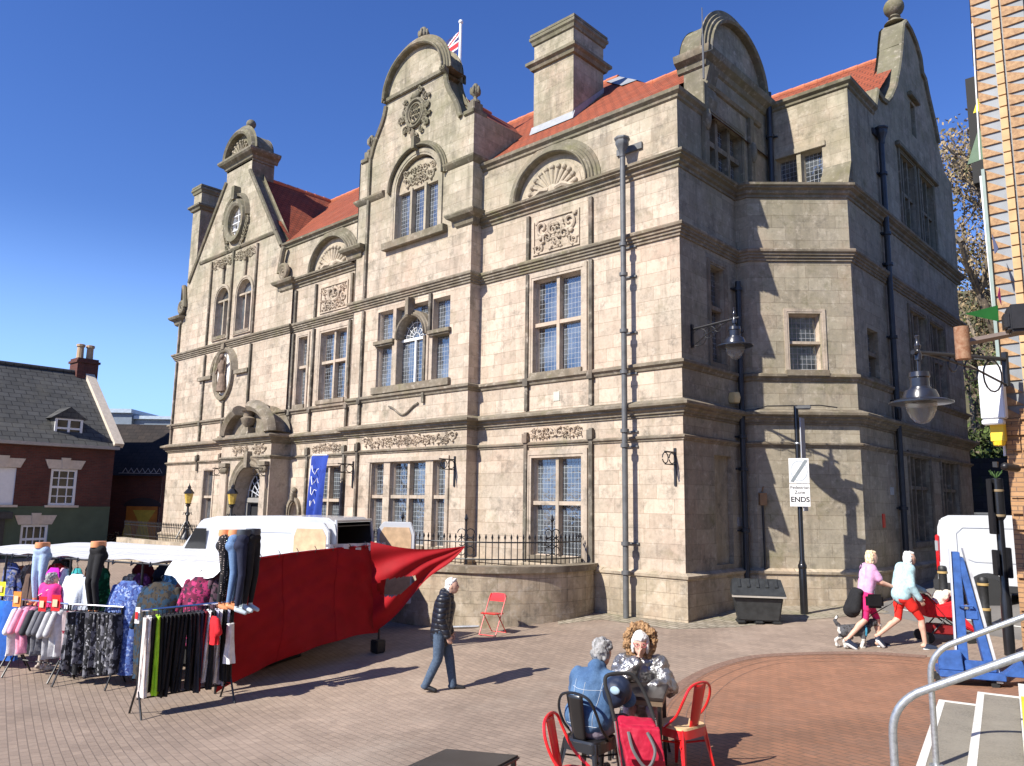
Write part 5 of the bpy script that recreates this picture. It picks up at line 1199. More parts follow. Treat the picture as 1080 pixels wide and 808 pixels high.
# bunting flags strung down the corner
for (px,py,d,cl,lab) in ((1040,98,14.2,(.72,.60,.03),'yellow bunting flag high on the corner of the orange brick building'),(1034,152,14.0,(.10,.16,.10),'dark green bunting flag hanging off the corner of the orange brick building')):
    c = at(px,py,d); mb = MB(); a = c+Vector((0,0,.32)); mb.mesh([a, c+Vector((.13,0,-.28)), c+Vector((-.22,-.05,-.34)), a+Vector((0,.015,0)), c+Vector((.13,.015,-.28)), c+Vector((-.22,-.035,-.34))], [(0,1,2),(5,4,3),(0,3,4,1),(1,4,5,2),(2,5,3,0)]); tag(mb.build('bunting_flag', plain('bunting '+lab[:6], cl, .7), smooth=0), lab, 'flag')
a, b, c = at(1017,331,11.5), at(1052,322,11.8), at(1053,339,11.8); o_ = Vector((.004,.012,0)); mb = MB(); mb.mesh([a,c,b,a+o_,c+o_,b+o_],[(0,1,2),(5,4,3),(0,3,4,1),(1,4,5,2),(2,5,3,0)]); tag(mb.build('bunting_flag', plain('bunting bright green', (.03,.30,.05), .7), smooth=0), 'bright green triangular bunting flag pointing left above the bracket lamp', 'flag')
a, b, c = at(1054,303,12.5), at(1056,322,12.5), at(1052,312,12.4); mb = MB(); mb.mesh([a,b,c,a+o_,b+o_,c+o_],[(0,1,2),(5,4,3),(0,3,4,1),(1,4,5,2),(2,5,3,0)]); tag(mb.build('bunting_flag', plain('bunting pink', (.75,.05,.30), .7), smooth=0), 'small pink bunting flag against the orange brick corner', 'flag')
a, b, c = at(1046,247,12.8), at(1053,262,12.6), at(1049,268,12.6); mb = MB(); mb.mesh([a,b,c,a+o_,b+o_,c+o_],[(0,1,2),(5,4,3),(0,3,4,1),(1,4,5,2),(2,5,3,0)]); tag(mb.build('bunting_flag', plain('bunting navy', (.03,.04,.10), .7), smooth=0), 'small navy bunting flag against the orange brick corner', 'flag')
lb_ = at(1060,379,12.4); lt = at(968,372,11.3); dv = lt-lb_
street_lamp('street_lamp', 'large black bell shaped street lamp on long scrolled arm from the orange brick building', lb_, dv, dv.length, .72, .42, s=1.25)
pj_ = MB(); a, b = at(1015,362,9.5), at(1076,350,10.2); pj_.tube([a.lerp(b,.05), b], .045, 4); tb = thing('timber_bracket', 'rusty cylinder on a weathered flat bar projecting above the large street lamp', 'bracket', b)
pj_.build('bar', plain('weathered bar', (.22,.17,.14), .8), tb, smooth=0)
mb = MB(); mb.lathe([(.0,-.2),(.085,-.2),(.085,.2),(.0,.2)], a+Vector((0,0,-.0)), 16); mb.build('cylinder', grain('flaking rust paint', (.20,.075,.03), (.33,.20,.12), 14), tb)
mb = MB(); c = at(1047,414,12.6); mb.box(c, (.34,.22,.86)); mb.box(c+Vector((-.02,-.0,-.48)), (.3,.2,.08)); tag(mb.build('utility_cabinet', plain('pale grey cabinet', (.66,.68,.70), .5, var=.08, scale=3), bev=.015), 'pale grey metal cabinet fixed to the corner of the orange brick building', 'cabinet')
mb = MB(); c = at(1053,456,12.6); mb.box(c, (.2,.16,.3)); mb.lathe([(.08,-.22),(.1,-.15)], c, 8); tag(mb.build('alarm_box', YEL, bev=.01), 'bright yellow box under the pale cabinet', 'box')
c = at(1060,492,11.8); mb = MB(); mb.cap(c, at(1072,494,11.9), .06,.06); mb.box(at(1050,490,11.7), (.06,.1,.08)); tag(mb.build('security_camera', IRON), 'black cylindrical security camera low on the orange brick wall', 'camera')
c = at(1078,337,9.0); mb = MB(); mb.box(c, (.3,.32,.32), .3); mb.box(c+Vector((-.14,-.06,-.02)), (.08,.26,.22), .3); tag(mb.build('floodlight', IRON, bev=.03), 'black floodlight cut by the right edge of the photo', 'light')
mb = MB(); c = at(1031,130,17); mb.box(at(1030,125,16.9)+Vector((.0,0,-.3)), (.26,.3,2.4)); tag(mb.build('flue_stack', plain('black flue', (.012,.012,.012), .8)), 'black square flue standing behind the corner of the orange brick building', 'flue')
mb = MB(); mb.tube([at(1024,0,17)+Vector((0,0,1)), at(1027,70,17)], .012, 5); tag(mb.build('overhead_wire', IRON), 'thin dark wire running up from the black flue', 'wire')
# hillside, retaining wall and trees behind
def terr(x, y): return 1.6+max(0, y-42)*.45+1.2*math.sin(x*.21)*.5
mb = MB(); nx, ny = 40, 24
for i in range(nx+1):
    for j in range(ny+1):
        x, y = -70+120*i/nx, 42+60*(j/ny)**1.3; mb.v.append(Vector((x, y, terr(x,y) if y > 42.1 else 1.0)))
for i in range(nx):
    for j in range(ny):
        a = i*(ny+1)+j; mb.f.append((a,a+ny+1,a+ny+2,a+1)); mb.m.append(0)
tag(mb.build('hillside', plain('rough hillside', (.085,.075,.035), .95, var=.4, scale=.6), fix=False, smooth=180), kind='structure')
mb = MB(); mb.box((-2,41.5,3.2), (22,.8,5.4)); tag(mb.build('retaining_wall', brick_mat('rubble wall with painted shade', (.06,.055,.05), (.045,.04,.036), (.02,.02,.018), bw=.7, rh=.3, extra=((.05,.07,.02), 1, .5, .7, .5))), 'rubble retaining wall, painted dark as shade, closing the side road behind the white van', 'wall')  # dark colour stands in for shade at the end of the road
LEAFD = pattern('dry brown foliage', [(.27,.20,.11),(.36,.27,.15),(.18,.16,.07),(.09,.11,.04)], 1.2)
LEAFG = pattern('green ivy foliage', [(.06,.085,.022),(.09,.13,.03),(.035,.05,.016),(.15,.12,.05)], 1.5)
BARK = grain('rough bark', (.09,.07,.05), (.25,.20,.14), 9, (1,1,.2), bumpk=.8)
def tree(name, label, x, y, h, r, seed, leaf, n=9000, dens=1.0, levels=4, ls=1.0, group='trees on the bank behind the hall', z=None):
    rnd = random.Random(seed); z0 = terr(x,y) if z is None else z; t = thing(name, label, 'tree', (x,y,z0), group)
    tips = []; mb = MB()
    def grow(p, d, L, rad, lev):
        q = p+d*L; m = p.lerp(q,.5)+Vector((rnd.uniform(-1,1),rnd.uniform(-1,1),0))*L*.07
        mb.tube([p,m,q],[rad,rad*.82,rad*.62],6 if lev < 3 else 3,lev < 2); tips.append((q, lev)); 
        if lev > 1: tips.append((m, lev))
        if lev < levels:
            for k in range(rnd.choice((2,3,3)) if lev else 6):
                a = rnd.uniform(0,6.28); sp = rnd.uniform(.35,.85); nd = (d+Vector((math.cos(a)*sp, math.sin(a)*sp, rnd.uniform(-.1,.35)))).normalized()
                grow(q if rnd.random() < .6 else m, nd, L*rnd.uniform(.55,.8), rad*.58, lev+1)
    grow(Vector((x,y,z0-.4)), Vector((rnd.uniform(-.06,.06),rnd.uniform(-.06,.06),1)), h*.36, h*.028, 0)
    mb.build('trunk', BARK, t)
    cr = MB(); cl = [q for (q, lv) in tips if lv >= 2]
    for i in range(n):
        c = rnd.choice(cl)+Vector((rnd.gauss(0,r*.16),rnd.gauss(0,r*.16),rnd.gauss(0,r*.15))); s_ = rnd.uniform(.05,.13)*(h/14)*ls
        a, e_ = rnd.uniform(0,6.28), rnd.uniform(-1.2,1.2); d = Vector((math.cos(a)*math.cos(e_),math.sin(a)*math.cos(e_),math.sin(e_)))*s_; w_ = d.cross(Vector((rnd.random(),rnd.random(),rnd.random()))).normalized()*s_*.55
        cr.poly([c-d, c+w_, c+d, c-w_])
    cr.build('crown', leaf, t, fix=False, smooth=0); return t
for (x,y,h,r,s_,lf,n,lab) in ((-7.4,47,19.5,3.4,1,LEAFD,16000,'tall brown leafed tree showing between the wing gable and the black flue'),(-5.2,49,18,3.8,2,LEAFD,16000,'dry brown tree partly hidden by the orange brick corner'),(-11,52,14,3.5,7,LEAFG,6000,'green tree mostly hidden behind the wing of the hall'),(-6.0,43.5,10,3.0,5,LEAFG,14000,'green ivy covered tree low down behind the end of the hall')):
    tree('broadleaf_tree', lab, x,y,h,r,s_,lf,n, levels=5 if lf is LEAFD else 4, ls=.85 if lf is LEAFD else .8)
iv = MB(); rnd = random.Random(12)
for k in range(14000):
    x = rnd.uniform(-12,4); y = 41.6+rnd.random()**1.4*9; c = Vector((x, y, max(terr(x,y),4.8)+rnd.random()**2*2.4+.5*math.sin(x*1.3)+.4)); s_ = rnd.uniform(.08,.2)
    a, e_ = rnd.uniform(0,6.28), rnd.uniform(-1.2,1.2); d = Vector((math.cos(a)*math.cos(e_),math.sin(a)*math.cos(e_),math.sin(e_)))*s_; w_ = d.cross(Vector((rnd.random(),rnd.random(),rnd.random()))).normalized()*s_*.6
    iv.poly([c-d, c+w_, c+d, c-w_])
tag(iv.build('ivy_undergrowth', LEAFG, fix=False, smooth=0), 'tangle of green ivy and scrub on the bank behind the hall', 'undergrowth', kind='stuff')

# plain blocks out of view, added to cut the sky light from the right
for (x0,x1,y0,y1,h,lab) in ((4.5,13,-8,14.5,11.5,'long orange brick block right of the steps, added out of view to block sky light'),(.6,9,25,41,12,'orange brick block beyond the side road, added out of view to block sky light')):
    nb = thing('added_brick_block', lab, 'building', ((x0+x1)/2,(y0+y1)/2,.5)); Fl = Fr((x0,0),(0,-1)); ws = []
    y = y0+1.2
    while y < y1-2: ws += [rect(-y-1.2,-y,2.2,3.8), rect(-y-1.2,-y,5.4,7.0), rect(-y-1.2,-y,8.4,9.8)]; y += 2.6
    mb = MB(); mb.plate(Fl, rect(-y1,-y0,.3,h), ws, depth=.15); mb.plate(Fr((0,y0),(1,0)), rect(x0,x1,.3,h), ()); mb.plate(Fr((0,y1),(-1,0)), rect(-x1,-x0,.3,h), ()); mb.poly([(x0,y0,h),(x1,y0,h),(x1,y1,h),(x0,y1,h)]); mb.build('wall', OBR, nb, smooth=0, fix=False)
    for w_ in ws:
        pb = MB(); pb.plate(Fl, w_, (), n=-.13); pb.build('window', CARG, nb, smooth=0, fix=False)
# ---------------------------------------------------------------- market stall
CF0, CF1 = Vector((-12.45,6.46,0)), Vector((-19.6,4.16,0)); CB0, CB1 = Vector((-12.62,9.85,0)), Vector((-20.4,7.6,0))
st = thing('market_stall', 'clothes market stall with white striped canopy over dark poles', 'market stall', (-15,6.5,.5))
mb = MB(); NU, NV = 60, 20; ZF, ZB = 2.44, 2.70
for i in range(NU+1):
    for j in range(NV+1):
        s_, q = i/NU, j/NV; f = CF0.lerp(CF1,s_); b = CB0.lerp(CB1,s_); p = f.lerp(b,q)
        z = ZF+(ZB-ZF-.24*min(1,s_/.22))*min(1,q*1.15)+.02*math.sin(s_*50+q*4)*(1-q)+.015*math.sin(q*18+s_*7)-.035*math.sin(s_*math.pi*6)**2*(1-q)
        mb.v.append(Vector((p.x,p.y,z)))
for i in range(NU):
    for j in range(NV):
        a = i*(NV+1)+j; mb.f.append((a,a+NV+1,a+NV+2,a+1)); mb.m.append(0)
mb.build('canopy', CANOPY, st, fix=False, smooth=180)
mb = MB()   # the loose end of the sheet hanging over the corner
for i in range(13):
    for j in range(9):
        s_, q = i/12, j/8; f = CF0.lerp(CF1,s_*.16)+Vector((.05,.0,0)); z = ZF+.03-(.38*q*(1-abs(s_-.55)*1.1))-.03*math.sin(s_*14)*q
        mb.v.append(Vector((f.x+.06*math.sin(s_*11+q*2)*q, f.y-.16*q+.05*math.sin(s_*9)*q, z)))
for i in range(12):
    for j in range(8):
        a = i*9+j; mb.f.append((a,a+9,a+10,a+1)); mb.m.append(0)
mb.build('canopy_flap', CANOPY, st, fix=False, smooth=180)
mb = MB()
p0_, p1_ = CB0, CF0
for i in range(17):
    for j in range(7):
        s_, q = i/16, j/6; p = CB0.lerp(CF0, s_*.42); mb.v.append(Vector((p.x+.10+.03*math.sin(s_*30), p.y, 2.73-.19*q*(1-s_*.75))))
for i in range(16):
    for j in range(6):
        a = i*7+j; mb.f.append((a,a+7,a+8,a+1)); mb.m.append(0)
mb.build('canopy_valance', CANOPY, st, fix=False, smooth=180)
for k, (a, b, zt) in enumerate(((CF0,CF1,ZF),(CB0,CB1,ZB))):
    for s_ in (0,.25,.5,.75,1):
        p = a.lerp(b,s_); mb = MB(); mb.tube([(p.x,p.y,gz(p.x,p.y)),(p.x,p.y,zt-.03-(.24 if k and s_ else 0))],.022,8); mb.build('pole', IRON, st)
    mb = MB(); mb.tube([Vector((a.x,a.y,zt-.05)),a.lerp(b,.22)+Vector((0,0,zt-.05-(.24 if k else 0))),Vector((b.x,b.y,zt-.05-(.24 if k else 0)))],.018,6); mb.build('frame_bar', IRON, st)
for s_ in (0,.25,.5,.75,1):
    f, b = CF0.lerp(CF1,s_), CB0.lerp(CB1,s_); mb = MB(); mb.tube([Vector((f.x,f.y,ZF-.05)),Vector((b.x,b.y,ZB-.05-(.24 if s_ else 0)))],.018,6); mb.build('frame_bar', IRON, st)
mb = MB(); p = CB0; mb.box((p.x+.05,p.y-.05,gz(p.x,p.y)+.12),(.22,.22,.24)); mb.build('pole_weight', IRON, st, bev=.02)
for k in range(16):
    p = CF0.lerp(CF1, (k+.5)/16); mb = MB(); mb.tube([Vector((p.x-.05,p.y-.02,ZF-.02)),Vector((p.x,p.y-.05,ZF-.09)),Vector((p.x+.06,p.y-.02,ZF-.05))],.012,5); mb.build('tie', IRON, st)
# red tarpaulin closing the end of the stall
def sheet(name, fn, nu, nv, mat, parent=None):
    mb = MB()
    for i in range(nu+1):
        for j in range(nv+1): mb.v.append(Vector(fn(i/nu, j/nv)))
    for i in range(nu):
        for j in range(nv):
            a = i*(nv+1)+j; mb.f.append((a,a+nv+1,a+nv+2,a+1)); mb.m.append(0)
    return mb.build(name, mat, parent, fix=False, smooth=180)
def side(s_, q):
    p = CB0.lerp(CF0,s_); zb = gz(p.x,p.y)+.02+.34*(1-s_)+.25*math.sin(s_*math.pi)*(1-s_*.3); zt = 2.70-.05*s_-.30*s_*s_*.5
    z = zt+(zb-zt)*q
    out = .07*math.sin(q*5+s_*7)*(.3+q)+.03*math.sin(s_*24+q*7)*q+.022*abs(math.sin((s_*1.6+q)*13+math.sin(s_*9)))*(1-q*.4)+.018*abs(math.sin(q*19-s_*11))*(.3+s_)+.12*q*(1-q)
    return (p.x+.06+out, p.y, z)
tp_ = tag(sheet('red_tarpaulin', side, 90, 50, TARP), 'large dark red tarpaulin sheet closing the end of the clothes stall', 'tarpaulin')
for s_ in (.34,.68):
    mb = MB(); mb.tube([Vector(side(s_, q/40))+Vector((.004,0,0)) for q in range(41)], .006, 5); mb.build('seam', TARP, tp_)
mb = MB(); mb.tube([Vector(side(q/60, .012))+Vector((.006,0,0)) for q in range(61)], .012, 5); mb.build('hem', TARP, tp_)
for k in range(9):
    mb = MB(); q = Vector(side((k+.4)/9, .02)); mb.tube([q+Vector((.02,0,-.02)), q+Vector((.03,.02,.05)), q+Vector((-.03,.02,.10))], .007, 5); mb.build('tie', IRON, tp_)
# second sheet flying out to a corner tied to the railing
TP, TQ = at(391,571,15.0), at(490,576,15.2)
def fly(s_, q):
    top = TP.lerp(TQ,s_); top = Vector((top.x,top.y,top.z-.10*math.sin(s_*math.pi)))
    a = at(394,668,15.0); bot = a.lerp(TQ, s_**.85); 
    hole = .0
    p = top.lerp(bot, q); d = Vector((.68,-.73,0))
    w_ = .20*math.sin(q*3.1)*(1-s_)*math.sin(s_*5)+.05*math.sin(q*17+s_*6)*(1-s_)+.10*math.sin(s_*math.pi)*q
    return p+d*w_+Vector((0,0,-.06*math.sin(s_*9)*q))
mb = MB(); NU, NV = 46, 40
for i in range(NU+1):
    for j in range(NV+1): mb.v.append(fly(i/NU, j/NV))
for i in range(NU):
    for j in range(NV):
        s_, q = (i+.5)/NU, (j+.5)/NV
        if ((s_-.24)/.20)**2+((q-.60-.5*(s_-.2))/.13)**2 < 1: continue
        a = i*(NV+1)+j; mb.f.append((a,a+NV+1,a+NV+2,a+1)); mb.m.append(0)
tag(mb.build('red_tarpaulin', TARP, fix=False, smooth=180), 'brighter red tarpaulin pulled out to a point towards the railing, with a torn hole', 'tarpaulin')
# ---- clothes
def garment(name, mat, top, wdir, w, h, d, label, cat, group=None, kind='trousers', seed=0, rip=.18, lean=0.0):
    rnd = random.Random(seed); mb = MB(); W_ = Vector((wdir[0],wdir[1],0)).normalized(); N_ = Vector((-W_.y,W_.x,0)); top = Vector(top)
    seg, n = 22, 15; ph = rnd.uniform(0,6.28); kf = rnd.choice((3,4,5))
    def loft(fa, fb, fc, n=n, hh=None):
        b0 = len(mb.v)
        for i in range(n+1):
            t = i/n; a, b = fa(t), fb(t); c = fc(t)
            for k in range(seg):
                th = 2*math.pi*k/seg; r = 1+rip*t*math.sin(kf*th+ph+1.5*t)+.06*math.sin(7*th+ph*2+9*t)
                mb.v.append(c+W_*(a*r*math.cos(th))+N_*(b*r*math.sin(th)))
        for i in range(n):
            for k in range(seg):
                a0 = b0+i*seg+k; a1 = b0+i*seg+(k+1) % seg; mb.f.append((a0,a1,a1+seg,a0+seg)); mb.m.append(0)
        mb.f.append(tuple(b0+k for k in range(seg))[::-1]); mb.m.append(0); mb.f.append(tuple(b0+n*seg+k for k in range(seg))); mb.m.append(0)
    sway = Vector((rnd.uniform(-.05,.05),rnd.uniform(-.05,.05),0))+W_*lean; h *= rnd.uniform(.93,1.05); w *= rnd.uniform(.92,1.08); d *= rnd.uniform(.85,1.2); rip *= rnd.uniform(.8,1.6)
    cen = lambda t: top+sway*t*h+Vector((0,0,-h*t))
    if kind == 'trousers': loft(lambda t: w*.5*(.92-.18*t), lambda t: d*.5*(.75+.35*t), cen)
    elif kind == 'dress':
        loft(lambda t: w*.5*(.45+.55*min(1,t*9) if t < .11 else (1-.22*math.sin(min(1,(t-.11)/.35)*math.pi)+.12*t)), lambda t: d*.5*(.35+.65*min(1,t*4)), cen)
    else:
        loft(lambda t: w*.5*(.40+.6*min(1,t*8) if t < .125 else .98+.06*math.sin(t*5)), lambda t: d*.5*(.4+.6*min(1,t*4)), cen)
        for s_ in (-1,1):
            a = top+W_*(s_*w*.40)+Vector((0,0,-.06*h-.03)); b = a+W_*(s_*w*.24)+Vector((0,0,-.40*h)); mb.cap(a,b,.055 if w > .35 else .04,.06,9)
    o = mb.build(name, mat, None, smooth=60); tag(o, label, cat, group)
    hb = MB(); hb.tube([top+Vector((0,0,-.01)), top+Vector((0,0,.05)), top+Vector((0,0,.09))+W_*.03, top+Vector((0,0,.11))], .005, 5); hb.tube([top-W_*w*.34+Vector((0,0,-.05)), top+Vector((0,0,.015)), top+W_*w*.34+Vector((0,0,-.05))], .008, 5)
    hb.build('hanger', IRON, o); return o
def rack(label, a, b, h, feet=.28):
    a, b = Vector((a[0],a[1],gz(*a))), Vector((b[0],b[1],gz(*b))); d = (b-a).normalized(); nrm = Vector((-d.y,d.x,0)); t = thing('clothes_rack', label, 'clothes rack', a.lerp(b,.5), 'chrome and black rails of the clothes stall')
    for p in (a,b):
        mb = MB(); mb.tube([p+nrm*feet, p+Vector((0,0,.42))+nrm*.03, p+Vector((0,0,h))], .016, 7); mb.tube([p-nrm*feet, p+Vector((0,0,.42))-nrm*.03, p+Vector((0,0,h-.02))], .016, 7); mb.build('upright', IRON, t)
    mb = MB(); mb.tube([a+Vector((0,0,h))-d*.03, b+Vector((0,0,h))+d*.03], .018, 8); mb.build('rail', CHROME, t); mb = MB(); mb.tube([a+Vector((0,0,.25)), b+Vector((0,0,.25))], .013, 6); mb.build('lower_rail', IRON, t)
    return a, b, d, nrm
BLK = fabric('black jersey', (.008,.008,.009), var=.4); WHT = fabric('white cotton', (.72,.71,.70)); CRM = fabric('cream cotton', (.62,.55,.50)); LIME = fabric('lime green', (.42,.75,.03)); NVY = fabric('navy', (.012,.016,.04)); CHAR = fabric('charcoal', (.035,.035,.04)); REDF = fabric('red', (.60,.012,.02)); LAV = fabric('pale lavender', (.50,.50,.62)); MAR = fabric('maroon', (.16,.01,.02))
# front rack: a row of trousers
a, b, d, nrm = rack('clothes rack in front, filled with black and white trousers', (-12.05,5.05), (-11.93,6.40), 1.50)
row = [('cream',CRM,'cream trousers at the near end of the front rack'),('white',WHT,'long white trousers second from the near end of the front rack'),('black',BLK,None),('lime',LIME,'lime green trousers between black pairs on the front rack')]+[('black',BLK,None)]*9+[('charcoal',CHAR,'charcoal trousers ending the black run on the front rack'),('navy',NVY,'navy trousers between charcoal and maroon pairs on the front rack'),('maroon',MAR,'dark maroon trousers on the front rack'),('white',WHT,'white trousers with red top folded beside them on the front rack'),('black',BLK,None),('lavender',LAV,'pale lavender trousers on the front rack'),('white',WHT,'white trousers right of the lavender pair on the front rack'),('black',BLK,None),('lavender',LAV,'pale grey lavender trousers pushed outward near the far end of the front rack'),('black',BLK,None)]
n = len(row)
for i, (c, m_, lab) in enumerate(row):
    p = a+(b-a)*((i+.5)/n)+Vector((0,0,1.40)); lab = lab or 'black trousers on the front rack, one of its alike black pairs'
    garment('trousers', m_, p, (nrm.x+.25*d.x, nrm.y+.25*d.y), .34, 1.13 if c != 'navy' else 1.0, .085, lab, 'trousers', 'trousers on the front rack', seed=i, lean=-.06 if i in (0,1,3) else (.09 if i in (18,21) else 0))
p = a+(b-a)*.70+Vector((.12,0,1.36)); garment('folded_top', REDF, p+Vector((.1,0,-.02)), (nrm.x,nrm.y), .3, .42, .1, 'small red top hanging in front of white trousers on the front rack', 'top', 'trousers on the front rack', kind='top', seed=91)
p = a+(b-a)*.9+Vector((.2,0,1.2)); garment('folded_top', WHT, p, (nrm.x+.6*d.x,nrm.y+.6*d.y), .22, .62, .12, 'white garment swinging off the far end of the front rack', 'top', 'trousers on the front rack', seed=92)
# middle rack of patterned skirts
GP_ = pattern('black and white print', [(.012,.012,.014),(.40,.40,.41),(.02,.02,.022)], 11, thr=(.56,.50,.6)); GP2 = pattern('grey leaf print', [(.02,.02,.025),(.16,.16,.18),(.5,.5,.5)], 9, thr=(.50,.64,.7))
a, b, d, nrm = rack('clothes rack with black and white printed skirts, behind the front rack', (-14.75,4.95), (-14.0,5.5), 1.28)
for i in range(12):
    lab = ('burgundy printed skirt at the left end of the middle rack','white and black printed skirt in the middle rack row, one of its alike prints','grey leaf print skirt in the middle rack row, one of its alike prints')[0 if i == 0 else 1+i % 2]
    garment('skirt', pattern('burgundy print', [(.22,.01,.03),(.5,.4,.4)], 8) if i == 0 else (GP_, GP2)[i % 2], a+(b-a)*((i+.5)/12)+Vector((0,0,1.17)), (nrm.x+.3,nrm.y), .36, .82+.1*(i % 3), .15, lab, 'skirt', 'printed skirts on the middle rack', seed=20+i, rip=.28)
# rack of plain tops
a, b, d, nrm = rack('clothes rack with pink and grey tops by the woman in pink', (-15.85,4.55), (-14.95,4.98), 1.25)
cols = [(fabric('white fleece', (.7,.68,.66)),'white top at the left end of the pink and grey rack'),(fabric('pale pink', (.72,.32,.42)),'pale pink hooded top on the pink and grey rack'),(fabric('rose pink', (.70,.25,.36)),'rose pink top beside the pale pink one'),(CHAR,'dark charcoal cardigan beside the rose pink top'),(fabric('mid grey', (.16,.16,.17)),'mid grey cardigan in the centre of the pink and grey rack'),(fabric('slate grey', (.11,.11,.125)),'slate grey cardigan right of centre on the pink and grey rack'),(fabric('pale grey', (.42,.42,.43)),'pale grey top near the right end of the pink and grey rack'),(fabric('silver grey', (.5,.5,.5)),'silver grey top at the right end of the pink and grey rack')]
for i, (m_, lab) in enumerate(cols):
    garment('cardigan', m_, a+(b-a)*((i+.5)/8)+Vector((0,0,1.15)), (nrm.x+.35,nrm.y), .42, .78, .14, lab, 'top', 'plain tops on the pink and grey rack', kind='top', seed=40+i)
a, b, d, nrm = rack('clothes rack with bright blue dresses at the left edge', (-17.15,4.25), (-16.35,4.62), 1.25)
BLU = fabric('bright blue', (.02,.14,.52)); BLU2 = fabric('deep blue', (.015,.09,.36))
for i in range(4):
    garment('blue_dress', (BLU,BLU2)[i % 2], a+(b-a)*((i+.6)/4.4)+Vector((0,0,1.15)), (.75,.5), .40, 1.0, .16, ('bright blue dress at the left end of its rack','deep blue dress second from the left on its rack','bright blue dress third from the left on its rack','deep blue dress at the right end of its rack')[i], 'dress', 'blue dresses by the left edge', kind='dress', seed=60+i)
# garments hung from the canopy bar and upper rails
FDIR = (CF1-CF0).normalized()
def hung(s_, off, z, name, mat, w, h, label, cat, kind='dress', seed=1, d=.2, rot=0.0, grp='garments hung from the stall canopy'):
    p = CF0.lerp(CF1, s_); dv = Vector((FDIR.x*math.cos(rot)-FDIR.y*math.sin(rot), FDIR.x*math.sin(rot)+FDIR.y*math.cos(rot)))
    return garment(name, mat, (p.x-.02*off*0+FDIR.y*off*1.0*0, p.y+off, z), (dv.x,dv.y), w, h, d, label, cat, grp, kind, seed, rip=.22)
MAG = fabric('magenta', (.55,.01,.42)); TEAL = fabric('turquoise', (.03,.36,.36)); PNK2 = fabric('soft pink', (.7,.4,.5))
hung(.58,.1,2.2,'dress',MAG,.42,1.15,'bright magenta dress hung from the canopy','dress',seed=2)
hung(.555,.16,2.2,'dress',PNK2,.3,.9,'soft pink dress partly behind the magenta dress','dress',seed=22)
hung(.525,.05,2.2,'dress',fabric('ivory',(.72,.74,.68)),.24,1.35,'slim ivory dress between the magenta and turquoise dresses','dress',seed=3)
hung(.495,.1,2.22,'dress',TEAL,.34,1.25,'turquoise dress hung from the canopy','dress',seed=4)
hung(.42,-.25,2.16,'blouse',fabric('sky white blouse',(.70,.75,.80)),.58,1.0,'loose white blouse on a black hanger at the front of the stall','blouse',kind='top',seed=5,d=.28)
hung(.235,-.3,2.12,'tunic',pattern('blue paisley',[(.07,.13,.36),(.30,.38,.58),(.03,.05,.20)],15, thr=(.54,.52,.6)),.62,1.62,'long blue paisley tunic hanging left of the teal patterned one','tunic',kind='top',seed=6,d=.3,rot=.2)
hung(.125,-.32,2.14,'tunic',pattern('teal and brown print',[(.006,.03,.06),(.035,.026,.016),(.008,.055,.10),(.008,.008,.01)],9, thr=(.46,.62,.55)),.80,1.45,'big dark teal and brown patterned tunic above the front rack','tunic',kind='top',seed=7,d=.34,rot=.25)
hung(.05,-.08,2.25,'tunic',pattern('pink ikat print',[(.16,.01,.045),(.42,.03,.13),(.04,.01,.03)],10, thr=(.52,.54,.6)),.55,1.15,'pink and maroon patterned tunic at the corner of the stall','tunic',kind='top',seed=8,d=.3,rot=.5)
hung(.02,.1,2.3,'tunic',pattern('black lace',[(.008,.008,.01),(.10,.05,.07)],14),.4,1.2,'black lace tunic tucked beside the red tarpaulin','tunic',kind='top',seed=9,d=.2,rot=.9)
hung(.75,.5,2.2,'dress',fabric('brown coat',(.10,.06,.045)),.4,1.1,'brown coat hanging inside the stall behind the woman in pink','coat',seed=10); hung(.82,.4,2.2,'dress',pattern('dark floral',[(.01,.02,.05),(.05,.08,.25),(.2,.2,.25)],9),.5,1.0,'dark blue floral dress inside the left half of the stall','dress',seed=11); hung(.93,.3,2.2,'dress',pattern('grey floral',[(.15,.16,.18),(.4,.42,.45)],9),.5,.9,'grey floral dress near the left edge inside the stall','dress',seed=12)
hung(.70,1.4,2.25,'dress',BLK,.6,1.5,'black dress deep in the stall behind the woman in pink','dress',seed=13); hung(.40,1.2,2.25,'dress',NVY,.6,1.5,'navy dress deep in the stall behind the white blouse','dress',seed=14); hung(.30,1.5,2.25,'dress',CHAR,.7,1.5,'charcoal dress deep in the stall behind the paisley tunic','dress',seed=15); hung(.55,1.6,2.25,'dress',MAR,.6,1.5,'maroon dress deep in the stall behind the turquoise dress','dress',seed=16)
hung(.86,1.5,2.25,'dress',BLK,.7,1.6,'black dress deep in the left half of the stall','dress',seed=17); hung(.16,1.4,2.25,'dress',NVY,.7,1.5,'navy dress deep in the stall behind the teal tunic','dress',seed=18)
for k, (nm, c) in enumerate((('sea green',(.05,.30,.22)),('mustard',(.50,.30,.03)),('coral',(.65,.16,.10)),('sky blue',(.16,.38,.62)),('plum',(.15,.02,.12)),('cream',(.6,.55,.45)),('emerald',(.01,.22,.08)),('orange',(.68,.22,.02)),('violet',(.20,.06,.40)),('scarlet',(.55,.02,.02)),('dove grey',(.32,.32,.34)),('rust',(.30,.08,.03)))):
    hung(.10+.073*k, .75+.2*(k % 2), 2.18-.05*(k % 3), 'garment', pattern(nm+' print',[c,tuple(x*.55 for x in c),tuple(min(1,x*1.6+.05) for x in c)],8), .46, .95+.08*(k % 3), nm+' printed garment on the inner rail of the stall', 'garment', kind=('dress','top')[k % 2], seed=200+k, grp='garments on the inner rail of the stall')
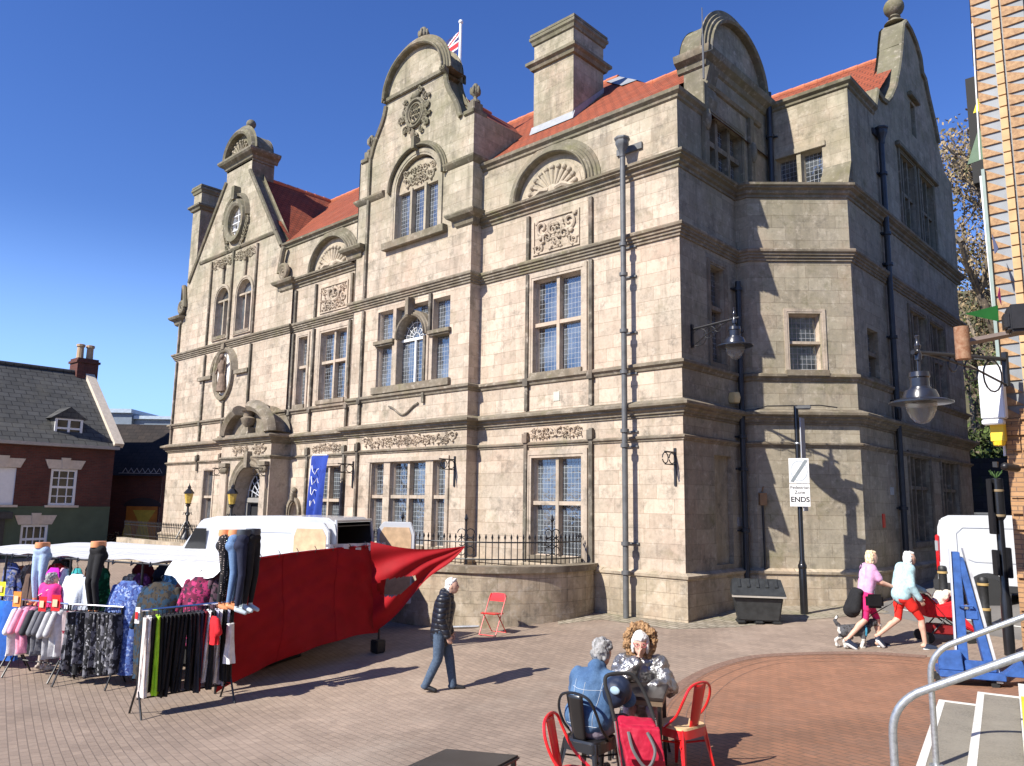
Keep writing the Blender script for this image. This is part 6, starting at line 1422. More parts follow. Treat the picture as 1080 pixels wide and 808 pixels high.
# a trestle of folded clothes fills the inside
tb_ = thing('trestle_table', 'cloth covered trestle table inside the clothes stall', 'table', (-15.6,6.2,.5))
mb = MB(); c = (CF0.lerp(CF1,.5)+CB0.lerp(CB1,.5))/2; mb.box((c.x,c.y,gz(c.x,c.y)+.72),(6.2,1.5,.05),math.atan2(FDIR.y,FDIR.x)); mb.build('tabletop', PLY, tb_)
mb = MB(); mb.box((c.x,c.y,gz(c.x,c.y)+.36),(6.25,1.54,.66),math.atan2(FDIR.y,FDIR.x)); mb.build('skirt_cloth', BLK, tb_)
# mannequin legs
def legs(name, mat, px, py, d, h, label, yaw, waist, shoe=None, scale=1.0, grp='mannequin legs hung on the stall', bend=0.0):
    top = at(px, py, d); t = thing('mannequin_legs', label, 'mannequin', (top.x,top.y,top.z-h), grp); F_ = Vector((math.cos(yaw),math.sin(yaw),0)); L_ = Vector((-F_.y,F_.x,0)); W3 = lambda x,y,z: top+F_*x+L_*y+Vector((0,0,z))
    mb = MB(); mb.cap(W3(0,-.055,-.1),W3(0,.055,-.1),.10,.10); mb.cap(W3(-.03,-.07,-.2),W3(-.03,.07,-.2),.105,.105)
    for s_ in (-1,1): mb.cap(W3(0,s_*.075,-.2),W3(.03+bend*.1,s_*.075,-h*.55),.088,.058); mb.cap(W3(.03+bend*.1,s_*.075,-h*.55),W3(-.02,s_*.07,-h+.06),.06,.04)
    remesh(mb, 'trousers', [mat], None, t, .016, 3)
    mb = MB(); mb.lathe([(.115,-.05),(.118,0),(.11,.05),(.0,.055)], top+Vector((0,0,-.0)), 14, sx=.85, sy=1.1); mb.build('waist', waist, t)
    for s_ in (-1,1): 
        mb = MB(); mb.cap(W3(-.02,s_*.07,-h+.07),W3(-.02,s_*.07,-h+.02),.035,.035); mb.cap(W3(-.02,s_*.07,-h),W3(.12,s_*.075,-h-.05),.042,.03); mb.build('foot', shoe or waist, t)
DOT = NT('black dotted leggings'); oc = DOT.n('TexCoord').outputs['Object']; vo = DOT.n('TexVoronoi'); vo.inputs['Scale'].default_value = 30; vo.inputs['Randomness'].default_value = .25; DOT.l(oc, vo.inputs['Vector']); DOT.l(DOT.mix(DOT.math('LESS_THAN', vo.outputs['Distance'], .23), (.012,.011,.012), (.62,.52,.45)), DOT.b.inputs['Base Color']); DOT.b.inputs['Roughness'].default_value = .9
GRYP = plain('grey mannequin plastic', (.05,.06,.07), .4); SHOEW = plain('pale blue grey shoe', (.5,.58,.62), .5)
legs('m', DOT.m, 239,562,12.5,1.12,'mannequin legs in black dotted leggings, leftmost of the corner four',.75,DUMMY); legs('m', DENIM, 249,562,12.45,1.12,'mannequin legs in blue jeans beside the dotted leggings',.75,DUMMY); legs('m', NVY, 258,562,12.4,1.17,'mannequin legs in plain navy trousers beside the blue jeans',.7,GRYP,SHOEW); legs('m', BLK, 267,561,12.5,1.16,'mannequin legs in black trousers, rightmost of the corner four',.4,GRYP,SHOEW)
legs('m', grain('pale blue denim',(.30,.42,.60),(.42,.55,.72),50), 45,575,14.4,1.0,'mannequin legs in pale blue jeans standing above the canopy edge',-1.0,DUMMY); legs('m', BLK, 104,574,13.4,1.15,'mannequin legs in black leggings above the canopy edge left of the blouse',-1.2,DUMMY,bend=.4)
# price cards
for (px,py,d,m_,lab,w_,h_) in ((18,632,13.6,plain('orange card',(.75,.25,.03),.6),'orange price card over the blue dresses',.16,.26),(45,637,13.0,REDP,'red price card at the back of the woman in pink',.15,.24),(59,636,12.9,REDP,'red price card right of the other red card',.17,.26),(1,621,13.8,plain('yellow card',(.85,.85,.02),.6),'fluorescent yellow price card at the left edge',.18,.24),(145,649,11.9,WHITEPL,'white and red ticket at the near end of the front rack',.08,.24)):
    c = at(px,py,d); mb = MB(); mb.box(c,(.006,w_,h_),R_(-60)); o = tag(mb.build('price_card', m_), lab, 'price card')
    mb = MB(); mb.box(c+Vector((.012,-.02,0)),(.004,w_*.55,h_*.45),R_(-60)); mb.build('card_print', plain('pale print', (.75,.5,.3), .6) if w_ > .1 else REDP, o)
# ---------------------------------------------------------------- vans
def wheel(c, axis, r, parent, w=.22):
    mb = MB(); ax = Vector(axis).normalized(); mb.lathe([(r*.62,-w/2),(r*.93,-w/2),(r,-w/2+.035),(r,w/2-.035),(r*.93,w/2),(r*.62,w/2)], c, 30, axis=ax); t_ = mb.build('tyre', RUBBER, parent)
    mb = MB(); mb.lathe([(0,w/2-.05),(r*.16,w/2-.04),(r*.2,w/2-.075),(r*.5,w/2-.06),(r*.56,w/2-.02),(r*.63,w/2-.005),(r*.63,w/2-.1)], c, 24, axis=ax)
    x = ax.orthogonal().normalized(); y = ax.cross(x); rm = mb.build('rim', RIM, t_)
    hb = MB()
    for k in range(10):
        a = k*.628; hb.ell(Vector(c)+ax*(w/2-.055)+(x*math.cos(a)+y*math.sin(a))*r*.42,(.025,.025,.025),seg=8,rings=5)
    hb.build('rim_hole', RUBBER, rm)
def van(label, org, head, L, Wd, H, open_rear=False, near=1, ovh=1.02):
    """org = rear centre on the ground, head = direction of travel"""
    h = Vector((head[0],head[1],0)).normalized(); l = Vector((-h.y,h.x,0)); o = Vector(org); t = thing('panel_van', label, 'van', org)
    V = lambda x,y,z: o+h*x+l*y+Vector((0,0,z))
    prof = [(.03,.42),(0.0,.55),(.02,1.2),(.05,H*.86),(.11,H*.95),(.28,H*.99),(L*.30,H),(L*.62,H*.985),(L*.70,H*.955),(L*.845,H*.56),(L*.97,H*.48),(L*.995,H*.40),(L,.6),(L-.03,.34)]
    if open_rear: prof = prof
    mb = MB(); n = len(prof); secs = []
    for s_ in (-1,1):
        secs.append([[V(x,s_*(Wd/2-ins),z) for (x,z) in prof for ins in ((0 if z < H*.55 else .02+.09*((z-H*.55)/(H*.45))**1.6),)]])
    Lf, Rt = secs[0][0], secs[1][0]
    mb.poly(Lf[::-1]); mb.poly(Rt)
    for i in range(n-1):
        if open_rear and i in (1,2,3): continue
        mb.poly([Lf[i],Rt[i],Rt[i+1],Lf[i+1]])
    mb.poly([Lf[-1],Rt[-1],Rt[0],Lf[0]])
    mb.build('body', CARW, t, smooth=24, bev=.03)
    for (xx) in (ovh, L-.95):
        for s_ in (-1,1):
            r = .345; mb = MB(); a = V(xx,s_*(Wd/2+.004),.36); mb.lathe([(.0,.0),(r+.075,0),(r+.075,.004),(0,.004)], a, 28, axis=l*s_); mb.build('wheel_arch', CARB, t)
            wt = MB(); wheel(V(xx,s_*(Wd/2-.07),.345), l*s_, r, t)
    mb = MB()
    for s_ in (-1,1): 
        F_ = Fr(V(0,s_*(Wd/2),0), h if s_ < 0 else -h); sg = 1 if s_ < 0 else -1
        mb.boxF(F_, min(sg*0.0,sg*L*.99), max(sg*0,sg*L*.99), .36+o.z,.52+o.z, -.02,.025)
    mb.box(V(-.03,0,.47),(.14,Wd,.24),math.atan2(h.y,h.x)); mb.build('bumper_trim', CARB, t, bev=.02)
    for s_ in (-1,1):
        mb = MB(); mb.box(V(.03,s_*(Wd/2-.045),1.18),(.08,.07,.82),math.atan2(h.y,h.x)); o_ = mb.build('tail_lamp', REDL, t, bev=.02)
        mb = MB(); mb.box(V(.02,s_*(Wd/2-.043),1.34),(.08,.074,.26),math.atan2(h.y,h.x)); mb.build('lamp_lens', LEADSHEET, o_, bev=.02)
        # raised side panel and window seams
        F_ = Fr(V(0,s_*(Wd/2),0), h if s_ < 0 else -h); sg = 1 if s_ < 0 else -1
        mb = MB(); pts = [(sg*.55,H*.86),(sg*.42,H*.80),(sg*.42,H*.56),(sg*.75,H*.50),(sg*(L*.5),H*.49),(sg*(L*.5),H*.86)]
        line = [F_(u,z+o.z,.004-(0 if z < H*.55 else (.02+.09*((z-H*.55)/(H*.45))**1.6))) for (u,z) in pts]; mb.tube(line+[line[0]], .006, 5); mb.build('panel_crease', plain('van seam', (.42,.43,.44), .4), t)
        mb = MB(); mb.plate(F_, [(sg*(L*.66),H*.60+o.z),(sg*(L*.80),H*.60+o.z),(sg*(L*.72),H*.88+o.z),(sg*(L*.66),H*.88+o.z)], (), n=-.03); mb.build('side_window', CARG, t, smooth=0)
    mb = MB(); mb.poly([V(L*.703,-Wd*.40,H*.945),V(L*.703,Wd*.40,H*.945),V(L*.842,Wd*.44,H*.58),V(L*.842,-Wd*.44,H*.58)]); q = mb.build('windscreen', CARG, t, smooth=0); q.location += h*.012+Vector((0,0,.012))
    if open_rear:
        mb = MB(); mb.box(V(1.2,0,1.4),(.04,Wd-.2,1.9),math.atan2(h.y,h.x)); mb.box(V(.65,-Wd/2+.12,1.4),(1.1,.02,1.9),math.atan2(h.y,h.x)); mb.box(V(.65,Wd/2-.12,1.4),(1.1,.02,1.9),math.atan2(h.y,h.x)); mb.box(V(.65,0,2.3),(1.1,Wd-.3,.02),math.atan2(h.y,h.x)); mb.build('load_space', CARB, t)
        mb = MB(); z0,z1 = .55,H*.965
        mb.tube([V(-.01,-Wd/2+.05,z0),V(.02,-Wd/2+.06,1.5),V(.10,-Wd/2+.14,z1),V(.10,Wd/2-.14,z1),V(.02,Wd/2-.06,1.5),V(-.01,Wd/2-.05,z0)],.032,8); mb.build('rear_frame', CARW, t)
        for (hx, hy, dd) in ((.10, -Wd/2-.06 if near < 0 else Wd/2+.06, h),(.0, Wd/2-.02 if near < 0 else -Wd/2+.02, Vector((.80,.60,0)))):
            Fd_ = Fr(V(hx,hy,0), dd); wd_ = Wd*.46
            mb = MB(); ZU = lambda L_: [(a_,b_+o.z) for a_,b_ in L_]; mb.prism(Fd_, ZU([(0,.55),(wd_,.55),(wd_,H*.84),(wd_-.10,H*.95),(.16,H*.95),(.03,H*.88),(0,1.3)]), -.035,.035); dr_ = mb.build('rear_door', CARW, t, smooth=20, bev=.015)
            for sg in (-1,1):
                mb = MB(); mb.prism(Fd_, ZU([(.09,.75),(wd_-.08,.75),(wd_-.08,H*.83),(wd_-.14,H*.90),(.18,H*.90),(.09,H*.84)]), sg*.040-.004, sg*.040+.004); mb.build('door_lining', PLY, dr_, smooth=0)
            mb = MB(); mb.boxF(Fd_,wd_-.02,wd_+.01,.9+o.z,1.2+o.z,-.05,.05); mb.build('latch', CARB, dr_)
    else:
        mb = MB(); mb.tube([V(.0,0,.6),V(.03,0,1.3),V(.07,0,H*.93)],.006,5); mb.build('door_seam', plain('van seam', (.42,.43,.44), .4), t)
    return t
hd = Vector((-.88,-.47)); 
r_ = at(372,690,16.7); van('white panel van parked behind the stall with its rear doors open', (r_.x, r_.y, gz(r_.x,r_.y)), hd, 4.75, 1.98, 2.5, True)
c_ = Vector((-4.33,20.3)); h_ = Vector((.975,.222)); lft = Vector((-.222,.975)); oo = c_-h_*.98+lft*.95
van('white panel van cut by the right edge behind the bollards', (oo.x,oo.y,gz(oo.x,oo.y)-.02), h_, 5.2, 1.95, 2.05, ovh=.98)
mb = MB(); c = at(1040,537,18.5); mb.box((c.x,c.y,gz(oo.x,oo.y)+2.06),(.5,.12,.05),.64); tag(mb.build('roof_bar', LEADGREY), 'short grey roof bar on the right hand white van', 'roof bar')
# ---------------------------------------------------------------- people
def seg_dist(p, a, b):
    d = b-a; t = max(0, min(1, (p-a).dot(d)/max(d.dot(d),1e-9))); return (p-(a+d*t)).length, t
class Person:
    """joints in a local frame (x forward, y left, z up), placed at org facing yaw"""
    def __init__(s, label, org, yaw, J, group=None, scale=1.0):
        s.o = Vector(org); s.F = Vector((math.cos(yaw),math.sin(yaw),0)); s.L = Vector((-s.F.y,s.F.x,0)); s.k = scale; s.J = {n: s.w(*p) for n, p in J.items()}
        s.yaw = yaw; s.t = thing('person', label, 'person', s.o, group)
    def w(s, x, y, z): return s.o+(s.F*x+s.L*y+Vector((0,0,z)))*s.k
    def body(s, zones, voxel=.012, fist=False, thick=1.0, face=None):
        J = s.J; k = s.k; mb = MB()
        up = Matrix((s.F,s.L,Vector((0,0,1)))).transposed()
        mb.cap(J['hipR'].lerp(J['hipL'],.1), J['hipL'].lerp(J['hipR'],.1), .105*k*thick, .105*k*thick)
        mb.cap(J['pelvis'], J['chest'], .125*k*thick, .12*k*thick)
        for h, sh in (('hipL','shL'),('hipR','shR')): mb.cap(J[h].lerp(J['pelvis'],.4), J[sh].lerp(J['chest'],.45), .10*k*thick, .095*k)
        mb.cap(J['shL'].lerp(J['chest'],.12), J['shR'].lerp(J['chest'],.12), .068*k, .068*k)
        mb.cap(J['chest'].lerp(J['neck'],.55), J['head'].lerp(J['neck'],.3), .06*k, .048*k)
        hd = s.hd = face or s.F; hl = Vector((0,0,1)).cross(hd).normalized(); hu = hd.cross(hl).normalized(); Rm = s.Rm = Matrix((hd,hl,hu)).transposed()
        H = J['head']
        mb.ell(H, (.098*k,.076*k,.118*k), Rm, 18, 12); mb.ell(H+Rm@Vector((.03,0,-.05))*k, (.066*k,.058*k,.07*k), Rm)
        mb.ell(H+Rm@Vector((.098,0,-.012))*k, (.02*k,.013*k,.026*k), Rm, 8, 6); mb.cap(H+Rm@Vector((.09,0,.02))*k, H+Rm@Vector((.104,0,-.018))*k, .008*k, .012*k, 8)
        for sg in (-1,1): mb.ell(H+Rm@Vector((-.005,.076*sg,-.01))*k, (.02*k,.012*k,.03*k), Rm, 8, 6)
        for sd in 'LR':
            sg = 1 if sd == 'L' else -1
            mb.cap(J['hip'+sd], J['kn'+sd], .088*k*thick, .06*k); mb.cap(J['kn'+sd], J['an'+sd], .058*k, .036*k)
            mb.ell(J['kn'+sd].lerp(J['an'+sd],.3)-s.F*.015*k, (.052*k,.05*k,.11*k), Vector((0,0,1)).rotation_difference((J['kn'+sd]-J['an'+sd]).normalized()).to_matrix())
            toe = J.get('toe'+sd); mb.cap(J['an'+sd]+Vector((0,0,-.03*k)), toe, .042*k, .036*k); mb.cap(J['an'+sd]+(J['an'+sd]-toe).normalized()*.05*k+Vector((0,0,-.045*k)), J['an'+sd]+Vector((0,0,-.045*k)), .034*k, .036*k)
            mb.cap(J['sh'+sd], J['el'+sd], .052*k, .042*k); mb.cap(J['el'+sd], J['wr'+sd], .042*k, .028*k)
            s.hand(mb, sd, sg)
        segs = []
        for nm, a, b, m_ in zones: segs.append((J[a], J[b], m_))
        mats = []
        for *_, m_ in zones:
            if m_ not in mats: mats.append(m_)
        def col(p):
            best = None
            for (a, b, m_) in segs:
                d, t_ = seg_dist(p, a, b)
                if best is None or d < best[0]: best = (d, m_)
            return mats.index(best[1])
        o = remesh(mb, 'body', mats, col, s.t, voxel, 3); return o
    def hand(s, mb, sd, sg):
        J = s.J; k = s.k; wr, el = J['wr'+sd], J['el'+sd]; d = (J.get('hand'+sd, wr+(wr-el).normalized()*.1)-wr).normalized()
        side = d.cross(Vector((0,0,1))) if abs(d.z) < .8 else d.cross(s.F if sd == 'L' else -s.F).cross(d).normalized() if False else s.F-d*s.F.dot(d)
        side = side.normalized(); nrm = d.cross(side).normalized(); nrm = nrm if nrm.dot(-s.L*sg) > 0 or abs(nrm.dot(s.L)) < .1 else -nrm
        pc = wr+d*.05*k; Rm = Matrix((d,side,nrm)).transposed(); mb.ell(pc, (.052*k,.04*k,.016*k), Rm, 10, 7)
        for i, ln in enumerate((.068,.078,.073,.058)):
            b = wr+d*.088*k+side*(.03-.02*i)*k; m1 = b+d*ln*.5*k+nrm*.012*k; m2 = m1+(d*.6+nrm*.8).normalized()*ln*.5*k
            mb.cap(b, m1, .0095*k, .009*k, 7); mb.cap(m1, m2, .009*k, .0075*k, 7)
        b = wr+d*.03*k+side*.035*k; m1 = b+(d*.7+side*.7).normalized()*.035*k; mb.cap(b, m1, .012*k, .0105*k, 7); mb.cap(m1, m1+(d*.9+nrm*.45).normalized()*.032*k, .0105*k, .009*k, 7)
    def wear(s, name, mat, caps, voxel=.014, noise=0.0, seed=0, ells=(), sm=3):
        mb = MB()
        for c in caps:
            a, b, ra, rb = c; a = s.J[a] if isinstance(a, str) else a; b = s.J[b] if isinstance(b, str) else b; mb.cap(a, b, ra*s.k, rb*s.k, 14)
        for (c, r) in ells: mb.ell(c, tuple(x*s.k for x in r), Matrix((s.F,s.L,Vector((0,0,1)))).transposed(), 16, 10)
        return remesh(mb, name, [mat], None, s.t, voxel, sm, noise, seed)
    def hair(s, mat, style='short', noise=.042):
        H = s.J['head']; k = s.k; Rm = s.Rm; mb = MB(); P_ = lambda x,y,z: H+Rm@Vector((x,y,z))*k
        mb.ell(P_(-.026,0,.040), (.085*k,.082*k,.090*k), Rm); mb.ell(P_(-.055,0,-.01), (.058*k,.074*k,.085*k), Rm); mb.ell(P_(.030,0,.092), (.040*k,.060*k,.026*k), Rm)
        if style == 'bob':
            for sg in (-1,1): mb.ell(P_(-.035,.07*sg,-.035), (.05*k,.022*k,.085*k), Rm)
            mb.ell(P_(-.065,0,-.06), (.045*k,.07*k,.075*k), Rm)
        if style == 'fringe':
            mb.ell(P_(.055,0,.072), (.040*k,.070*k,.040*k), Rm)
            for sg in (-1,1): mb.ell(P_(.015,.072*sg,-.02), (.045*k,.022*k,.09*k), Rm)
        if style == 'puff':
            for q in ((-.05,0,.055,.078),(-.03,.045,.05,.055),(-.03,-.045,.05,.055),(.025,0,.08,.05),(-.08,.02,-.02,.052),(-.08,-.03,.0,.052),(-.05,.05,-.03,.045),(-.05,-.05,-.03,.045)): mb.ell(P_(*q[:3]), (q[3]*k,)*3, Rm)
        return remesh(mb, 'hair', [mat], None, s.t, .011, 2, noise*k, .035)
STAND = dict(pelvis=(0,0,.95),chest=(.0,0,1.30),neck=(0,0,1.46),head=(.02,0,1.62),shL=(0,.18,1.41),shR=(0,-.18,1.41),elL=(-.03,.24,1.12),elR=(-.03,-.24,1.12),wrL=(.05,.25,.87),wrR=(.05,-.25,.87),hipL=(0,.09,.93),hipR=(0,-.09,.93),knL=(.03,.10,.50),knR=(.03,-.10,.50),anL=(0,.10,.09),anR=(0,-.10,.09),toeL=(.16,.11,.035),toeR=(.16,-.11,.035))
def pose(**kw): d = dict(STAND); d.update(kw); return d
SHOEB = plain('dark shoe leather', (.012,.012,.014), .5); SHOEN = plain('navy trainer', (.02,.03,.06), .6)
def zones(trs, top, shoe, arm=None, fore=None, shank=None, hand=SKIN):
    arm = arm or top; fore = fore or arm; shank = shank or trs
    z = [('p','pelvis','hipL',trs),('p','pelvis','hipR',trs),('c','chest','pelvis',top),('n','neck','head',SKIN),('c','chest','shL',top),('c','chest','shR',top),('n','head','head',SKIN)]
    for sd in 'LR': z += [('t','hip'+sd,'kn'+sd,trs),('s','kn'+sd,'an'+sd,shank),('f','an'+sd,'toe'+sd,shoe),('a','sh'+sd,'el'+sd,arm),('b','el'+sd,'wr'+sd,fore),('h','wr'+sd,'hand'+sd,hand)]
    return z
def addhands(J):
    for sd in 'LR':
        if 'hand'+sd not in J:
            e, w = Vector(J['el'+sd]), Vector(J['wr'+sd]); J['hand'+sd] = tuple(w+(w-e).normalized()*.13)
    return J
EYE = plain('dark eye', (.02,.015,.012), .3); LIP = plain('lip', (.42,.16,.13), .5)
def facefeat(p, brow=None):
    H = p.J['head']; k = p.k; Rm = p.Rm; mb = MB()
    for sg in (-1,1): mb.ell(H+Rm@Vector((.083,.03*sg,.012))*k, (.009*k,.013*k,.008*k), Rm, 8, 6)
    mb.build('eyes', EYE, p.t)
    mb = MB(); mb.ell(H+Rm@Vector((.088,0,-.062))*k, (.008*k,.022*k,.006*k), Rm, 8, 6); mb.build('mouth', LIP, p.t)
# man in a black quilted jacket, mid-stride towards the right
JKT = NT('black quilted nylon'); oc = JKT.n('TexCoord').outputs['Object']; sp = JKT.n('SeparateXYZ'); JKT.l(oc, sp.inputs[0]); wv = JKT.math('ABSOLUTE', JKT.math('SINE', JKT.math('MULTIPLY', sp.outputs[2], 38)))
JKT.b.inputs['Base Color'].default_value = (.012,.014,.022,1); JKT.b.inputs['Roughness'].default_value = .42; JKT.bump(JKT.math('POWER', wv, .45), .9, .02)
yaw = R_(40)
J = addhands(pose(pelvis=(0,0,.93),chest=(.05,0,1.27),neck=(.10,0,1.43),head=(.16,0,1.575),shL=(.06,.2,1.385),shR=(.06,-.2,1.385),elL=(.02,.25,1.10),elR=(.03,-.26,1.10),wrL=(.12,.24,.86),wrR=(.13,-.25,.87),knL=(.13,.09,.50),knR=(-.02,-.09,.49),anL=(.20,.09,.09),anR=(-.20,-.09,.11),toeL=(.36,.10,.035),toeR=(-.05,-.11,.035)))
p = Person('man with white hair in a black quilted jacket and jeans walking across the square', (-9.6,8.73,gz(-9.6,8.73)), yaw, J, scale=1.03)
p.body(zones(JEANS,JKT.m,SHOEB), .011); p.hair(HAIRW); facefeat(p)
p.wear('jeans', JEANS, [('hipL','hipR',.125,.125),('hipL','knL',.108,.078),('hipR','knR',.108,.078),('knL',p.J['anL']+Vector((0,0,-.01)),.078,.062),('knR',p.J['anR']+Vector((0,0,-.01)),.078,.062)], noise=.01, seed=.1)
p.wear('jacket', JKT.m, [('pelvis','chest',.165,.175),('shL','shR',.10,.10),('hipL','shL',.125,.115),('hipR','shR',.125,.115),('shL','elL',.085,.078),('elL','wrL',.078,.062),('shR','elR',.085,.078),('elR','wrR',.078,.062),(p.J['pelvis']+Vector((0,0,-.14)),'pelvis',.165,.165),(p.J['neck']+Vector((0,0,-.03)),p.J['neck']-p.F*.06+Vector((0,0,.03)),.10,.085)], noise=.012, seed=.12)
# woman in pink seen from behind at the stall
J = addhands(pose(pelvis=(0,0,.92),head=(.03,0,1.56),neck=(0,0,1.42),elL=(.05,.27,1.10),wrL=(.20,.22,.95),elR=(.05,-.27,1.10),wrR=(.22,-.2,.98)))
p = Person('woman with grey hair in a bright pink top browsing the stall with her back turned', (-15.86,4.95,gz(-15.86,4.95)), R_(100), J, scale=1.0)
PINKT = fabric('hot pink jersey', (.78,.03,.22)); p.body(zones(fabric('beige trousers',(.45,.38,.32)),PINKT,plain('white trainer',(.72,.72,.72),.6),fore=SKIN), .012, thick=1.1); p.hair(HAIRG,'puff')
p.wear('top', PINKT, [('pelvis','chest',.185,.17),('hipL','shL',.13,.10),('hipR','shR',.13,.10),('shL','shR',.088,.088),('shL',p.J['shL'].lerp(p.J['elL'],.75),.08,.075),('shR',p.J['shR'].lerp(p.J['elR'],.75),.08,.075)], noise=.01, seed=.15)
mb = MB(); mb.tube([p.J['shR']+Vector((0,0,.07)),p.J['chest']-p.F*.19,p.J['hipL']-p.F*.12+p.L*.1],.012,6); mb.build('bag_strap', BLACKP, p.t)
p = None
# passer-by cut by the left edge: only a leg and sandal
J = addhands(pose()); q = at(-9,748-40,13.6); gx_, gy_ = q.x, q.y
p = Person('person in brown trousers mostly outside the left edge of the photo', (-17.35,4.05,gz(-17.35,4.05)), R_(20), J); p.body(zones(fabric('brown trousers',(.12,.06,.05)),fabric('dark top',(.05,.03,.03)),SKIN), .014); p.hair(HAIRB)
# two women walking a dog and a pet stroller
LIL = fabric('lilac t-shirt', (.66,.36,.58)); FUCH = fabric('fuchsia shorts', (.62,.02,.15)); AQUA = fabric('pale aqua knit', (.40,.60,.64), scale=30); REDS = fabric('red shorts', (.70,.02,.012))
yw = R_(38)
J = addhands(pose(chest=(.06,0,1.28),neck=(.10,0,1.44),head=(.14,0,1.585),shL=(.07,.17,1.39),shR=(.07,-.17,1.39),elR=(.22,-.2,1.16),wrR=(.45,-.16,1.08),elL=(.20,.2,1.15),wrL=(.44,.14,1.08),knL=(.20,.08,.50),anL=(.22,.08,.10),toeL=(.38,.09,.04),knR=(-.06,-.08,.50),anR=(-.38,-.08,.16),toeR=(-.25,-.09,.035)))
w1 = Person('blonde woman in a lilac t-shirt and fuchsia shorts with a black cardigan round her waist', (-5.16,15.0,gz(-5.16,15.0)), yw, J, scale=1.0)
w1.body(zones(FUCH,LIL,SHOEN,arm=SKIN,shank=SKIN), .011); w1.hair(HAIRB,'bob'); facefeat(w1)
w1.wear('t_shirt', LIL, [('pelvis','chest',.145,.155),('hipL','shL',.10,.09),('hipR','shR',.10,.09),('shL','shR',.082,.082),('shL',w1.J['shL'].lerp(w1.J['elL'],.7),.075,.07),('shR',w1.J['shR'].lerp(w1.J['elR'],.7),.075,.07)], noise=.008, seed=.14)
w1.wear('shorts', FUCH, [('hipL','hipR',.118,.118),('hipL',w1.J['hipL'].lerp(w1.J['knL'],.55),.100,.088),('hipR',w1.J['hipR'].lerp(w1.J['knR'],.55),.100,.088)])
w1.wear('tied_cardigan', BLK, [(w1.w(-.14,.13,.98),w1.w(-.14,-.13,.98),.06,.06),(w1.w(-.17,.0,.95),w1.w(-.26,.0,.66),.10,.15),(w1.w(-.15,.1,.95),w1.w(-.24,.12,.70),.07,.09),(w1.w(-.15,-.1,.95),w1.w(-.24,-.12,.68),.07,.10)], noise=.015, seed=.1)
mb = MB(); mb.tube([w1.w(.02,.16,1.46),w1.w(-.11,.02,1.25),w1.w(.02,-.20,.93)],.014,6); mb.tube([w1.w(.02,.16,1.46),w1.w(.14,.0,1.25),w1.w(.08,-.22,.93)],.014,6); mb.build('bag_strap', BLACKP, w1.t)
mb = MB(); mb.box(w1.w(.06,-.25,.84),(.30,.10,.24),yw); tag(mb.build('shoulder_bag', BLACKP, bev=.04), 'black shoulder bag at the hip of the woman in lilac', 'bag')
J = addhands(pose(pelvis=(0,0,.93),chest=(.07,0,1.27),neck=(.12,0,1.42),head=(.18,0,1.56),shL=(.09,.18,1.38),shR=(.09,-.18,1.38),elR=(.08,-.24,1.10),wrR=(.22,-.22,.88),elL=(.20,.22,1.10),wrL=(.46,.18,.98),knR=(.28,-.08,.52),anR=(.32,-.08,.10),toeR=(.49,-.09,.04),knL=(-.05,.08,.50),anL=(-.42,.08,.20),toeL=(-.33,.09,.055)))
w2 = Person('woman with white hair in a pale aqua jumper and red shorts striding behind the stroller', (-4.62,15.22,gz(-4.62,15.22)), yw, J, scale=1.0)
w2.body(zones(REDS,AQUA,SHOEN,shank=SKIN), .011, thick=1.1); w2.hair(HAIRW,'bob'); facefeat(w2)
w2.wear('jumper', AQUA, [('pelvis','chest',.175,.18),('hipL','shL',.13,.105),('hipR','shR',.13,.105),('shL','shR',.095,.095),('shL','elL',.082,.074),('elL','wrL',.07,.05),('shR','elR',.082,.074),('elR','wrR',.07,.05),(w2.J['pelvis']+Vector((0,0,-.0)),'pelvis',.17,.17),(w2.J['hipL']+Vector((0,0,.03)),w2.J['hipR']+Vector((0,0,.03)),.128,.128)], noise=.012, seed=.14)
w2.wear('shorts', REDS, [(w2.J['hipL']-Vector((0,0,.05)),w2.J['hipR']-Vector((0,0,.05)),.110,.110),('hipL',w2.J['hipL'].lerp(w2.J['knL'],.45),.108,.096),('hipR',w2.J['hipR'].lerp(w2.J['knR'],.52),.108,.098)], noise=.008, seed=.12)
for w_ in (w1, w2):
    for sd in 'LR':
        mb = MB(); a, t_ = w_.J['an'+sd], w_.J['toe'+sd]; d = (t_-a); d.z = min(d.z,-.02); mb.cap(a+Vector((0,0,-.055)), t_+Vector((0,0,-.02)), .044, .042); sh = mb.build('trainer', SHOEN, w_.t)
        mb = MB(); mb.cap(a+Vector((0,0,-.085)), t_+Vector((0,0,-.032)), .042, .04); mb.build('sole', WHITEPL, sh)
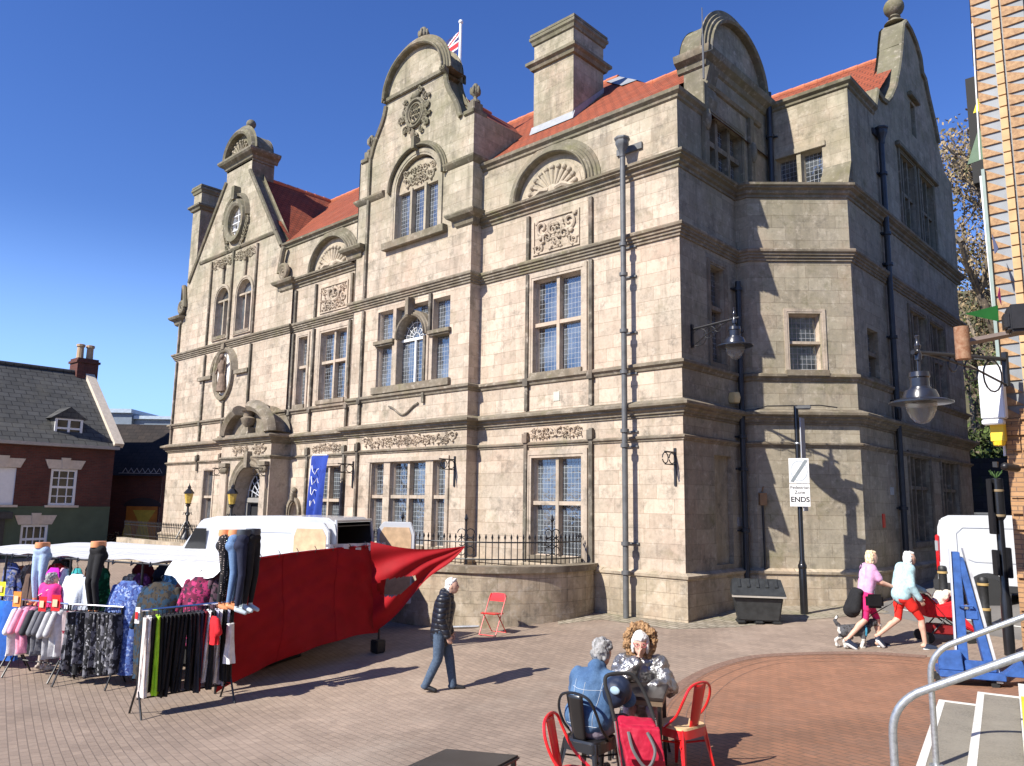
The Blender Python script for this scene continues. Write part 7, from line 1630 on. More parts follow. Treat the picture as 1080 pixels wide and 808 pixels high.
# dog
def dog_():
    o = Vector((-5.36,14.9,gz(-5.36,14.9))); yw_ = R_(40); F_ = Vector((math.cos(yw_),math.sin(yw_),0)); L_ = Vector((-F_.y,F_.x,0)); V = lambda x,y,z: o+F_*x+L_*y+Vector((0,0,z))
    t = thing('dog', 'small grey and white shaggy dog with raised tail on a lead', 'dog', o); mb = MB()
    mb.cap(V(-.20,0,.30),V(.14,0,.31),.095,.115); mb.cap(V(.12,0,.30),V(.2,0,.32),.115,.09); mb.cap(V(.18,0,.34),V(.30,0,.43),.075,.06); mb.ell(V(.34,0,.45),(.08,.07,.07)); mb.cap(V(.38,0,.43),V(.46,0,.40),.045,.03)
    for sg in (-1,1):
        mb.ell(V(.31,.07*sg,.44),(.03,.02,.06)); 
        mb.cap(V(.15,.06*sg,.25),V(.16+.03*sg,.065*sg,.12),.05,.035); mb.cap(V(.16+.03*sg,.065*sg,.12),V(.15+.06*sg,.065*sg,.03),.034,.03); mb.cap(V(.15+.06*sg,.065*sg,.025),V(.20+.06*sg,.065*sg,.02),.028,.024)
        mb.cap(V(-.20,.06*sg,.27),V(-.14-.05*sg,.065*sg,.19),.075,.05); mb.cap(V(-.14-.05*sg,.065*sg,.19),V(-.26-.05*sg,.065*sg,.12),.045,.032); mb.cap(V(-.26-.05*sg,.065*sg,.12),V(-.25-.05*sg,.065*sg,.03),.032,.028); mb.cap(V(-.25-.05*sg,.065*sg,.025),V(-.2-.05*sg,.065*sg,.02),.028,.024)
    mb.cap(V(-.26,0,.36),V(-.33,0,.46),.035,.035); mb.cap(V(-.33,0,.46),V(-.29,0,.54),.035,.02)
    DG, DW = grain('grey dog fur',(.02,.02,.022),(.12,.12,.125),30), grain('white dog fur',(.42,.38,.33),(.75,.72,.66),30)
    def col(p):
        q = p-o; z = q.z; x = q.dot(F_)
        return 1 if (z < .17 or x < -.27 and z < .36 or x < -.30 and z > .5 or x > .40) else 0
    remesh(mb, 'body', [DG,DW], col, t, .012, 2, .03, .05)
    mb = MB(); mb.tube([V(.17+.0*k,.125*math.cos(k*.52),.31+.125*math.sin(k*.52)) for k in range(13)],.02,6); mb.build('harness', plain('blue dog harness', (.03,.22,.34), .7), t)
    tag(_tube([V(.17,0,.43), V(.30,-.05,.58), w1.w(.35,-.22,.80), w1.w(.48,-.2,.93), w1.w(.5,-.2,1.02)], .009, 'dog_lead', IRON), 'thin black dog lead rising to a handle held by the woman', 'dog lead')
def _tube(pts, r, name, mat, parent=None):
    mb = MB(); mb.tube(pts, r, 6); return mb.build(name, mat, parent)
dog_()
# pet stroller with a small white dog inside
so_ = Vector((-4.22,16.05,gz(-4.22,16.05))); yw_ = R_(38); F_ = Vector((math.cos(yw_),math.sin(yw_),0)); L_ = Vector((-F_.y,F_.x,0)); V = lambda x,y,z: so_+F_*x+L_*y+Vector((0,0,z))
ps = thing('pet_stroller', 'red pet stroller with black handle and grey wheels pushed by the two women', 'stroller', so_)
FS_ = Fr((so_.x,so_.y), F_)
zz = so_.z; UP = lambda L: [(a,b+zz) for a,b in L]
mb = MB(); mb.prism(FS_, UP([(-.32,.45),(.30,.42),(.36,.70),(.30,.76),(-.10,.66),(-.30,.86),(-.38,.80)]), -.2, .2); mb.build('cabin', REDF, ps, bev=.03)
mb = MB(); mb.prism(FS_, UP([(-.25,.16),(.30,.14),(.20,.30),(-.22,.32)]), -.18, .18); mb.build('basket', plain('dark red mesh', (.25,.01,.012), .8), ps, bev=.02)
mb = MB(); mb.prism(FS_, UP([(.10,.42),(.50,.20),(.52,.26),(.30,.50)]), -.17, .17); mb.build('front_flap', REDF, ps, bev=.02)
for sg in (-1,1):
    mb = MB(); mb.tube([V(-.32,.19*sg,.10),V(.0,.19*sg,.45),V(-.28,.19*sg,.80),V(-.52,.19*sg,1.0)],.014,6); mb.tube([V(.40,.16*sg,.10),V(.0,.19*sg,.42),V(-.2,.19*sg,.5)],.014,6); mb.build('frame', IRON, ps)
    for x in (-.32,.40):
        r = .095 if x < 0 else .08; c = V(x,.21*sg,r); mb = MB(); ax = L_*sg; mb.lathe([(r*.7,-.022),(r,-.018),(r,.018),(r*.7,.022)], c, 20, axis=ax); wo_ = mb.build('wheel', RUBBER, ps); mb = MB(); x_ = F_; mb.lathe([(0,.012),(.02,.02),(.02,-.01)], c, 10, axis=ax)
        for k in range(5): mb.tube([c, c+(F_*math.cos(k*1.257)+Vector((0,0,math.sin(k*1.257))))*r*.75],.011,5)
        mb.build('spokes', LEADSHEET, wo_)
mb = MB(); mb.tube([V(-.52,.19,1.0),V(-.55,.1,1.03),V(-.55,-.1,1.03),V(-.52,-.19,1.0)],.018,6); mb.build('handle', RUBBER, ps)
mb = MB(); mb.ell(V(.02,0,.80),(.14,.12,.11)); mb.ell(V(.14,0,.86),(.08,.08,.07)); mb.cap(V(.18,0,.85),V(.24,0,.83),.035,.025)
for sg in (-1,1): mb.ell(V(.11,.075*sg,.86),(.03,.02,.05))
mb.cap(V(-.05,0,.62),V(0,0,.8),.12,.11); tag(remesh(mb,'dog',[grain('cream dog fur',(.62,.52,.40),(.85,.80,.70),30)],None,None,.012,2,.025,.05), 'small cream dog riding in the red pet stroller', 'dog')
# ---------------------------------------------------------------- group at the cafe table
def tolix(label, pos, yaw, mat, seatm=None, group='metal cafe chairs round the table'):
    z0 = pos[2]; t = thing('metal_chair', label, 'chair', pos, group); F_ = Vector((math.cos(yaw),math.sin(yaw),0)); L_ = Vector((-F_.y,F_.x,0)); V = lambda x,y,z: Vector(pos)+F_*x+L_*y+Vector((0,0,z))
    mb = MB(); pts = [(.19*abs(math.cos(a))**.4*math.copysign(1,math.cos(a)), .19*abs(math.sin(a))**.4*math.copysign(1,math.sin(a))) for a in [i*math.pi/14 for i in range(28)]]
    for (zz0,zz1,k) in ((.435,.455,1.0),): mb.mesh([V(x*k,y*k,zz0) for x,y in pts]+[V(x*k*.97,y*k*.97,zz1) for x,y in pts], [tuple(range(28))[::-1], tuple(range(28,56))]+[(i,(i+1)%28,28+(i+1)%28,28+i) for i in range(28)])
    mb.build('seat', seatm or mat, t, smooth=50); mb = MB(); mb.mesh([V(x*1.0,y*1.0,.434) for x,y in pts]+[V(x*1.04,y*1.04,.36) for x,y in pts], [(28+i,28+(i+1)%28,(i+1)%28,i) for i in range(28)]); mb.build('seat_rim', mat, t, smooth=50)
    for sx in (-1,1):
        for sy in (-1,1):
            mb = MB(); a, b = V(.16*sx,.16*sy,.44), V(.235*sx,.225*sy,.0); d = V(.0,.0,0)-V(.0,.0,0); mb.mesh([a+L_*.05*-sy,a,a+F_*.05*-sx,b+L_*.018*-sy,b,b+F_*.018*-sx],[(0,1,4,3),(1,2,5,4),(0,3,5,2),(0,2,1),(3,4,5)]); mb.tube([a,b],.012,6); mb.build('leg', mat, t, smooth=30)
    mb = MB(); mb.tube([V(.17,.205,.30),V(.0,.0,.27),V(-.17,-.205,.30)],.009,5); mb.tube([V(.17,-.205,.30),V(.0,.0,.27),V(-.17,.205,.30)],.009,5); mb.build('cross_brace', mat, t)
    mb = MB(); mb.tube(bez([V(.02,.2,.44),V(-.12,.2,.56),V(-.20,.195,.70),V(-.235,.15,.81),V(-.245,.06,.85),V(-.245,-.06,.85),V(-.235,-.15,.81),V(-.20,-.195,.70),V(-.12,-.2,.56),V(.02,-.2,.44)],5),.0125,8); mb.build('back_frame', mat, t)
    mb = MB(); n = 10
    for i in range(n+1):
        q = i/n; w_ = .065+.02*q; x = -.16-.085*q; z = .44+.40*q
        for s_ in (-1,-.5,0,.5,1): mb.v.append(V(x-.012*(1-s_*s_), w_*s_, z))
    for i in range(n):
        for j in range(4): a = i*5+j; mb.f.append((a,a+1,a+6,a+5)); mb.m.append(0)
    o = mb.build('back_splat', mat, t, fix=False, smooth=60); m_ = o.modifiers.new('t','SOLIDIFY'); m_.thickness = .004; return t
WOODS = grain('pale wood seat', (.50,.34,.17), (.66,.48,.27), 6, (1,8,1), bumpk=.1)
def on(px, py, d, dz=0): q = at(px,py,d); return (q.x, q.y, gz(q.x,q.y))
GT = 1.05
tc = at(668,728,7.5); dn = at(622,772,6.95); sv = at(676,745,8.05); rc = at(717,768,7.35); rl = at(612,838,5.8)
zt_ = gz(tc.x,tc.y); 
vec = Vector((sv.x-dn.x, sv.y-dn.y)); yd = math.atan2(vec.y, vec.x)
tbl = thing('cafe_table', 'small square black cafe table between the two seated women', 'table', (tc.x,tc.y,zt_))
mb = MB(); mb.box((tc.x,tc.y,zt_+.735),(.62,.62,.03),yd+.25); mb.build('tabletop', plain('dark tabletop', (.03,.022,.018), .35), tbl, bev=.006)
mb = MB(); mb.box((tc.x,tc.y,zt_+.70),(.60,.60,.05),yd+.25); mb.build('apron', plain('brown table edge', (.16,.11,.07), .6), tbl)
for sx in (-1,1):
    for sy in (-1,1):
        c, s_ = math.cos(yd+.25), math.sin(yd+.25); x, y = tc.x+(.27*sx)*c-(.27*sy)*s_, tc.y+(.27*sx)*s_+(.27*sy)*c; mb = MB(); mb.tube([(x,y,zt_),(x,y,zt_+.7)],.02,8); mb.build('leg', BLACKP, tbl)
tolix('black metal cafe chair under the woman in denim', (dn.x,dn.y,gz(dn.x,dn.y)), yd-.15, BLACKP)
tolix('black metal cafe chair under the woman in silver, behind the table', (sv.x,sv.y,gz(sv.x,sv.y)), yd+math.pi, BLACKP)
tolix('red metal cafe chair with pale wooden seat at the right of the table', (rc.x,rc.y,gz(rc.x,rc.y)), R_(172), REDP, WOODS)
tolix('red metal cafe chair nearest the camera, cut by the bottom edge', (rl.x,rl.y,gz(rl.x,rl.y)), R_(20), REDP)
SIT = dict(pelvis=(-.02,0,.56),chest=(.06,0,.86),neck=(.15,0,1.02),head=(.24,0,1.13),shL=(.11,.18,.93),shR=(.11,-.18,.93),elL=(.22,.27,.76),elR=(.22,-.27,.76),wrL=(.44,.16,.79),wrR=(.44,-.12,.79),hipL=(0,.10,.54),hipR=(0,-.10,.54),knL=(.42,.12,.52),knR=(.42,-.12,.52),anL=(.40,.12,.09),anR=(.36,-.12,.09),toeL=(.56,.13,.035),toeR=(.52,-.13,.035))
DJ = NT('denim jacket'); oc = DJ.n('TexCoord').outputs['Object']; sp = DJ.n('SeparateXYZ'); DJ.l(oc, sp.inputs[0])
f_ = DJ.noise(oc, 90, 3); wv = DJ.noise(oc, 5, 4)
DJ.l(DJ.mix(DJ.ramp(wv,.35,.7), DJ.mix(DJ.ramp(f_,.3,.7),(.030,.075,.165),(.05,.11,.22)), DJ.mix(DJ.ramp(f_,.3,.7),(.065,.135,.25),(.10,.185,.31))), DJ.b.inputs['Base Color']); DJ.b.inputs['Roughness'].default_value = .9; DJ.bump(wv, .4, .02)
p = Person('woman with grey hair in a blue denim jacket sitting with her back to the camera', (dn.x,dn.y,gz(dn.x,dn.y)), yd-.1, addhands(dict(SIT)), scale=1.0)
hf = (p.F+Vector((0,0,-.35))).normalized(); p.body(zones(fabric('mauve grey trousers',(.20,.17,.21)),DJ.m,SHOEB), .010, face=hf, thick=1.15)
p.hair(HAIRG,'puff',.05)
p.wear('denim_jacket', DJ.m, [(p.J['pelvis']+Vector((0,0,.06)),'chest',.17,.155),(p.J['hipL']+Vector((0,0,.10)),p.J['shL'].lerp(p.J['chest'],.3),.125,.095),(p.J['hipR']+Vector((0,0,.10)),p.J['shR'].lerp(p.J['chest'],.3),.125,.095),('chest','neck',.13,.075),('shL','elL',.082,.074),('elL','wrL',.072,.05),('shR','elR',.082,.074),('elR','wrR',.072,.05),(p.J['pelvis']+Vector((0,0,.07))+p.L*.08,p.J['pelvis']+Vector((0,0,.07))-p.L*.08,.15,.15),(p.J['neck']-p.F*.04,p.J['neck']+p.F*.02,.075,.07),('shL',p.J['neck']+p.F*.0-Vector((0,0,.06)),.075,.06),('shR',p.J['neck']-Vector((0,0,.06)),.075,.06)], noise=.02, seed=.09)
STI = plain('pale stitching', (.45,.50,.55), .9); mb = MB()
jk = [o for o in p.t.children if o.name.startswith('denim_jacket')][0]
from mathutils.bvhtree import BVHTree
bt = BVHTree.FromPolygons([v.co+WL[jk] for v in jk.data.vertices], [tuple(f.vertices) for f in jk.data.polygons])
def surf_line(pts):
    out = []
    for q in pts:
        loc, nrm, idx, dist = bt.ray_cast(q-p.F*.8, p.F)
        if loc: out.append(loc-p.F*.003)
    return out
for y in (-.11,.0,.11):
    mb.tube(surf_line([p.w(0,y*(1+.25*i/14),.56+.36*i/14) for i in range(15)]),.0022,4)
mb.tube(surf_line([p.w(0,-.16+.02*i,.86) for i in range(17)]),.0022,4); mb.tube(surf_line([p.w(0,-.15+.01875*i,.575) for i in range(17)]),.0022,4)
mb.build('stitching', STI, p.t)
# woman in silver puffer
SIL = NT('silver puffer foil'); oc = SIL.n('TexCoord').outputs['Object']; SIL.b.inputs['Base Color'].default_value = (.36,.355,.35,1); SIL.b.inputs['Metallic'].default_value = .85; SIL.b.inputs['Roughness'].default_value = .36; SIL.bump(SIL.math('ADD',SIL.noise(oc,9,4,.6),SIL.math('MULTIPLY',SIL.noise(oc,28,3),.4)), .8, .04)
vec2 = Vector((-.0-sv.x+.2, -sv.y)); yfc = math.atan2(-sv.y, -sv.x)
J = addhands(dict(SIT)); J.update(head=(.17,0,1.16),neck=(.10,0,1.03),wrR=(.30,-.02,1.03),elR=(.34,-.22,.80),handR=(.24,.0,1.12),elL=(.22,.28,.74),wrL=(.42,.10,.78),handL=(.52,.02,.78))
p = Person('woman with white hair in silver puffer coat with fur hood, hand at her mouth', (sv.x,sv.y,gz(sv.x,sv.y)), (yd+math.pi)*.5+yfc*.5 if abs(yd+math.pi-yfc) < 3 else yfc, J, scale=.98)
p.body(zones(fabric('pink trousers',(.55,.36,.36)),fabric('black jumper',(.015,.015,.02)),SHOEB), .009, face=(p.F*.9+Vector((0,0,-.15))+p.L*-.0).normalized()); p.hair(HAIRW,'fringe',.03); facefeat(p)
p.wear('puffer_coat', SIL.m, [('pelvis','chest',.20,.18),('hipL',p.J['shL'].lerp(p.J['chest'],.2),.15,.115),('hipR',p.J['shR'].lerp(p.J['chest'],.2),.15,.115),('shL',p.J['neck']-Vector((0,0,.07)),.10,.08),('shR',p.J['neck']-Vector((0,0,.07)),.10,.08),('shL','elL',.11,.10),('elL',p.J['elL'].lerp(p.J['wrL'],.85),.10,.075),('shR','elR',.11,.10),('elR',p.J['elR'].lerp(p.J['wrR'],.8),.10,.07),(p.J['pelvis']+p.F*.12+Vector((0,0,-.02)),'pelvis',.19,.19)], noise=.06, seed=.075, sm=2)
mb = MB(); H = p.J['head']; Rm = p.Rm
rnd = random.Random(6)
for k in range(40):
    a = -2.75+5.5*k/39; q_ = rnd.uniform(.9,1.12); c = H+Rm@Vector((-.035-.02*math.cos(a)+rnd.uniform(-.02,.02), .135*q_*math.sin(a), .005+.15*q_*math.cos(a))); r_f = rnd.uniform(.03,.046); mb.ell(c,(r_f,r_f,r_f),seg=8,rings=6)
remesh(mb,'fur_hood',[FUR],None,p.t,.008,0,.045,.018)
mb = MB(); mb.ell(H+Rm@Vector((-.11,0,-.02)),(.07,.14,.15),Rm); remesh(mb,'hood',[SIL.m],None,p.t,.012,2,.02,.1)
mb = MB(); 
for sg in (-1,1): mb.tube([H+Rm@Vector((.10,sg*.034+.024*math.cos(a*.785),.012+.02*math.sin(a*.785)))*1.06 for a in range(9)],.003,5); mb.tube([H+Rm@Vector((.10,sg*.058,.014))*1.06,H+Rm@Vector((.0,sg*.082,.016))*1.06],.003,5)
mb.build('glasses', plain('pink spectacle frame', (.45,.10,.12), .4), p.t)
# shopping trolley
tp = at(672,712,6.35); tb0 = at(690,850,6.2); tz = gz(tb0.x,tb0.y); CR = Vector((.73,.68,0)); CFw = Vector((-.68,.73,0))
to = Vector((tb0.x,tb0.y,tz)); V = lambda r,f,z: to+(CR*(r-.10*z)+CFw*f+Vector((0,0,z)))*.88; tr = thing('shopping_trolley', 'bright red fabric shopping trolley with black folding handle beside the table', 'shopping trolley', to)
RSP = fabric('crimson nylon', (.45,.006,.035), rough=.6, scale=5)
mb = MB(); mb.mesh([V(-.19,-.12,.12),V(.17,-.12,.12),V(.17,.12,.12),V(-.19,.12,.12),V(-.235,-.02,.80),V(.10,-.02,.78),V(.10,.17,.80),V(-.235,.17,.82)],[(0,3,2,1),(4,5,6,7),(0,1,5,4),(1,2,6,5),(2,3,7,6),(3,0,4,7)])
remesh(mb,'bag',[RSP],None,tr,.012,4,.03,.16)
mb = MB(); mb.mesh([V(-.25,-.09,.78),V(.12,-.09,.76),V(.13,-.155,.50),V(-.22,-.155,.52),V(-.25,-.04,.80),V(.12,-.04,.78),V(.13,-.10,.5),V(-.22,-.10,.52)],[(0,1,2,3),(7,6,5,4),(0,4,5,1),(1,5,6,2),(2,6,7,3),(3,7,4,0)]); remesh(mb,'flap',[RSP],None,tr,.01,3,.02,.1)
mb = MB(); mb.mesh([V(-.12,-.17,.40),V(.14,-.17,.39),V(.15,-.19,.16),V(-.11,-.19,.16),V(-.12,-.12,.4),V(.14,-.12,.39),V(.15,-.12,.16),V(-.11,-.12,.16)],[(0,1,2,3),(7,6,5,4),(0,4,5,1),(1,5,6,2),(2,6,7,3),(3,7,4,0)]); remesh(mb,'pocket',[RSP],None,tr,.01,3,.02,.1)
mb = MB(); mb.tube(bez([V(-.17,-.10,.74),V(-.15,-.19,.60),V(-.05,-.21,.47),V(.04,-.19,.60),V(.0,-.11,.74)],6),.013,6); mb.build('strap', plain('grey webbing', (.12,.12,.12), .8), tr)
mb = MB(); mb.tube([V(-.24,.02,.05),V(-.26,.1,.80)],.012,8); mb.tube([V(.13,.05,.05),V(.12,.15,.80)],.012,8); mb.build('frame', CHROME, tr)
mb = MB(); mb.tube(bez([V(-.26,.10,.78),V(-.29,.14,.98),V(-.31,.17,1.10),V(-.27,.19,1.17),V(-.08,.22,1.18),V(.0,.22,1.13),V(.07,.20,.98),V(.12,.15,.78)],6),.016,8); mb.build('handle', RUBBER, tr)
for sg in (-.24,.15):
    mb = MB(); mb.lathe([(.05,-.02),(.085,-.018),(.085,.018),(.05,.02)], V(sg,.1,.085), 18, axis=CR); mb.build('wheel', RUBBER, tr)
mb = MB(); c = at(652,728,6.9); mb.ell(c,(.13,.12,.13)); mb.ell(c+Vector((.0,-.06,-.02)),(.12,.08,.12)); o = tag(remesh(mb,'rucksack',[plain('navy rucksack nylon',(.012,.02,.045),.5)],None,None,.012,3,.02,.1), 'dark navy rucksack slung beside the trolley handle', 'bag')
mb = MB(); mb.ell(at(650,728,6.77)+Vector((0,-.02,0)),(.05,.02,.035)); mb.build('patch', plain('pale patch',(.3,.42,.5),.8), o)
# black table cut by the bottom edge
bt_ = at(492,812,5.35); bz = gz(bt_.x,bt_.y); b0_ = thing('cafe_table', 'black square table top cut by the bottom edge of the photo', 'table', (bt_.x,bt_.y,bz))
c0, c1, c2 = at(470,789,5.55), at(549,797,5.35), at(433,808,5.2); zt2 = (c0.z+c1.z)/2
def onz(px,py,z):
    v = at(px,py,1)-Vector((0,0,CZ)); return Vector((0,0,CZ))+v*((z-CZ)/v.z)
zt2 = bz+.76; A_, B_, C_ = onz(470,789,zt2), onz(549,796,zt2), onz(418,812,zt2); D_ = B_+(C_-A_)
mb = MB(); mb.mesh([A_,B_,D_,C_]+[q-Vector((0,0,.035)) for q in (A_,B_,D_,C_)],[(0,1,2,3),(7,6,5,4),(0,4,5,1),(1,5,6,2),(2,6,7,3),(3,7,4,0)]); mb.build('tabletop', plain('worn black tabletop', (.022,.022,.024), .35, var=.35, scale=4), b0_, bev=.012)
for q in (A_,B_,C_,D_):
    m_ = q.lerp((A_+D_)/2,.12); mb = MB(); mb.tube([(m_.x,m_.y,bz),(m_.x,m_.y,zt2-.03)],.02,8); mb.build('leg', BLACKP, b0_)
# ---------------------------------------------------------------- street furniture
# folding chair and barrier frames by the dwarf wall
fo = Vector((-11.80,12.20,gz(-11.8,12.2))); fc = thing('folding_chair', 'red metal folding chair in front of the curved dwarf wall', 'chair', fo); yw = R_(-78); F_ = Vector((math.cos(yw),math.sin(yw),0)); L_ = Vector((-F_.y,F_.x,0)); V = lambda x,y,z: fo+F_*x+L_*y+Vector((0,0,z))
for sg in (-1,1):
    mb = MB(); mb.tube([V(.22,.2*sg,.0),V(-.16,.2*sg,.72),V(-.19,.17*sg,.82)],.011,7); mb.build('front_leg', REDP, fc)
    mb = MB(); mb.tube([V(-.26,.18*sg,.0),V(.12,.18*sg,.45)],.011,7); mb.build('rear_leg', REDP, fc)
mb = MB(); mb.tube([V(.22,.2,.012),V(.22,-.2,.012)],.01,6); mb.tube([V(-.25,.18,.02),V(-.25,-.18,.02)],.01,6); mb.build('floor_bar', REDP, fc)
mb = MB(); mb.mesh([V(.22,.19,.45),V(.22,-.19,.45),V(-.14,-.19,.43),V(-.14,.19,.43)]+[V(.22,.19,.43),V(.22,-.19,.43),V(-.14,-.19,.41),V(-.14,.19,.41)],[(0,3,2,1),(4,5,6,7),(0,1,5,4),(1,2,6,5),(2,3,7,6),(3,0,4,7)]); mb.build('seat', REDP, fc, bev=.012)
mb = MB(); Fb_ = [(-.19,.60),(-.15,.66),(.15,.66),(.19,.60),(.19,.79),(.13,.83),(-.13,.83),(-.19,.79)]; Fb_ = [(-.19,.66),(.19,.66),(.20,.78),(.14,.82),(0,.83),(-.14,.82),(-.20,.78)]
n = len(Fb_); mb.mesh([V(-.15-.3*(z-.62)-.012,y,z) for y,z in Fb_]+[V(-.15-.3*(z-.62)+.012,y,z) for y,z in Fb_], [tuple(range(n)), tuple(range(n,2*n))[::-1]]+[(i,n+i,n+(i+1)%n,(i+1)%n) for i in range(n)]); mb.build('backrest', REDP, fc)
for k in range(3):
    a, b = on(476,660+2.2*k,17), on(505,659+2.6*k,17); mb = MB(); mb.tube([(a[0],a[1],a[2]+.04),(b[0],b[1],b[2]+.04)],.025,7); tag(mb.build('metal_bar', GALV), ('grey metal bar lying nearest the dwarf wall by the folding chair','grey metal bar lying in the middle of three by the folding chair','grey metal bar lying outermost of three by the folding chair')[k], 'bar')
# grit bin
gb = Vector((-7.86,16.28,gz(-7.86,16.28))); a_ = math.atan2(.56,.89); F_ = Vector((math.cos(a_),math.sin(a_),0)); N_ = Vector((F_.y,-F_.x,0)); V = lambda u,n,z: gb+F_*u+N_*n+Vector((0,0,z)); gt = thing('grit_bin', 'black plastic grit bin with sloping lid against the shaded flank of the hall', 'grit bin', gb)
BINM = plain('weathered black plastic', (.028,.03,.03), .5, var=.35, scale=7)
def taper(mb, u0,u1,n0,n1,z0, U0,U1,N0,N1,z1,z1b=None):
    z1b = z1 if z1b is None else z1b
    mb.mesh([V(u0,n0,z0),V(u1,n0,z0),V(u1,n1,z0),V(u0,n1,z0),V(U0,N0,z1b),V(U1,N0,z1b),V(U1,N1,z1),V(U0,N1,z1)],[(0,3,2,1),(4,5,6,7),(0,1,5,4),(1,2,6,5),(2,3,7,6),(3,0,4,7)])
mb = MB(); taper(mb,-.42,.42,-.22,.24,.06,-.50,.50,-.30,.32,.56); 
for u in (-.36,.0,.36): taper(mb,u-.1,u+.1,-.2,.25,0,u-.1,u+.1,-.22,.26,.07)
mb.build('tub', BINM, gt, bev=.03)
mb = MB(); taper(mb,-.55,.55,-.34,.38,.56,-.50,.50,-.26,.0,.90,.90); mb.mesh([V(-.55,.38,.60),V(.55,.38,.60),V(.5,-.02,.905),V(-.5,-.02,.905)],[(0,1,2,3)]); lid = mb.build('lid', BINM, gt, bev=.03)
mb = MB()
for u in (-.38,-.19,.0,.19,.38): mb.box(V(u,.10,.83),(.07,.26,.03), rot=(Matrix.Rotation(a_,3,'Z')@Matrix.Rotation(R_(38),3,'X')))
mb.build('lid_rib', BINM, lid, bev=.008)
mb = MB(); mb.box(V(0,.345,.575),(1.10,.10,.035),a_); mb.build('lid_edge', plain('pale lid edge', (.36,.33,.28), .6), lid)
# sign pole
sp_ = Vector((-7.48,17.80,gz(-7.48,17.8))); sg_ = thing('sign_post', 'black post with a white pedestrian zone ends sign in front of the canted bay', 'sign', sp_)
mb = MB(); mb.lathe([(.085,0),(.085,1.05),(.075,1.12),(.055,1.2),(.052,4.72),(.0,4.74)], sp_, 16); mb.lathe([(.088,1.0),(.095,1.02),(.095,1.08),(.085,1.1)], sp_, 16); mb.build('post', BLACKP, sg_)
mb = MB(); mb.lathe([(.054,1.95),(.054,2.25)], sp_, 16); mb.build('sticker', WHITEPL, sg_)
yv = math.atan2(-sp_.y, -sp_.x)+.12; N_ = Vector((math.cos(yv),math.sin(yv),0)); FSg = Fr(sp_+N_*.09, Vector((0,0,1)).cross(N_)); cz0 = sp_.z
z0, zm, z1 = 3.55, 4.07, 4.65
mb = MB(); mb.boxF(FSg,-.22,.22,zm+.006,z1,0,.012); p1 = mb.build('zone_plate', WHITEPL, sg_, bev=.003)
mb = MB(); mb.boxF(FSg,-.22,.22,z0,zm-.006,0,.012); p2 = mb.build('text_plate', WHITEPL, sg_, bev=.003)
GRY = plain('grey sign print', (.42,.47,.50), .5); BLKP = plain('black sign print', (.01,.01,.01), .5)
mb = MB(); c = (zm+z1)/2; mb.sweepF(FSg, ellp(0,c,.165,.215,40), [(0,.0125),(0,.0145),(-.022,.0145),(-.022,.0125)], closed=True); mb.build('ring', GRY, p1)
mb = MB(); mb.prism(FSg, [(-.20,zm+.05),(-.13,zm+.03),(.20,z1-.05),(.13,z1-.03)], .0148, .0165); mb.build('slash', plain('dark grey slash print', (.22,.25,.26), .5), p1, smooth=0)
def text(txt, F, u, z, size, mat, parent, n=.0135, bold=0.0):
    cu = bpy.data.curves.new('txt','FONT'); cu.body = txt; cu.size = size; cu.align_x = 'CENTER'; cu.align_y = 'CENTER'; cu.offset = bold; cu.extrude = .0006
    o = bpy.data.objects.new('txt', cu); COL.objects.link(o); dg = bpy.context.evaluated_depsgraph_get(); me = bpy.data.meshes.new_from_object(o.evaluated_get(dg)); bpy.data.objects.remove(o)
    base = F(u, z, n); me.transform(Matrix((F.u, Vector((0,0,1)), F.n)).transposed().to_4x4()); me.materials.clear(); me.materials.append(mat); return link('lettering', me, parent, base)
text('Pedestrian', FSg, 0, zm-.09, .098, BLKP, p2, bold=.001); text('Zone', FSg, 0, zm-.20, .105, BLKP, p2, bold=.001); text('ENDS', FSg, 0, zm-.365, .165, BLKP, p2, bold=.004)
# second, larger board on the same post seen edge-on
Fe_ = Fr(sp_+N_*-.02, N_*-1)
mb = MB(); Fbk = Fr((sp_.x,sp_.y), (N_.x*.92+.39*N_.y*1, N_.y*.92-.39*N_.x)) ; mb.boxF(Fbk,-.30,.03,z0-.1,z1+.95,-.10,-.08); mb.build('side_board', plain('grey sign back', (.36,.37,.40), .5, .3), sg_)
mb = MB(); mb.box(sp_+Vector((.14,.06,4.68)),(.36,.12,.09),.4); mb.build('sign_light', LEADGREY, sg_, bev=.02)
for z in (3.75,4.25,5.0): 
    mb = MB(); mb.lathe([(.06,z-cz0-.02),(.066,z-cz0),(.06,z-cz0+.02)], sp_, 12); mb.build('clamp', GALV, sg_)
# bollards and service post on the right
def bollard(label, p):
    t = thing('bollard', label, 'bollard', p, 'black bollards with gold bands along the side road'); mb = MB(); mb.lathe([(.10,0),(.10,.3),(.085,.34),(.085,.80),(.095,.82),(.095,.9),(.07,.94),(0,.95)], p, 18); mb.build('post', plain('worn black bollard paint', (.02,.02,.02), .55, var=.5, scale=14), t)
    for z in (.33,.80): mb = MB(); mb.lathe([(.10,z-.025),(.105,z-.02),(.105,z+.02),(.10,z+.025)], p, 18); mb.build('gold_band', plain('faded gold paint', (.40,.27,.10), .6), t)
q = at(995,640,17.2); bollard('black bollard with gold bands behind the red pet stroller', (-5.05,19.55,gz(-5.05,19.55)-.0)); q = Vector((-3.88,17.75)); bollard('black bollard with gold bands in front of the van wheel, right of the blue frame', (q.x,q.y,gz(q.x,q.y)))
q = Vector((-3.07,15.5)); z = gz(q.x,q.y); sv_ = thing('service_post', 'tall black post carrying grey boxes at the edge of the orange brick building', 'post', (q.x,q.y,z))
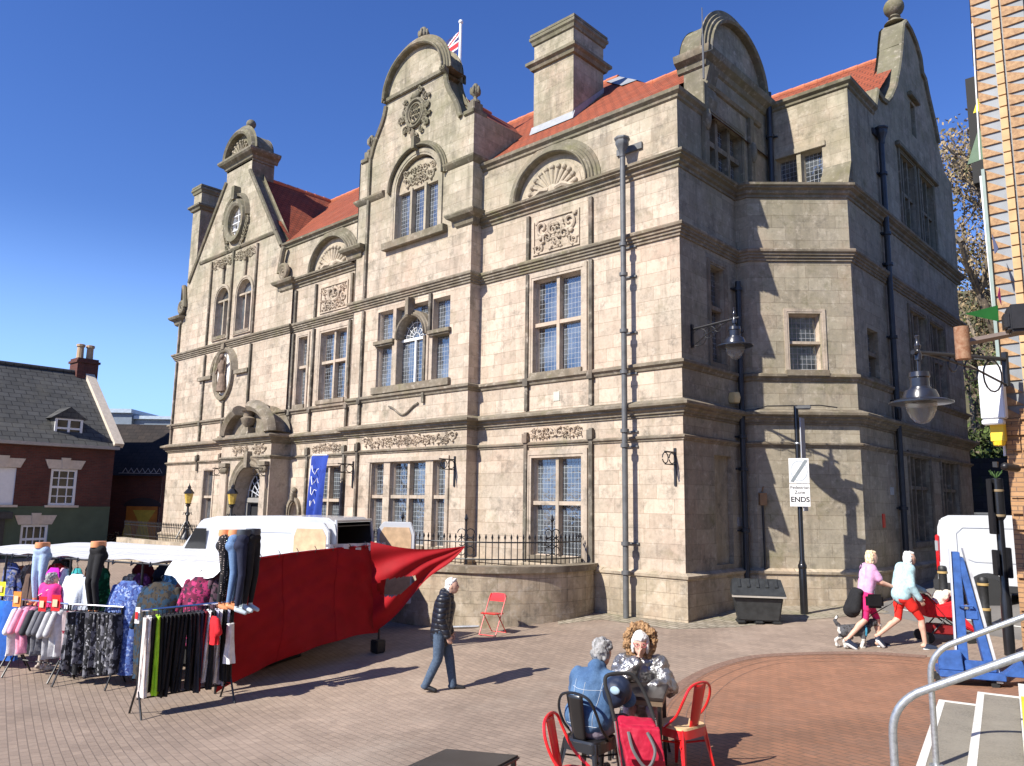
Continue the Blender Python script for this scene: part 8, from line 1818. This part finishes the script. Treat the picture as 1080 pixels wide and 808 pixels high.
mb = MB(); mb.lathe([(.085,0),(.085,.9),(.065,1.0),(.062,2.2),(.10,2.25),(.10,2.9),(.0,2.92)], (q.x,q.y,z), 16); mb.build('post', BLACKP, sv_)
for (du,zz,h_,w_) in ((-.11,2.15,.36,.05),(-.12,2.6,.6,.02),(.10,1.5,.5,.07),(-.10,1.5,.42,.05)): mb = MB(); mb.box((q.x+du*.73,q.y+du*.68-.05,z+zz),(w_,.16,h_),.7); mb.build('box', IRON if w_ != .03 else LEADGREY, sv_, bev=.01)
for zz in (2.28,2.7): mb = MB(); mb.lathe([(.104,zz-.02),(.108,zz),(.104,zz+.02)], (q.x,q.y,z), 16); mb.build('clamp', plain('old brass clamp', (.22,.16,.09), .6), sv_)
mb = MB(); mb.box((q.x-.09,q.y-.075,z+2.12),(.05,.01,.1),.7); mb.build('sticker', plain('blue sticker', (.03,.25,.6), .5), sv_)
for zz in (2.94,):
    mb = MB(); rnd = random.Random(3)
    for k in range(14): a = rnd.uniform(0,6.28); mb.tube([(q.x,q.y,z+2.9),(q.x+.1*math.cos(a),q.y+.1*math.sin(a),z+2.98+rnd.uniform(0,.08))],.006,4)
    mb.build('weed', plain('weed leaf', (.06,.12,.03), .8), sv_)
q2 = at(1062,690,12.5)
# blue timber A-frame on castors
bo = Vector((-3.23,13.2,gz(-3.23,13.2))); CRr = Vector((.73,.683,0)); CFf = Vector((-.683,.73,0)); bf = thing('blue_frame_stand', 'tall narrow blue painted timber A-frame on castors beside the steps', 'stand', bo); FB_ = Fr((bo.x,bo.y), (.93,.37)); z = bo.z
def leg_(u0,zb,u1,zt,w,n0,n1): 
    return [(u0-w/2,z+zb),(u0+w/2,z+zb),(u1+w/2,z+zt),(u1-w/2,z+zt)]
mb = MB(); mb.prism(FB_, [(-.075,z+.14),(.075,z+.14),(.055,z+1.88),(-.06,z+1.88)], -.10, .10); mb.build('left_upright', BLUEP, bf, bev=.006)
mb = MB(); mb.prism(FB_, [(.30,z+.14),(.42,z+.14),(.10,z+1.80),(.057,z+1.80),(.057,z+1.55)], -.10, .10); mb.build('right_upright', BLUEP, bf, bev=.006)
mb = MB(); mb.prism(FB_, [(-.10,z+.14),(-.077,z+.14),(-.062,z+1.92),(-.085,z+1.92)], .06, .13); mb.build('left_board', plain('white edged board', (.55,.58,.64), .5), bf)
mb = MB(); mb.prism(FB_, [(.425,z+.14),(.46,z+.14),(.13,z+1.94),(.095,z+1.94)], -.05, .13); mb.build('right_board', plain('pale scuffed board', (.52,.53,.54), .6, var=.25), bf)
mb = MB(); mb.boxF(FB_,.077,.23,z+.93,z+1.05,-.08,.115); mb.build('cross_bar', BLUEP, bf, bev=.006); mb = MB(); mb.tube([FB_(.0,z+1.10,.12),FB_(.01,z+1.12,.16),FB_(.17,z+1.12,.16),FB_(.18,z+1.10,.12)],.012,6); mb.build('handle', BLUEP, bf)
mb = MB(); mb.boxF(FB_,-.33,.50,z+.12,z+.22,-.25,.27); mb.boxF(FB_,.0,.40,z+.222,z+.36,.11,.2); mb.build('base', BLUEP, bf, bev=.01)
mb = MB(); mb.prism(FB_, [(-.34,z+.222),(-.02,z+.222),(-.04,z+.50),(-.32,z+.46)], .14, .26); mb.build('tray_board', BLUEP, bf, bev=.008)
mb = MB(); mb.prism(FB_, [(.46,z+.18),(.78,z+.18),(.72,z+.40)], .0, .2); mb.build('wedge', BLUEP, bf, bev=.006)
for u, n in ((-.28,.2),(.42,.2),(-.28,-.2),(.42,-.2)):
    mb = MB(); mb.boxF(FB_,u-.04,u+.04,z+.09,z+.13,n-.04,n+.04); ca = mb.build('castor', GALV, bf); mb = MB(); mb.lathe([(.02,-.018),(.055,-.016),(.055,.016),(.02,.018)], FB_(u-.05,z+.056,n), 16, axis=FB_.n); mb.build('wheel', RUBBER, ca)
# ---------------------------------------------------------------- steps and handrails in the right foreground
D_ = Vector((-.19,.982)); U_ = Vector((.982,.19)); S0 = Vector((-2.47,8.29))
stp = thing('steps', 'wide concrete steps with white painted nosings rising to the right foreground', 'steps', (S0.x,S0.y,1.0))
zs = [1.16,1.31,1.46,1.61,1.76,1.9]
for k, z in enumerate(zs):
    a = S0+U_*(.43*k); wd = .43 if k < 5 else 6
    p = [a+D_*(-7), a+D_*(3.0), a+D_*(3.0)+U_*wd, a+D_*(-7)+U_*wd]
    if k == 0: pass
    mb = MB(); mb.mesh([(q.x,q.y,z) for q in p]+[(q.x,q.y,.3) for q in p],[(0,3,2,1),(4,5,6,7),(0,1,5,4),(1,2,6,5),(2,3,7,6),(3,0,4,7)]); s_ = mb.build('tread', TREAD, stp, bev=.008)
    q = [a+D_*(-7)-U_*.004, a+D_*3.004-U_*.004, a+D_*3.004+U_*.07, a+D_*(-7)+U_*.07]
    mb = MB(); mb.mesh([(v.x,v.y,z+.004) for v in q]+[(v.x,v.y,z-.045) for v in q],[(0,3,2,1),(4,5,6,7),(0,1,5,4),(1,2,6,5),(2,3,7,6),(3,0,4,7)]); mb.build('nosing', NOSE, s_)
    q = [a+D_*2.93, a+D_*3.004, a+D_*3.004+U_*(wd if wd < 1 else 3), a+D_*2.93+U_*(wd if wd < 1 else 3)]
    mb = MB(); mb.mesh([(v.x,v.y,z+.0055) for v in q]+[(v.x,v.y,z-.03) for v in q],[(0,3,2,1),(4,5,6,7),(0,1,5,4),(1,2,6,5),(2,3,7,6),(3,0,4,7)]); mb.build('end_line', NOSE, s_)
def handrail(label, base, z0, top, L, slope, r=.028):
    t = thing('handrail', label, 'handrail', (base.x,base.y,z0), 'galvanised handrails on the steps'); mb = MB(); P_ = []
    for k in range(6): P_.append(Vector((base.x,base.y,z0+(top-.22)*k/5)))
    c = Vector((base.x,base.y,z0+top-.22)); dv = Vector((U_.x,U_.y,slope)).normalized()
    e = Vector((base.x,base.y,z0+top))+dv*.20
    for k in range(1,9):
        q = k/8; P_.append((1-q)**2*c+2*q*(1-q)*Vector((base.x,base.y,z0+top-.02))+q*q*e)
    P_ += [e+dv*(L*k/4) for k in range(1,5)]
    mb.tube(P_, r, 14); mb.build('rail', GALV, t)
    mb = MB(); mb.lathe([(r*2.2,0),(r*2.2,.012),(r*1.1,.016)], (base.x,base.y,z0), 16); mb.build('base_plate', GALV, t)
    mb = MB(); q = e+dv*L; zf = 1.9; mb.tube([(q.x,q.y,zf),(q.x,q.y,q.z)], r, 12); mb.build('end_post', GALV, t)
handrail('galvanised handrail further up the steps, its post beside the first nosing', Vector((-2.33,8.39)), 1.16, 1.02, 2.2, .50)
handrail('nearer galvanised handrail crossing the bottom right corner', Vector((-1.98,6.15)), 1.16, 1.0, 2.2, .50)
c = at(1078,745,6.9); mb = MB(); mb.box((c.x+.08,c.y,c.z-.28),(.16,.3,.75),.2); tag(mb.build('yellow_bin', YEL, bev=.03), 'yellow plastic bin cut by the right edge on the steps', 'bin')
